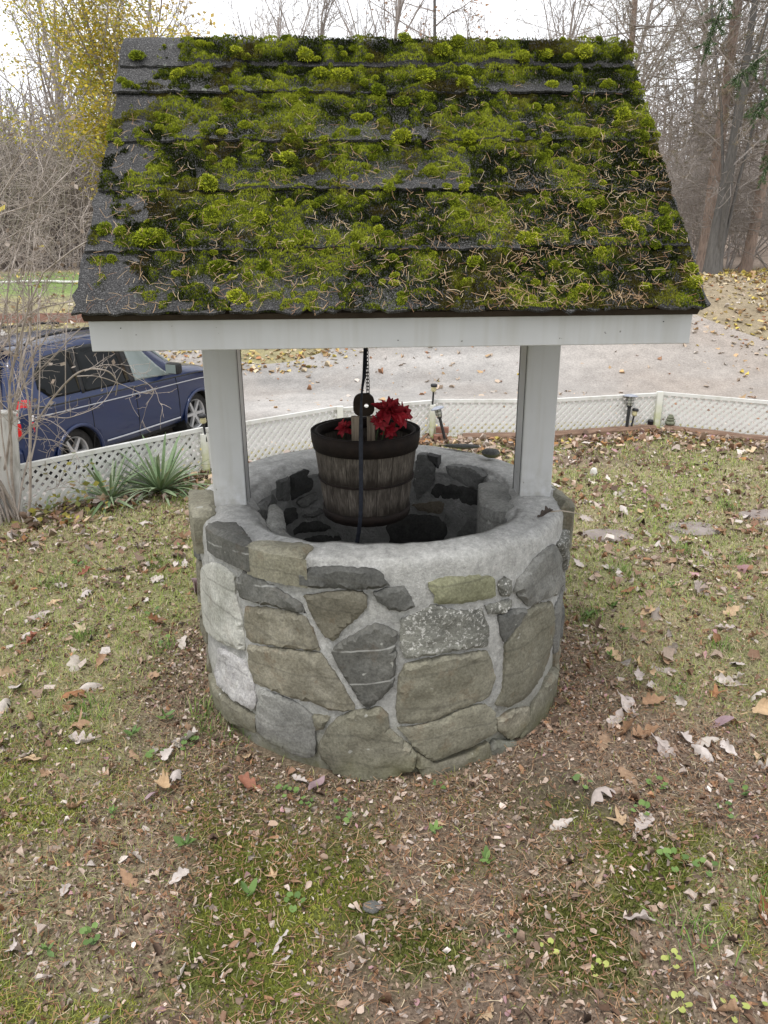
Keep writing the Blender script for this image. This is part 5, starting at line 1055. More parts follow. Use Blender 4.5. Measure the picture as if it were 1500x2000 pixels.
def clip_slat(x, sgn, Ln, h):
    """slat cut by the panel's ends"""
    w_ = SWD*math.sqrt(2)/2; z0, z1 = .012, h-.026; dz = z1-z0
    q = [(x-w_, z0), (x+w_, z0), (x+w_+sgn*dz, z1), (x-w_+sgn*dz, z1)]
    for lim, ss in ((0.004, 1), (Ln-.004, -1)):
        o_ = []
        for i in range(len(q)):
            a, b_ = q[i], q[(i+1) % len(q)]; ia, ib = (a[0]-lim)*ss >= 0, (b_[0]-lim)*ss >= 0
            if ia: o_.append(a)
            if ia != ib: u = (lim-a[0])/(b_[0]-a[0]); o_.append((lim, a[1]+u*(b_[1]-a[1])))
        q = o_
        if len(q) < 3: return None
    y0, y1 = (-.0045, 0) if sgn > 0 else (0, .0045); n = len(q)
    V = [(a, y0, z) for a, z in q]+[(a, y1, z) for a, z in q]
    F = [tuple(range(n)), tuple(range(2*n-1, n-1, -1))]+[(i, n+i, n+(i+1) % n, (i+1) % n) for i in range(n)]
    me = mesh('slat', V, F); me.materials.append(m_lat); return me
SL_ME = {1: slat_me(FH, 1), -1: slat_me(FH, -1)}
for pi in range(len(FENCE)-1):
    a, b_ = Vector((*FENCE[pi], 0)), Vector((*FENCE[pi+1], 0)); d_ = b_-a; d_.normalize(); a = a+d_*.012; b_ = b_-d_*.012; Ln = (b_-a).length; ang = math.atan2(d_.y, d_.x)
    za, zb = float(gz(a.x, a.y)), float(gz(b_.x, b_.y)); zg = (za+zb)/2
    mb = MB(); mb.box(0, Ln, -.012, .012, FH-.028, FH); mb.box(0, Ln, -.008, .008, 0, .016); mb.box(.0, .014, -.010, .010, .0, FH-.03); mb.box(Ln-.014, Ln, -.010, .010, .0, FH-.03)
    pn = mb.build('panel', m_lat, fence, a-FO+Vector((0, 0, zg)), (.05*math.sin(pi*2.7), .006*math.sin(pi*5.1), ang), bevel=.002)
    dz = FH-.038
    for sgn in (1, -1):
        xs = np.arange(-dz-PIT if sgn > 0 else -PIT*.5, Ln+(PIT if sgn > 0 else dz+PIT), PIT)
        for x in xs:
            w_ = SWD*.71; lo = min(x-w_, x-w_+sgn*dz); hi = max(x+w_, x+w_+sgn*dz)
            if lo > .006 and hi < Ln-.006: obj('slat', SL_ME[sgn], None, pn, (x, 0, 0))
            else:
                me = clip_slat(x, sgn, Ln, FH)
                if me: obj('slat', me, None, pn)
for i, (x, y) in enumerate(FENCE):
    if i < 2: continue
    mb = MB(); hgt = .27 if i in (2, 4) else .31; 
    if i in (2, 4): mb.tube([(0, 0, -.02), (0, 0, hgt)], .024, 14)
    else: mb.box(-.022, .022, -.022, .022, -.02, hgt)
    p = mb.build('fence_post', m_fpost, fence, Vector((x, y-.036, float(gz(x, y))))-FO)
# wide weathered board post at the end
m_wpost = simple('weathered_white_post', [(.3, (.34, .33, .30)), (.45, (.58, .57, .54)), (.7, (.72, .71, .68))], 7, .8, .3, stretch=(3, 3, .6))
mb = MB(); mb.box(-.17, .0, -.03, .03, -.02, .60); mb.box(-.18, .008, -.036, .036, .60, .615)
o = mb.build('gate_post', m_wpost, None, (-2.05, 4.10, 0), (0, .09, .3), bevel=.004); tag(o, 'weathered white wooden post standing taller than the lattice fence', 'post')
# timbers and bricks along the foot of the fence
m_timber = simple('old_timber', [(.3, (.13, .085, .06)), (.5, (.22, .14, .10)), (.7, (.30, .21, .15))], 5, .9, .6, 40, stretch=(1, 5, 5))
def timber(x0, x1, lab, off=.075, h=.055):
    a = Vector((x0, fence_y(x0)-off, 0)); b_ = Vector((x1, fence_y(x1)-off, 0)); Ln = (b_-a).length; d_ = b_-a
    V = []; F = []; ns = 16; r = np.random.default_rng(int(abs(x0)*100)); pr = [(-.04, 0), (-.042, h*.7), (-.03, h), (.03, h), (.042, h*.7), (.04, 0)]
    for i in range(ns+1):
        for (yy, zz_) in pr: V.append((Ln*i/ns, yy+r.normal(0, .002), zz_+r.normal(0, .002)-.01))
    for i in range(ns):
        for j in range(6): F.append((i*6+j, i*6+(j+1) % 6, (i+1)*6+(j+1) % 6, (i+1)*6+j))
    F += [(0, 1, 2, 3, 4, 5), tuple(ns*6+j for j in range(5, -1, -1))]
    tag(obj('landscape_timber', mesh('landscape_timber', V, F), m_timber, None, (a.x, a.y, float(gz((x0+x1)/2, a.y))), (0, 0, math.atan2(d_.y, d_.x))), lab, 'timber', 'timbers edging the fence')
timber(1.32, 2.19, 'long brown timber edging the fence up to the corner'); timber(2.27, 3.33, 'mossy reddish timber edging the fence beyond the corner'); timber(.62, 1.27, 'short brown timber behind the leaning lamp and the post')
m_brick = simple('red_brick', [(.3, (.25, .12, .085)), (.7, (.36, .19, .14))], 14, .9, .5)
for (x, y, z, rz, lab) in [(.44, 5.80, .022, .15, 'reddish brick lying at the foot of the fence post'), (.46, 5.86, .066, -.1, 'upper brick stacked behind the leaning lamp')]:
    mb = MB(); mb.box(-.05, .05, -.025, .025, -.022, .022); tag(mb.build('brick', m_brick, None, (x, y, z), (0, 0, rz), bevel=.003), lab, 'brick')

# ================================================================== SOLAR PATH LAMPS
m_blk = simple('black_plastic', [(.3, (.012, .012, .013)), (.7, (.03, .03, .032))], 20, .5, spec=.4)
m_cap = simple('lamp_cap', [(.3, (.24, .26, .31)), (.7, (.36, .38, .43))], 20, .3, spec=.5)
m_lens, t, b = _new('lamp_lens'); b.inputs['Base Color'].default_value = (.62, .62, .52, 1); b.inputs['Roughness'].default_value = .25; b.inputs['Transmission Weight'].default_value = .3
m_amber, t, b = _new('amber_lens'); b.inputs['Base Color'].default_value = (.62, .56, .33, 1); b.inputs['Roughness'].default_value = .3; b.inputs['Transmission Weight'].default_value = .15
def lamp_cage(base, top, label, cap=True, scale=1.0):
    base, top = Vector(base), Vector(top); d_ = top-base; Ln = d_.length; e = empty('path_lamp', base); e.rotation_euler = d_.to_track_quat('Z', 'Y').to_euler(); tag(e, label, 'lamp')
    hs = Ln-.085*scale
    mb = MB(); mb.tube([(0, 0, -.03), (0, 0, hs)], [.011*scale, .012*scale], 12); mb.lathe([(.012*scale, hs), (.019*scale, hs+.008), (.019*scale, hs+.012), (.01*scale, hs+.014)], 14); mb.build('stake', m_blk, e)
    mb = MB(); mb.lathe([(.014*scale, hs+.012), (.018*scale, hs+.03), (.019*scale, Ln-.012), (.012*scale, Ln-.01)], 16); mb.build('lens', m_lens, e, smooth_=True)
    for i in range(6):
        a = i*math.pi/3; mb = MB(); mb.tube([(.017*scale*math.cos(a), .017*scale*math.sin(a), hs+.008), (.024*scale*math.cos(a), .024*scale*math.sin(a), hs+.03), (.025*scale*math.cos(a), .025*scale*math.sin(a), Ln-.008)], .0016, 5); mb.build('cage_wire', m_blk, e)
    for z in (hs+.035, hs+.058):
        mb = MB(); P_ = [(.025*scale*math.cos(a), .025*scale*math.sin(a), z) for a in np.linspace(0, 2*math.pi, 19)]; mb.tube(P_, .0013, 5, False); mb.build('cage_ring', m_blk, e)
    if cap:
        mb = MB(); mb.lathe([(.052*scale, Ln-.008), (.053*scale, Ln-.002), (.03*scale, Ln+.009), (.001, Ln+.012)], 24); mb.build('cap', m_cap, e, smooth_=True)
def lamp_small(base, top, label, mhead=m_amber):
    base, top = Vector(base), Vector(top); d_ = top-base; Ln = d_.length; e = empty('path_lamp', base); e.rotation_euler = d_.to_track_quat('Z', 'Y').to_euler(); tag(e, label, 'lamp')
    hs = Ln-.062
    mb = MB(); mb.tube([(0, 0, -.02), (0, 0, hs)], .0075, 10); mb.build('stake', m_blk, e)
    mb = MB(); mb.lathe([(.010, hs), (.022, hs+.008), (.019, hs+.016), (.022, hs+.022), (.019, hs+.034), (.021, hs+.042)], 18); mb.build('lens', mhead, e, smooth_=True)
    mb = MB(); mb.lathe([(.024, hs+.040), (.026, hs+.044), (.026, hs+.057), (.018, Ln), (.001, Ln+.001)], 18); mb.build('cap', m_blk, e, smooth_=True)
lamp_cage((.478, 5.745, 0), (.410, 5.76, .262), 'black path lamp with flat grey cap leaning before the fence post')
lamp_small((.383, 5.90, .25), (.392, 5.90, .42), 'thin black path lamp stuck in the top of the round fence post')
lamp_cage((1.950, 6.02, 0), (1.965, 6.045, .290), 'upright thick black path lamp with wide grey cap by the fence corner', True, 1.12)
lamp_small((1.985, 6.03, 0), (2.018, 6.05, .185), 'short thin black path lamp beside the thick upright one')
lamp_cage((-1.245, 4.955, 0), (-1.308, 4.93, .285), 'black path lamp without a cap leaning behind the yucca', False)
lamp_small((-1.175, 4.945, .24), (-1.186, 4.945, .405), 'small amber path lamp on the fence post behind the yucca')
mb = MB(); mb.lathe([(.001, 0), (.02, 0), (.024, .03), (.022, .055), (.026, .058), (.02, .075), (.001, .078)], 18)
tag(mb.build('lamp_head', m_blk, None, (2.165, 6.10, .005), smooth_=True), 'short black lamp head sitting on the leaves at the fence corner', 'lamp')
m_orn = simple('ornament_stone', [(.3, (.10, .11, .07)), (.6, (.20, .21, .15)), (.8, (.30, .31, .24))], 30, .8, .4)
orn = empty('garden_ornament', (2.315, 6.075, .045)); tag(orn, 'small greenish ornament of stacked round tiers by the fence corner', 'ornament')
for z, rr, hh in ((0, .040, .034), (.032, .033, .024), (.053, .029, .018), (.069, .018, .014)):
    mb = MB(); mb.lathe([(.001, z), (rr*.8, z), (rr, z+hh*.35), (rr*.95, z+hh*.7), (rr*.6, z+hh), (.001, z+hh)], 20); mb.build('tier', m_orn, orn, smooth_=True)

# ================================================================== YUCCA
m_yuc = randcol('yucca_leaf', [(.13, .20, .09), (.18, .26, .13), (.26, .33, .19), (.36, .41, .28)], .5, .15, 20, .1, .35)
yl = []
for i in range(4):
    V = []; F = []; ns = 9; bend = (.05, .18, .34, .55)[i]
    for j in range(ns+1):
        u = j/ns; w_ = .5*(.55+.45*math.sin(min(u*2.4, 1.57)))*(1-u**4)**.7; th = bend*u*u*1.6; x = u*math.cos(th*.5); z = -u*math.sin(th)*.55
        V += [(x, -w_*.032*2, z+.012*(1-u)), (x, 0, z-.004), (x, w_*.032*2, z+.012*(1-u))]
    F = [(k_*3+q, k_*3+q+1, (k_+1)*3+q+1, (k_+1)*3+q) for k_ in range(ns) for q in range(2)]; me = mesh('leaf', V, F, None, True); me.materials.append(m_yuc); yl.append(me)
def yucca(x, y, size, n, label, seed, name='yucca'):
    r = np.random.default_rng(seed); e = empty(name, (x, y, float(gz(x, y))+.01)); tag(e, label, 'yucca')
    for i in range(n):
        el = math.radians(5+62*((i+.5)/n)**1.2+r.normal(0, 6)); az = i*2.39996+r.normal(0, .15); s = size*r.uniform(.75, 1.1)
        o = obj('leaf', yl[int(r.integers(4)) if el < .9 else int(r.integers(2))], None, e, (.015*math.cos(az), .015*math.sin(az), .01)); o.rotation_euler = (Matrix.Rotation(az, 3, 'Z') @ Matrix.Rotation(-el, 3, 'Y') @ Matrix.Rotation(r.normal(0, .25), 3, 'X')).to_euler(); o.scale = (s, s*.95, s)
yucca(-1.38, 4.52, .36, 92, 'large yucca clump with stiff grey green sword leaves by the fence', 3)
yucca(-1.64, 4.36, .29, 46, 'smaller yucca clump half hidden behind bare twigs', 4)
yucca(-1.93, 4.12, .20, 9, 'young yucca with few leaves at the foot of the weathered post', 5)

# ================================================================== BRANCHES AND TREES
def tubes(branches, k=3):
    """branches: list of (points Nx3, radii N) -> one vertex / quad array"""
    Vs = []; Fs = []; b = 0; ang = np.arange(k)*2*np.pi/k; ca, sa = np.cos(ang), np.sin(ang)
    for P, R in branches:
        P = np.asarray(P, float); n = len(P); T = np.empty_like(P); T[1:-1] = P[2:]-P[:-2]; T[0] = P[1]-P[0]; T[-1] = P[-1]-P[-2]
        T /= np.linalg.norm(T, axis=1, keepdims=True)+1e-9
        ref = np.array([0, 0, 1.]) if abs(T[0, 2]) < .9 else np.array([1., 0, 0])
        A = np.cross(T, ref); A /= np.linalg.norm(A, axis=1, keepdims=True)+1e-9; B = np.cross(T, A)
        R = np.asarray(R)[:, None, None]
        V = P[:, None]+(A[:, None]*ca[None, :, None]+B[:, None]*sa[None, :, None])*R; Vs.append(V.reshape(-1, 3))
        i = np.arange(n-1)[:, None]*k; j = np.arange(k)[None]; q = np.stack([i+j, i+(j+1) % k, i+k+(j+1) % k, i+k+j], 2).reshape(-1, 4)+b; Fs.append(q); b += n*k
    return np.concatenate(Vs), np.concatenate(Fs)
def grow(r, start, d, length, radius, level, spec, out, ends):
    """spec[level] = (children, child length ratio, angle, wander, uplift)"""
    ch, lr, ang, wan, upl = spec[level]; n = 6 if level == 0 else (5 if level == 1 else 4)
    P = [np.array(start, float)]; d = np.array(d, float); d /= np.linalg.norm(d); st = length/n; D = [d]
    for i in range(n):
        d = d+r.normal(0, wan, 3)+np.array([0, 0, upl]); d /= np.linalg.norm(d); P.append(P[-1]+d*st); D.append(d)
    P = np.array(P); R = radius*np.linspace(1, .35 if level < len(spec)-1 else .25, n+1); out.append((level, P, R))
    if level+1 >= len(spec): ends.append(P[-1]); ends.append(P[len(P)//2]); return
    for c_ in range(ch):
        u = (.22 if level else .28)+(.78 if level else .72)*(c_+r.random())/ch; f = min(u*n, n-.001); i = int(f); p = P[i]+(P[i+1]-P[i])*(f-i); dd = D[i]
        a = np.cross(dd, r.normal(0, 1, 3)); a /= np.linalg.norm(a)+1e-9; th = ang*r.uniform(.7, 1.3)
        nd = dd*math.cos(th)+a*math.sin(th)
        grow(r, p, nd, length*lr*(1.15-.65*u)*r.uniform(.75, 1.2), radius*(1-.65*u)*.55, level+1, spec, out, ends)
def bark(name, stops, sc=6, stretch=(4, 4, .7), bs=.6): return simple(name, stops, sc, .9, bs, 14, stretch=stretch, dist=.03)
m_bk = {'grey': bark('bark_grey', [(.3, (.22, .195, .18)), (.7, (.40, .365, .34))]), 'brown': bark('bark_brown', [(.3, (.25, .215, .195)), (.7, (.43, .385, .355))]),  # distance haze put into these pale bark colours, no volume used
        'pine': bark('bark_pine', [(.3, (.16, .12, .10)), (.5, (.31, .235, .195)), (.7, (.41, .31, .255))]), 'dark': bark('bark_dark', [(.3, (.085, .08, .075)), (.7, (.17, .16, .15))]), 'twig': bark('bark_twig', [(.3, (.32, .275, .245)), (.7, (.52, .465, .42))])}
def tree_meshes(seed, height, radius, spec, trunk_levels=1, k=3, start=(0, 0, -.3), lean=(0, 0, 1), minr=.0, stems=1, spread=.4):
    r = np.random.default_rng(seed); out = []; ends = []
    for s in range(stems):
        dd = np.array(lean, float)+(np.array([r.normal(0, spread), r.normal(0, spread), 0]) if stems > 1 else 0)
        grow(r, np.array(start)+np.array([r.normal(0, .12), r.normal(0, .12), 0])*(stems > 1), dd, height*r.uniform(.8, 1.1), radius*(1 if stems == 1 else r.uniform(.5, 1)), 0, spec, out, ends)
    tr = [(P, np.maximum(R, minr)) for l, P, R in out if l < trunk_levels]; cr = [(P, np.maximum(R, minr)) for l, P, R in out if l >= trunk_levels]
    if stems == 1: tr[0][1][0] *= 1.35
    return mesh('trunk', *tubes(tr, 8), None, True), mesh('crown', *tubes(cr, k)), np.array(ends)
def leaf_cloud(P, n_per, spread, size, pal, r, name='foliage'):
    Q = np.repeat(P, n_per, 0)+r.normal(0, spread, (len(P)*n_per, 3)); n = len(Q)
    X, Y, Z = frames(n, 1.2, r); s = (size*r.uniform(.6, 1.3, n))[:, None]
    V = np.stack([Q-X*s*.5, Q-Y*s*.35, Q+X*s*.5, Q+Y*s*.35], 1).reshape(-1, 3); F = np.arange(4*n).reshape(-1, 4)
    return mesh(name, V, F, np.repeat(pick(pal, n, r), 4, 0))
m_foliage = vcol('foliage', .7, .15, 20, .2, transl=.3)

def place(name, meshes, mats, loc, rz, s, label, cat='tree', group=None, tilt=(0, 0), partnames=('trunk', 'crown', 'foliage')):
    e = empty(name, loc); e.rotation_euler = (tilt[0], tilt[1], rz); e.scale = (s, s, s); tag(e, label, cat, group)
    for pn_, me, mt in zip(partnames, meshes, mats):
        if me is not None: obj(pn_, me, mt, e)
    return e
SPEC_T = [(11, .50, .62, .045, .02), (7, .48, .70, .10, .03), (6, .50, .70, .13, .03), (4, .5, .7, .15, .02)]
SPEC_V = [(12, .62, .42, .035, .02), (7, .45, .55, .09, .06), (5, .5, .6, .12, .04), (3, .5, .7, .15, .02)]
SPEC_S = [(7, .55, .55, .10, .02), (6, .52, .70, .14, .02), (4, .55, .75, .18, .0)]
protoT = [tree_meshes(200+i, 12, .16, SPEC_T if i % 2 else SPEC_V, 2, 3, minr=.011) for i in range(4)]
protoS = [tree_meshes(240+i, 3.6, .035, SPEC_S, 1, 3, minr=.007, stems=8, spread=.45) for i in range(4)]
r = np.random.default_rng(17)
def hz(x, y): return float(gz(x, y))
# tall bare trees in the wood behind the drive
spots = [(-20, 38), (-16.5, 44), (-23, 46), (-13.5, 36), (-18.5, 52), (-11, 47), (-25, 40), (-9.5, 54), (-3.0, 41), (-5.5, 44), (.2, 42), (-1.6, 50), (2.4, 52), (5.0, 47), (-7.5, 60), (13.5, 36), (16.5, 42), (11.0, 40), (19.5, 38), (14.0, 50), (21, 47), (17.5, 33), (9.5, 46), (23.5, 42), (-29, 52), (27, 52)]
for i, (x, y) in enumerate(spots):
    m_ = protoT[i % 4]; back = y > 46
    place('bare_tree', m_[:2], (m_bk['brown' if i % 3 else 'grey'], m_bk['twig' if i % 2 else 'brown']), (x, y, hz(x, y)), r.random()*6.28, r.uniform(.8, 1.15),
          ('leafless grey tree rising from the wood beyond the mown lawn' if x < -8 else 'leafless spreading tree rising behind the well roof' if x < 8 else 'leafless tree in the wood behind the pines'), 'tree',
          ('bare trees left of the drive' if x < -8 else 'bare trees behind the roof' if x < 8 else 'bare trees behind the pines'))
# thicket of bare shrubs at the wood's edge
for i in range(54):
    left = i < 34; x = r.uniform(-19, -9.6) if left else r.uniform(8.5, 18.5); y = r.uniform(26, 36) if left else r.uniform(24.5, 34); m_ = protoS[i % 4]
    place('bare_shrub', m_[:2], (m_bk['brown'], m_bk['brown' if i % 2 else 'twig']), (x, y, hz(x, y)), r.random()*6.28, r.uniform(.9, 1.7) if left else r.uniform(.8, 1.4),
          'tangled leafless shrub at the edge of the wood by the mown lawn' if left else 'tangled leafless shrub below the pines', 'shrub', 'bare shrubs by the mown lawn' if left else 'bare shrubs below the pines')
# far wood on the rise: one mass of thin stems and twigs
out = []; rr = np.random.default_rng(5)
for i in range(1500):
    x = rr.uniform(-70, 70); y = rr.uniform(46, 95); z = hz(x, y); h = rr.uniform(5, 9.5); d_ = np.array([rr.normal(0, .06), rr.normal(0, .06), 1]); p = np.array([x, y, z])
    out.append((np.stack([p, p+d_*h*.5, p+d_*h]), np.array([.10, .07, .02])*rr.uniform(.6, 1.3)))
    for j in range(12):
        u = rr.uniform(.2, 1); q = p+d_*h*u; e_ = np.array([rr.normal(0, 1), rr.normal(0, 1), rr.uniform(.2, 1.3)]); l_ = rr.uniform(.8, 2.2); out.append((np.stack([q, q+e_*l_*.5, q+e_*l_*.9+np.array([0, 0, .2])]), np.array([.035, .025, .012])))
o = obj('far_wood', mesh('far_wood', *tubes(out, 3)), m_bk['brown']); o['kind'] = 'stuff'; o['label'] = 'leafless wood covering the far rise'
# yellow leaved tree left of the roof
tr, cr, ends = tree_meshes(77, 9.0, .13, [(13, .52, .75, .06, .03), (7, .5, .7, .12, .03), (5, .5, .75, .15, .02), (2, .5, .7, .15, 0)], 1, 3, minr=.008, stems=2, spread=.18)
rr = np.random.default_rng(6); low = ends[rr.random(len(ends)) < np.clip(1.35-.10*ends[:, 2], .25, 1)]
fol = leaf_cloud(low, 16, .26, .10, [(3, (.62, .48, .07)), (3, (.50, .43, .07)), (2, (.32, .35, .07)), (1, (.66, .52, .14))], rr)
qn = 7500; qd = rr.normal(0, 1, (qn, 3)); qd /= np.linalg.norm(qd, axis=1, keepdims=True); Q = np.array([-.75, -.4, 4.4])+qd*(rr.random(qn)**.45)[:, None]*np.array([1.65, 1.5, 2.5])
Q = Q[fbm(Q[:, 0]*1.3+Q[:, 1]*.7, Q[:, 2]*1.3, 91, 3) > .47]; fol2 = leaf_cloud(Q, 1, .05, .12, [(3, (.64, .51, .07)), (3, (.52, .46, .07)), (2, (.34, .37, .07)), (1, (.68, .55, .14))], rr)
lim = [(np.stack([np.array([0, 0, 1.6+.35*i]), Q[i*37 % len(Q)]*.5+np.array([0, 0, 1.4+.2*i]), Q[i*37 % len(Q)]]), np.array([.03, .02, .008])) for i in range(16)]
cr2 = mesh('limbs', *tubes(lim, 4)); ytree = place('yellow_tree', (tr, cr, fol), (m_bk['grey'], m_bk['brown'], m_foliage), (-8.3, 27.5, hz(-8.3, 27.5)), .6, .95, 'tree with thinning yellow green autumn leaves left of the roof'); obj('limbs', cr2, m_bk['grey'], ytree); obj('foliage', fol2, m_foliage, ytree)
tr, cr, ends = tree_meshes(78, 10.5, .12, [(12, .5, .6, .05, .03), (7, .5, .65, .12, .04), (5, .5, .7, .15, .02), (2, .5, .7, .15, 0)], 1, 3, minr=.009)
fol = leaf_cloud(ends[rr.random(len(ends)) < .55], 3, .18, .17, [(3, (.68, .52, .18)), (2, (.62, .46, .13)), (1, (.70, .56, .28))], rr)
place('golden_tree', (tr, cr, fol), (m_bk['brown'], m_bk['brown'], m_foliage), (-8.0, 31.5, hz(-8.0, 31.5)), 0, 1.05, 'tall tree with sparse golden leaves showing above the roof corner')
# rusty leaved tree beyond the ridge
tr, cr, ends = tree_meshes(79, 13.5, .15, [(14, .36, 1.15, .03, .03), (7, .5, .7, .10, .01), (5, .5, .7, .12, .0)], 1, 3, minr=.012)
fol = leaf_cloud(ends[ends[:, 2] > 6], 4, .20, .16, [(3, (.42, .26, .16)), (2, (.50, .34, .24)), (1, (.34, .20, .12))], rr)
place('rusty_tree', (tr, cr, fol), (m_bk['dark'], m_bk['brown'], m_foliage), (3.3, 44.5, hz(3.3, 44.5)), .4, 1.0, 'tree with rusty brown foliage showing above the middle of the ridge')

# pines with dead lower branches on the right, and the dark many stemmed tree in front of them
def pine(seed, height, rad, lean, nbr, zmin=1.2, needle_z=3.9):
    r = np.random.default_rng(seed); zs = np.linspace(0, 1, 16); wob = np.cumsum(r.normal(0, .018, (16, 2)), 0)
    T = np.stack([lean[0]*zs*height+wob[:, 0], lean[1]*zs*height+wob[:, 1], zs*height-.2], 1); R = rad*(1-.55*zs); R[0] *= 1.3
    trunk = [(T, R)]; br = []; tip = []
    for i in range(nbr):
        z = r.uniform(zmin, height*.95); f = z/height*15; i0 = min(int(f), 14); p = T[i0]+(T[i0+1]-T[i0])*(f-i0); az = r.random()*6.28; L_ = r.uniform(1.0, 4.0)*(1 if z > 2.2 else .7); n = 8
        d_ = np.array([math.cos(az), math.sin(az), r.normal(.02, .16)]); P = [p]
        for j in range(n): d_ = d_+r.normal(0, .09, 3)+np.array([0, 0, -.012 if z < 6 else .01]); d_ /= np.linalg.norm(d_); P.append(P[-1]+d_*L_/n)
        P = np.array(P); br.append((P, np.linspace(.024, .006, n+1)*r.uniform(.6, 1.15)))
        for q in range(int(r.integers(6, 13))):
            f = r.uniform(1.5, n-.01); i0 = int(f); s_ = P[i0]+(P[i0+1]-P[i0])*(f-i0); dd = (P[i0+1]-P[i0])/np.linalg.norm(P[i0+1]-P[i0])*.7+r.normal(0, .55, 3); dd /= np.linalg.norm(dd); l2 = r.uniform(.25, .9)
            m1 = s_+dd*l2*.5+r.normal(0, .03, 3); e_ = m1+(dd+r.normal(0, .3, 3)-np.array([0, 0, .15]))*l2*.5; br.append((np.stack([s_, m1, e_]), np.array([.0085, .006, .004])))
            for w_ in range(2):
                e2 = m1+(dd+r.normal(0, .7, 3))*l2*.4; br.append((np.stack([m1, (m1+e2)/2+r.normal(0, .02, 3), e2]), np.array([.0055, .0045, .003])))
                if z > needle_z and r.random() < .7: tip.append(e2)
            if z > needle_z and r.random() < .8: tip.append(e_)
    return mesh('trunk', *tubes(trunk, 10), None, True), mesh('branches', *tubes(br, 3)), np.array(tip)
m_dead = bark('dead_branch', [(.3, (.22, .19, .17)), (.7, (.42, .375, .34))])
pinepal = [(2, (.20, .165, .10)), (2, (.25, .20, .135)), (1, (.12, .14, .06)), (1, (.30, .24, .17))]
def needle_cloud(tips, r, n_per=9, size=.17):
    Q = np.repeat(tips, n_per, 0); n = len(Q); D = r.normal(0, 1, (n, 3)); D /= np.linalg.norm(D, axis=1, keepdims=True); S = np.cross(D, r.normal(0, 1, (n, 3))); S /= np.linalg.norm(S, axis=1, keepdims=True)
    V = np.stack([Q-S*.005, Q+S*.005, Q+D*(size*r.uniform(.6, 1.2, n))[:, None]], 1).reshape(-1, 3); return mesh('needles', V, np.arange(3*n).reshape(-1, 3), np.repeat(pick(pinepal, n, r), 3, 0))
for (x, y, sd, lean, rad, nb, lab) in [(8.95, 22.6, 1, (.012, .0), .17, 190, 'tall reddish pine with dead lower branches behind the dark tree'), (10.45, 23.2, 2, (.045, .0), .16, 130, 'leaning reddish pine at the edge of the wood'), (7.9, 27.5, 3, (-.01, 0), .13, 120, 'slender pine half hidden behind the roof edge')]:
    tr, brm, tip = pine(sd, 12, rad, lean, nb); place('pine_tree', (tr, brm, needle_cloud(tip, np.random.default_rng(sd))), (m_bk['pine'], m_dead, m_foliage), (x, y, hz(x, y)), 0, 1.0, lab, partnames=('trunk', 'branches', 'needles'))
tr, cr, ends = tree_meshes(31, 8.5, .085, [(12, .48, .80, .05, .02), (8, .5, .75, .12, .01), (5, .5, .75, .16, .0), (3, .5, .7, .15, 0)], 1, 3, minr=.007, stems=3, spread=.10, start=(0, 0, -.3))
mb_ = tubes([(np.array([[0, 0, -.3], [0, 0, .3], [.02, 0, .9], [.05, 0, 1.6], [.13, 0, 3.0], [.2, 0, 5.0], [.25, 0, 8.5]]), np.array([.33, .235, .205, .18, .12, .085, .04]))], 12)
e = place('dark_tree', (tr, cr), (m_bk['dark'], m_dead), (8.62, 21.0, hz(8.62, 21.0)), .4, 1.0, 'dark many stemmed leafless tree standing at the edge of the far lawn')
obj('trunk', mesh('trunk', *mb_, None, True), m_bk['dark'], e)
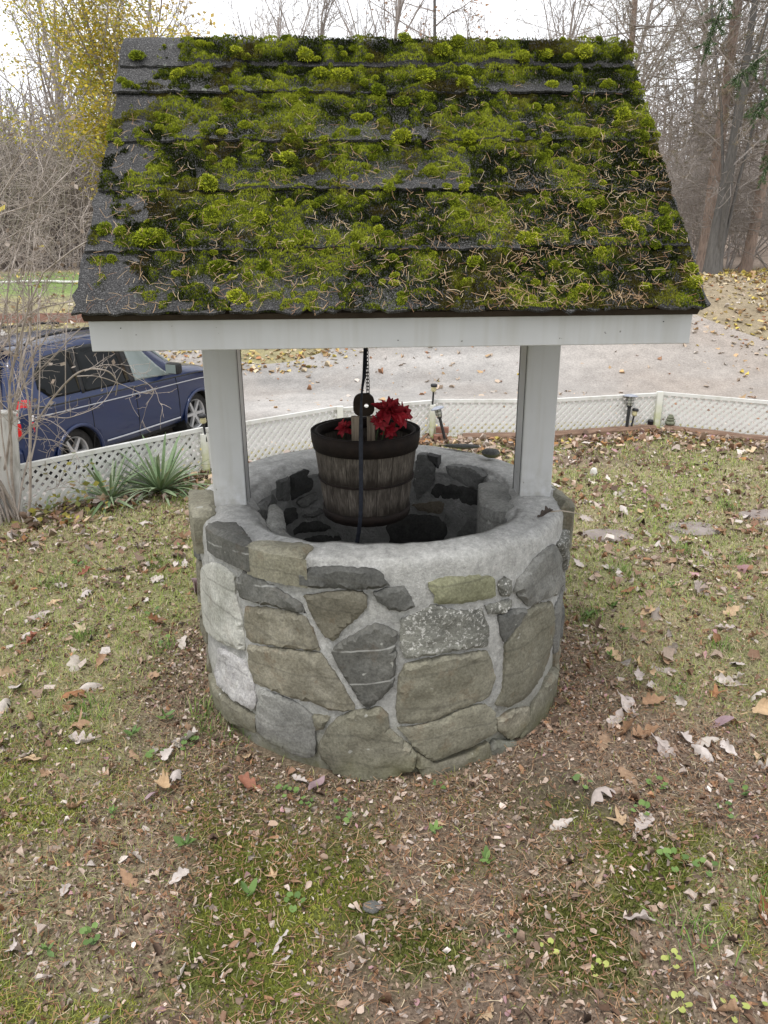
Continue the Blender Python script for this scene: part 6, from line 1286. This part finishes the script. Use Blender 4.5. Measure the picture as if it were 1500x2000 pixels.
# green spruce boughs reaching in from a tree beside the lawn
m_spr = vcol('spruce_needles', .6, .15, 30, .3, transl=.15)
def spruce():
    r = np.random.default_rng(12); e = empty('spruce_tree', (4.9, 8.0, hz(4.9, 8.0))); tag(e, 'green spruce whose hanging boughs reach in beside the pines', 'tree'); z0 = hz(4.9, 8.0)
    T = np.stack([np.zeros(8), np.zeros(8), np.linspace(-.3, 8, 8)], 1); obj('trunk', mesh('trunk', *tubes([(T, np.linspace(.2, .06, 8))], 10), None, True), m_bk['pine'], e)
    def bough(pts):
        P = np.array(pts)-np.array([4.9, 8.0, z0]); t_ = np.linspace(0, len(P)-1, 14); P = np.stack([np.interp(t_, range(len(P)), P[:, i]) for i in range(3)], 1)
        tw = [(P, np.linspace(.018, .004, 14))]; nd = []
        for i in range(2, 14):
            for s in range(5):
                d_ = (P[i]-P[i-1]); d_ /= np.linalg.norm(d_); dd = d_*.5+r.normal(0, .6, 3)+np.array([0, 0, -.55]); dd /= np.linalg.norm(dd); l_ = r.uniform(.10, .24)*(1 if i < 11 else .7); q = P[i-1]+(P[i]-P[i-1])*r.random(); E = q+dd*l_
                tw.append((np.stack([q, (q+E)/2, E]), np.array([.0035, .003, .002]))); nd.append((q, E))
            nd.append((P[i-1], P[i]))
        Q = []; D = []
        for a_, b_ in nd:
            k_ = 60; u = r.random(k_)[:, None]; Q.append(a_+(b_-a_)*u); v_ = (b_-a_)/np.linalg.norm(b_-a_); D.append(v_*.8+r.normal(0, .6, (k_, 3)))
        Q = np.concatenate(Q); D = np.concatenate(D); D /= np.linalg.norm(D, axis=1, keepdims=True); S = np.cross(D, r.normal(0, 1, D.shape)); S /= np.linalg.norm(S, axis=1, keepdims=True); n = len(Q)
        V = np.stack([Q-S*.0040, Q+S*.0040, Q+D*r.uniform(.022, .040, n)[:, None]], 1).reshape(-1, 3)
        b_ = obj('bough', mesh('bough', *tubes(tw, 4)), m_bk['brown'], e)
        obj('needles', mesh('needles', V, np.arange(3*n).reshape(-1, 3), np.repeat(pick([(2, (.045, .085, .03)), (2, (.075, .13, .045)), (1, (.11, .17, .06))], n, r), 3, 0)), m_spr, b_)
    bough([(4.9, 8.0, 3.9), (4.3, 7.8, 3.55), (3.7, 7.6, 3.15), (3.25, 7.5, 2.92), (3.02, 7.45, 2.74)])
    bough([(4.9, 8.0, 3.6), (4.2, 7.7, 3.3), (3.6, 7.5, 2.95), (3.33, 7.4, 2.62), (3.22, 7.4, 2.45)])
    bough([(4.9, 8.0, 4.5), (4.0, 7.9, 4.2), (3.2, 7.6, 3.75), (2.88, 7.5, 3.4), (2.80, 7.45, 3.15), (2.76, 7.45, 2.98)])
    bough([(4.9, 8.0, 3.2), (4.3, 7.8, 2.8), (3.75, 7.5, 2.5), (3.45, 7.4, 2.25), (3.38, 7.4, 2.0)])
    bough([(4.9, 8.0, 3.4), (5.4, 8.8, 3.1), (5.9, 9.4, 2.6)]); bough([(4.9, 8.0, 4.2), (5.5, 7.5, 3.9), (6.1, 7.0, 3.3)])
spruce()

# bare shrub at the left, in front of the fence
rr = np.random.default_rng(44); big = []; small = []
def cr_spline(P, n=5):
    P = [np.array(p) for p in P]; Q = []
    for i in range(len(P)-1):
        a0, a1, a2, a3 = P[max(i-1, 0)], P[i], P[i+1], P[min(i+2, len(P)-1)]
        for s_ in np.linspace(0, 1, n, endpoint=False): Q.append(.5*((2*a1)+(-a0+a2)*s_+(2*a0-5*a1+4*a2-a3)*s_**2+(-a0+3*a1-3*a2+a3)*s_**3))
    return np.array(Q+[P[-1]])
lf = []
def twigs(P, R, n, ln, lev, f0=.12):
    for q in range(n):
        f = rr.uniform(f0, .98)*(len(P)-1); i0 = int(f); i0 = min(i0, len(P)-2); s_ = P[i0]+(P[i0+1]-P[i0])*(f-i0); t_ = P[i0+1]-P[i0]; t_ = t_/(np.linalg.norm(t_)+1e-9)
        d_ = t_*.6+rr.normal(0, .55, 3)+np.array([.05, 0, .12]); d_ /= np.linalg.norm(d_); l_ = ln*rr.uniform(.4, 1.3); X = [s_]
        for k_ in range(5): d_ = d_+rr.normal(0, .17, 3); d_ /= np.linalg.norm(d_); X.append(X[-1]+d_*l_/5)
        X = np.array(X); r0 = max(R*.5, .0014); small.append((X, np.linspace(r0, .0009, 6)))
        if lev > 0: twigs(X, r0, int(rr.integers(2, 5)), ln*.5, lev-1)
        elif rr.random() < .13: lf.append(X[-1])
for P, rw in SHRUB:
    Q = cr_spline(P); R = rw/1000*.75; big.append((Q, np.linspace(R, R*.42, len(Q)))); hi_ = Q[:, 2].mean() > 1.05; twigs(Q, R*.7, int(5+len(P)*1.9) if hi_ else int(2+len(P)*.6), .26 if hi_ else .17, 1)
base = np.array([-2.17, 4.05, 0.0])
for s in range(34):                                                     # the shrub's other stems
    d_ = np.array([rr.normal(-.16, .24), rr.normal(0, .22), 1.0]); d_ /= np.linalg.norm(d_); L_ = rr.uniform(1.2, 2.3); P = [base+np.array([rr.normal(0, .09), rr.normal(0, .09), 0])]
    for k_ in range(9): d_ = d_+rr.normal(0, .10, 3)+np.array([.012, 0, -.012*k_/3]); d_ /= np.linalg.norm(d_); P.append(P[-1]+d_*L_/9)
    P = np.array(P); R = rr.uniform(.004, .009); big.append((P, np.linspace(R, R*.3, 10))); twigs(P, R*.6, 13, .34, 1, .42)
shrub = empty('garden_shrub', base); tag(shrub, 'large bare grey shrub in front of the fence reaching across the blue car', 'shrub')
m_sb = simple('shrub_bark', [(.3, (.27, .225, .19)), (.7, (.50, .44, .39))], 20, .85, .3)
o = obj('stems', mesh('stems', *tubes(big, 6), None, True), m_sb, shrub, -Vector(base)); o = obj('twigs', mesh('twigs', *tubes(small, 3)), m_sb, shrub, -Vector(base))
lfp = np.array(lf); lfm = leaf_cloud(lfp, 1, .01, .034, [(3, (.30, .24, .19)), (2, (.42, .36, .31)), (1, (.18, .13, .09)), (.5, (.40, .33, .08))], rr, 'dry_leaves'); obj('dry_leaves', lfm, m_foliage, shrub, -Vector(base))
# a low leafy sucker at its foot
P = np.array([[-1.9, 4.1, .02]])+rr.normal(0, 1, (60, 3))*np.array([.16, .08, .03]); P[:, 2] = np.abs(P[:, 2])+.01
rr2 = np.random.default_rng(3); Q = np.array([[-1.72, 4.18, .18]])+rr2.normal(0, 1, (36, 3))*np.array([.09, .05, .09])
lfm = leaf_cloud(np.concatenate([P, Q]), 1, .01, .042, [(3, (.26, .25, .07)), (2, (.40, .36, .08)), (2, (.26, .18, .10)), (1, (.18, .20, .06))], rr2, 'leaf_sprays'); obj('leaf_sprays', lfm, m_foliage, shrub, -Vector(base))
# raised timber beds on the far side of the drive
m_bed = simple('bed_boards', [(.3, (.20, .11, .085)), (.7, (.31, .18, .14))], 6, .9, .3)
for (x, y, L_, lab) in [(-8.2, 18.7, 4.6, 'long low red brown timber bed beyond the blue car'), (-12.0, 19.2, 2.0, 'short low red brown timber bed at the lawn corner')]:
    mb = MB(); z = hz(x, y); mb.box(-L_/2, L_/2, -.05, .05, -.2, .20); mb.box(-L_/2, -L_/2+.1, .0501, 1.1, -.2, .19); mb.box(L_/2-.1, L_/2, .0501, 1.1, -.2, .19); mb.box(-L_/2, L_/2, 1.1001, 1.2, -.2, .2); tag(mb.build('timber_bed', m_bed, None, (x, y, z), bevel=.01), lab, 'garden bed')
mb = MB(); P_ = [(x, 21.0+.1*math.sin(x), hz(x, 21.0)+.025) for x in np.linspace(-13, -5.5, 30)]; mb.tube(P_, .03, 6)
tag(mb.build('white_edging', m_lat, None), 'thin white edging line running across the mown green lawn', 'edging')

# ================================================================== THE PARKED CAR
m_paint, t, b = _new('blue_paint'); b.inputs['Base Color'].default_value = (.006, .014, .075, 1); b.inputs['Metallic'].default_value = .35; b.inputs['Roughness'].default_value = .32; b.inputs['Coat Weight'].default_value = .7; b.inputs['Coat Roughness'].default_value = .06
v = vec_of(t); dn = noise_node(t, v, 3, 4); t.links.new(mixc(t, ramp(t, dn, [(.35, 0.0), (.75, .25)]), (.0025, .015, .075), (.010, .020, .042)), b.inputs['Base Color'])
m_glass, t, b = _new('car_glass'); b.inputs['Base Color'].default_value = (.004, .005, .005, 1); b.inputs['Roughness'].default_value = .05; b.inputs['Specular IOR Level'].default_value = .22
m_glass2, t, b = _new('clear_glass'); b.inputs['Base Color'].default_value = (.20, .235, .225, 1); b.inputs['Roughness'].default_value = .06; b.inputs['Specular IOR Level'].default_value = .7
m_rub = simple('tyre_rubber', [(.3, (.018, .018, .018)), (.7, (.05, .048, .045))], 20, .85, .3)
m_rim = simple('alloy_rim', [(.3, (.50, .50, .50)), (.7, (.62, .62, .62))], 8, .35, metal=.6)
m_blkc = simple('car_black_trim', [(.3, (.012, .012, .012)), (.7, (.03, .03, .03))], 20, .6)
m_red, t, b = _new('tail_red'); b.inputs['Base Color'].default_value = (.55, .012, .015, 1); b.inputs['Roughness'].default_value = .15
m_clr, t, b = _new('tail_clear'); b.inputs['Base Color'].default_value = (.65, .62, .62, 1); b.inputs['Roughness'].default_value = .15
m_chr = simple('trim_silver', [(.3, (.42, .43, .46)), (.7, (.52, .53, .56))], 10, .35, metal=.4)
HD = Vector((.392, .920, 0)); CP = Vector((-4.278, 11.324, 0)); cz = float(gz(CP.x, CP.y))+.02
car = empty('parked_car', (CP.x, CP.y, cz), math.atan2(HD.y, HD.x)); tag(car, 'dark blue sport utility car parked on the gravel behind the fence', 'car')
ST = [(-2.17, .42, .92, 1.00, .78, .76, .70), (-2.12, .34, 1.0, 1.22, .86, .84, .67), (-2.00, .30, 1.02, 1.55, .885, .865, .62), (-1.85, .28, 1.02, 1.65, .895, .87, .60), (-1.5, .27, 1.01, 1.69, .90, .88, .60), (-.9, .26, 1.0, 1.715, .90, .88, .61), (-.3, .25, .99, 1.71, .90, .88, .61), (.12, .25, .985, 1.68, .90, .875, .61), (.42, .25, .98, 1.53, .90, .87, .62), (.72, .25, .975, 1.31, .90, .865, .66), (.98, .25, .97, 1.10, .90, .86, .74), (1.4, .25, .96, 1.06, .895, .85, .72), (1.85, .28, .90, 1.00, .865, .80, .64), (2.08, .33, .70, .84, .78, .72, .54), (2.155, .42, .58, .66, .64, .58, .42)]
ST = [(a, b0, be*1.07, tp*1.07, c0, d0, e0) for a, b0, be, tp, c0, d0, e0 in ST]; SA = np.array(ST); lerp = lambda x, j: float(np.interp(x, SA[:, 0], SA[:, j]))
V = []; F = []; hp = 10
for (x, zb, be, tp, wl_, wb, wt) in ST:
    hb = max(tp-be, .03); half = [(0, zb), (wl_*.86, zb), (wl_-.01, zb+.10), (wl_+.004, zb+(be-zb)*.42), (wl_-.004, zb+(be-zb)*.72), (wb, be), (wb-.022, be+.02 if hb > .1 else be+hb*.3), ((wb+wt)/2, be+hb*.5), (wt, tp-min(.07, hb*.25)), (wt-.09, tp-.012), (0, tp+.012)]
    V += [(x, -y_, z) for y_, z in half]+[(x, y_, z) for y_, z in half[-2:0:-1]]
hp = 20
F = [(i*hp+j, (i+1)*hp+j, (i+1)*hp+(j+1) % hp, i*hp+(j+1) % hp) for i in range(len(ST)-1) for j in range(hp)]+[tuple(range(hp)), tuple((len(ST)-1)*hp+j for j in range(hp-1, -1, -1))]
bm = bmesh.new(); me = mesh('body', V, F); bm.from_mesh(me); bmesh.ops.recalc_face_normals(bm, faces=bm.faces); bm.to_mesh(me); bm.free()
body = obj('body', me, m_paint, car); ss = body.modifiers.new('s', 'SUBSURF'); ss.levels = ss.render_levels = 2
cut = []
for wx in (-1.315, 1.315):
    for sy in (-1, 1):
        mb = MB(); mb.lathe([(.001, 0), (.385, 0), (.385, .5), (.001, .5)], 40, Matrix.Translation((wx, sy*.62-(0 if sy > 0 else .0), .34)) @ Matrix.Rotation(-sy*math.pi/2, 4, 'X')); c_ = mb.build('cutter', None, car); cut.append(c_)
        bo = body.modifiers.new('b', 'BOOLEAN'); bo.object = c_; bo.operation = 'DIFFERENCE'; bo.solver = 'FAST'
bpy.context.view_layer.update(); dg = bpy.context.evaluated_depsgraph_get(); nm = bpy.data.meshes.new_from_object(body.evaluated_get(dg)); body.modifiers.clear(); body.data = nm
nm.polygons.foreach_set('use_smooth', np.ones(len(nm.polygons), bool))
for c_ in cut: bpy.data.objects.remove(c_)
def panel(name, poly, S, mat, parent=car, grid=.08):
    B = []; n = len(poly)
    for i in range(n):
        a, b_ = np.array(poly[i]), np.array(poly[(i+1) % n]); k_ = max(1, int(np.linalg.norm(b_-a)/grid)); B += [a+(b_-a)*j/k_ for j in range(k_)]
    B = np.array(B); lo, hi = B.min(0), B.max(0); ux, uy = np.meshgrid(np.arange(lo[0]+grid/2, hi[0], grid), np.arange(lo[1]+grid/2, hi[1], grid)); I = np.stack([ux.ravel(), uy.ravel()], 1); I = I[inside(I, B)]
    if len(I): I = I[seg_dist(I, B) > grid*.3]
    A = np.concatenate([B, I]) if len(I) else B; nb = len(B)
    vs, es, fs, *_ = delaunay_2d_cdt([Vector(p) for p in A], [(i, (i+1) % nb) for i in range(nb)], [], 1, 1e-6)
    V = [S(p[0], p[1], .012) for p in vs]; n0 = len(V); V += [S(p[0], p[1], -.02) for p in list(vs)[:nb]]
    F = [tuple(f) for f in fs]+[(i, n0+i, n0+(i+1) % nb, (i+1) % nb) for i in range(nb)]
    me = mesh(name, V, F); bm = bmesh.new(); bm.from_mesh(me); bmesh.ops.recalc_face_normals(bm, faces=bm.faces); bm.to_mesh(me); bm.free(); me.polygons.foreach_set('use_smooth', np.ones(len(me.polygons), bool)); return obj(name, me, mat, parent)
def side_S(sy):
    def S(x, v_, h):
        be, tp, wb, wt = lerp(x, 2), lerp(x, 3), lerp(x, 5), lerp(x, 6); hb = max(tp-be, .03)
        y_ = (wb-.022)+(wt-(wb-.022))*v_; z = be+.02+(tp-.07-be-.02)*v_; bulge = .014*math.sin(math.pi*min(max(v_, 0), 1)); return (x, sy*(y_+bulge+h), z)
    return S
for sy in (-1, 1):
    S = side_S(sy)
    panel('side_window', [(.74, .06), (.20, .86), (-.08, .90), (-.08, .06)], S, m_glass2); panel('side_window', [(-.20, .06), (-.20, .90), (-.95, .90), (-1.05, .06)], S, m_glass)
    panel('side_window', [(-1.13, .08), (-1.05, .88), (-1.50, .84), (-1.72, .62), (-1.76, .30), (-1.62, .08)], S, m_glass); panel('pillar_trim', [(-.095, .05), (-.095, .92), (-.185, .92), (-.185, .05)], S, m_blkc)
    panel('pillar_trim', [(-.965, .9), (-1.065, .05), (-1.115, .05), (-1.035, .9)], S, m_blkc)
    LB = lambda fz, off=.006: [(x, sy*(float(np.interp(fz, [0, .42, .72, 1], [lerp(x, 4)-.03, lerp(x, 4)+.004, lerp(x, 4)-.004, lerp(x, 5)]))+off), lerp(x, 1)+(lerp(x, 2)-lerp(x, 1))*fz) for x in np.linspace(-1.95, 1.75, 24)]
    mb = MB(); mb.tube(LB(.86), .008, 6); mb.build('trim_strip', m_chr, car); 
    q = [p for p in LB(.20, .014) if -.88 < p[0] < .88]; mb = MB(); mb.tube(q, .012, 6); mb.build('trim_strip', m_chr, car)
    mb = MB(); mb.tube(LB(.985, .012), .011, 6); mb.build('window_seal', m_blkc, car)
    for x in (-1.02, -.14, .80):                                        # door gaps
        P_ = []
        for fz in (.1, .3, .42, .6, .72, .9, .98): P_.append((x-(.12*(.5-fz) if x < -1 and fz < .5 else 0), sy*(float(np.interp(fz, [0, .42, .72, 1], [lerp(x, 4)-.03, lerp(x, 4)+.004, lerp(x, 4)-.004, lerp(x, 5)]))+.0005), lerp(x, 1)+(lerp(x, 2)-lerp(x, 1))*fz))
        mb = MB(); mb.tube(P_, .005, 4); mb.build('door_gap', m_blkc, car)
    for x in (-.92, -.02):
        mb = MB(); mb.box(x-.10, x+.10, sy*.895-.022, sy*.895+.022, .895, .935); mb.build('door_handle', m_paint, car, bevel=.012)
    mb = MB(); mb.box(.54, .68, sy*1.0-.12, sy*1.0+.12, 1.11, 1.28); mi = mb.build('mirror', m_blkc, car, bevel=.045)
    mb = MB(); mb.box(.535, .5395, sy*1.0-.09, sy*1.0+.09, 1.13, 1.26); mb.build('mirror_glass', m_glass2, mi)
    mb = MB(); P_ = [(x, sy*.56, lerp(x, 3)+.055-.05*(abs((x+.7)/.95)**8)) for x in np.linspace(-1.65, .05, 20)]; mb.tube(P_, .018, 8); mb.build('roof_rail', m_blkc, car)
    for nm_, z0_, z1_, mt in (('tail_light', 1.02, 1.20, m_red), ('tail_light', .94, 1.015, m_clr), ('tail_light', .76, .935, m_red)):
        k_ = (z0_+z1_)/2; wz = .02*(z0_ > .95); mb = MB()
        V = [(-2.19+.28*max(z0_-.9, 0), sy*.62, z0_), (-2.19+.28*max(z0_-.9, 0), sy*.80, z0_), (-1.98, sy*(.885-wz), z0_), (-1.98, sy*.7, z0_)]; V += [(-2.19+.28*max(z1_-.9, 0), sy*.62, z1_), (-2.19+.28*max(z1_-.9, 0), sy*(.80-.02*(z1_ > 1)), z1_), (-1.98+.02*(z1_ > 1), sy*(.885-wz*1.6), z1_), (-1.98, sy*.68, z1_)]
        mb.add(V, [(3, 2, 1, 0), (4, 5, 6, 7), (0, 1, 5, 4), (1, 2, 6, 5), (2, 3, 7, 6), (3, 0, 4, 7)]); mb.build(nm_, mt, car, bevel=.012)
    mb = MB(); mb.box(2.02, 2.15, min(sy*.45, sy*.74), max(sy*.45, sy*.74), .66, .80); mb.build('headlight', m_clr, car, bevel=.03)
panel('rear_window', [(-.58, 1.15), (.58, 1.15), (.52, 1.62), (-.52, 1.62)], lambda y_, z, h: (float(np.interp(z, [.98, 1.07, 1.305, 1.66, 1.765], [-2.17, -2.168, -2.12, -2.0, -1.85]))-h-.012, y_, z), m_glass)
panel('windscreen', [(-.66, .05), (.66, .05), (.56, .93), (-.56, .93)], lambda y_, u, h: (.98+(.14-.98)*u+h*.5, y_, 1.19+(1.80-1.19)*u+h*.75), m_glass2)
mb = MB(); mb.box(-2.23, -2.10, -.80, .80, .36, .62); mb.build('rear_bumper', m_paint, car, bevel=.05)
mb = MB(); mb.box(-2.19, -2.185, -.26, .26, .76, .88); mb.build('number_plate', m_clr, car, bevel=.002)
mb = MB(); mb.box(-2.05, -1.75, -.55, .55, 1.80, 1.83); mb.build('spoiler', m_paint, car, bevel=.012)
mb = MB(); mb.box(-1.9, 1.9, -.7, .7, .22, .45); mb.build('underbody', m_blkc, car)
for wx in (-1.315, 1.315):
    for sy in (-1, 1):
        M = Matrix.Rotation(-sy*math.pi/2, 4, 'X'); w_ = empty('wheel', (wx, sy*.70, .345), 0, car)
        mb = MB(); mb.lathe([(.225, -.06), (.30, -.09), (.335, -.085), (.346, -.05), (.346, .06), (.335, .09), (.30, .105), (.235, .09), (.225, .05)], 40, M, True); mb.build('tyre', m_rub, w_, smooth_=True)
        mb = MB(); mb.lathe([(.222, .085), (.236, .098), (.240, .085), (.232, .02), (.215, -.02), (.205, .03)], 40, M, True); mb.lathe([(.001, .07), (.05, .075), (.055, .05), (.001, .04)], 20, M)
        for s in range(6):
            a = s*math.pi/3; R2 = Matrix.Rotation(a, 4, 'Z'); V = [(.03, -.032, .045), (.03, .032, .045), (.225, .024, .04), (.225, -.024, .04), (.03, -.026, .078), (.03, .026, .078), (.225, .018, .088), (.225, -.018, .088)]
            mb.add([M @ (R2 @ Vector(p)) for p in V], [(3, 2, 1, 0), (4, 5, 6, 7), (0, 1, 5, 4), (1, 2, 6, 5), (2, 3, 7, 6), (3, 0, 4, 7)])
        mb.build('rim', m_rim, w_); mb = MB(); mb.lathe([(.001, .0), (.20, .0), (.20, .01), (.001, .01)], 24, M); mb.build('brake_disc', m_blkc, w_)
        mb = MB(); A_ = np.linspace(-.15, math.pi+.15, 22); mb.tube([(wx+.40*math.cos(a), sy*(lerp(wx, 4)+.004), .345+.40*math.sin(a)) for a in A_], [.018]+[.026]*20+[.018], 8); mb.build('arch_flare', m_paint, car, smooth_=True)
        mb = MB(); mb.lathe([(.384, 0), (.384, .32), (.001, .32), (.001, .31), (.375, .31), (.375, 0)], 30, Matrix.Translation((wx, sy*.875, .345)) @ Matrix.Rotation(sy*math.pi/2, 4, 'X'), True); mb.build('wheel_well', m_blkc, car)
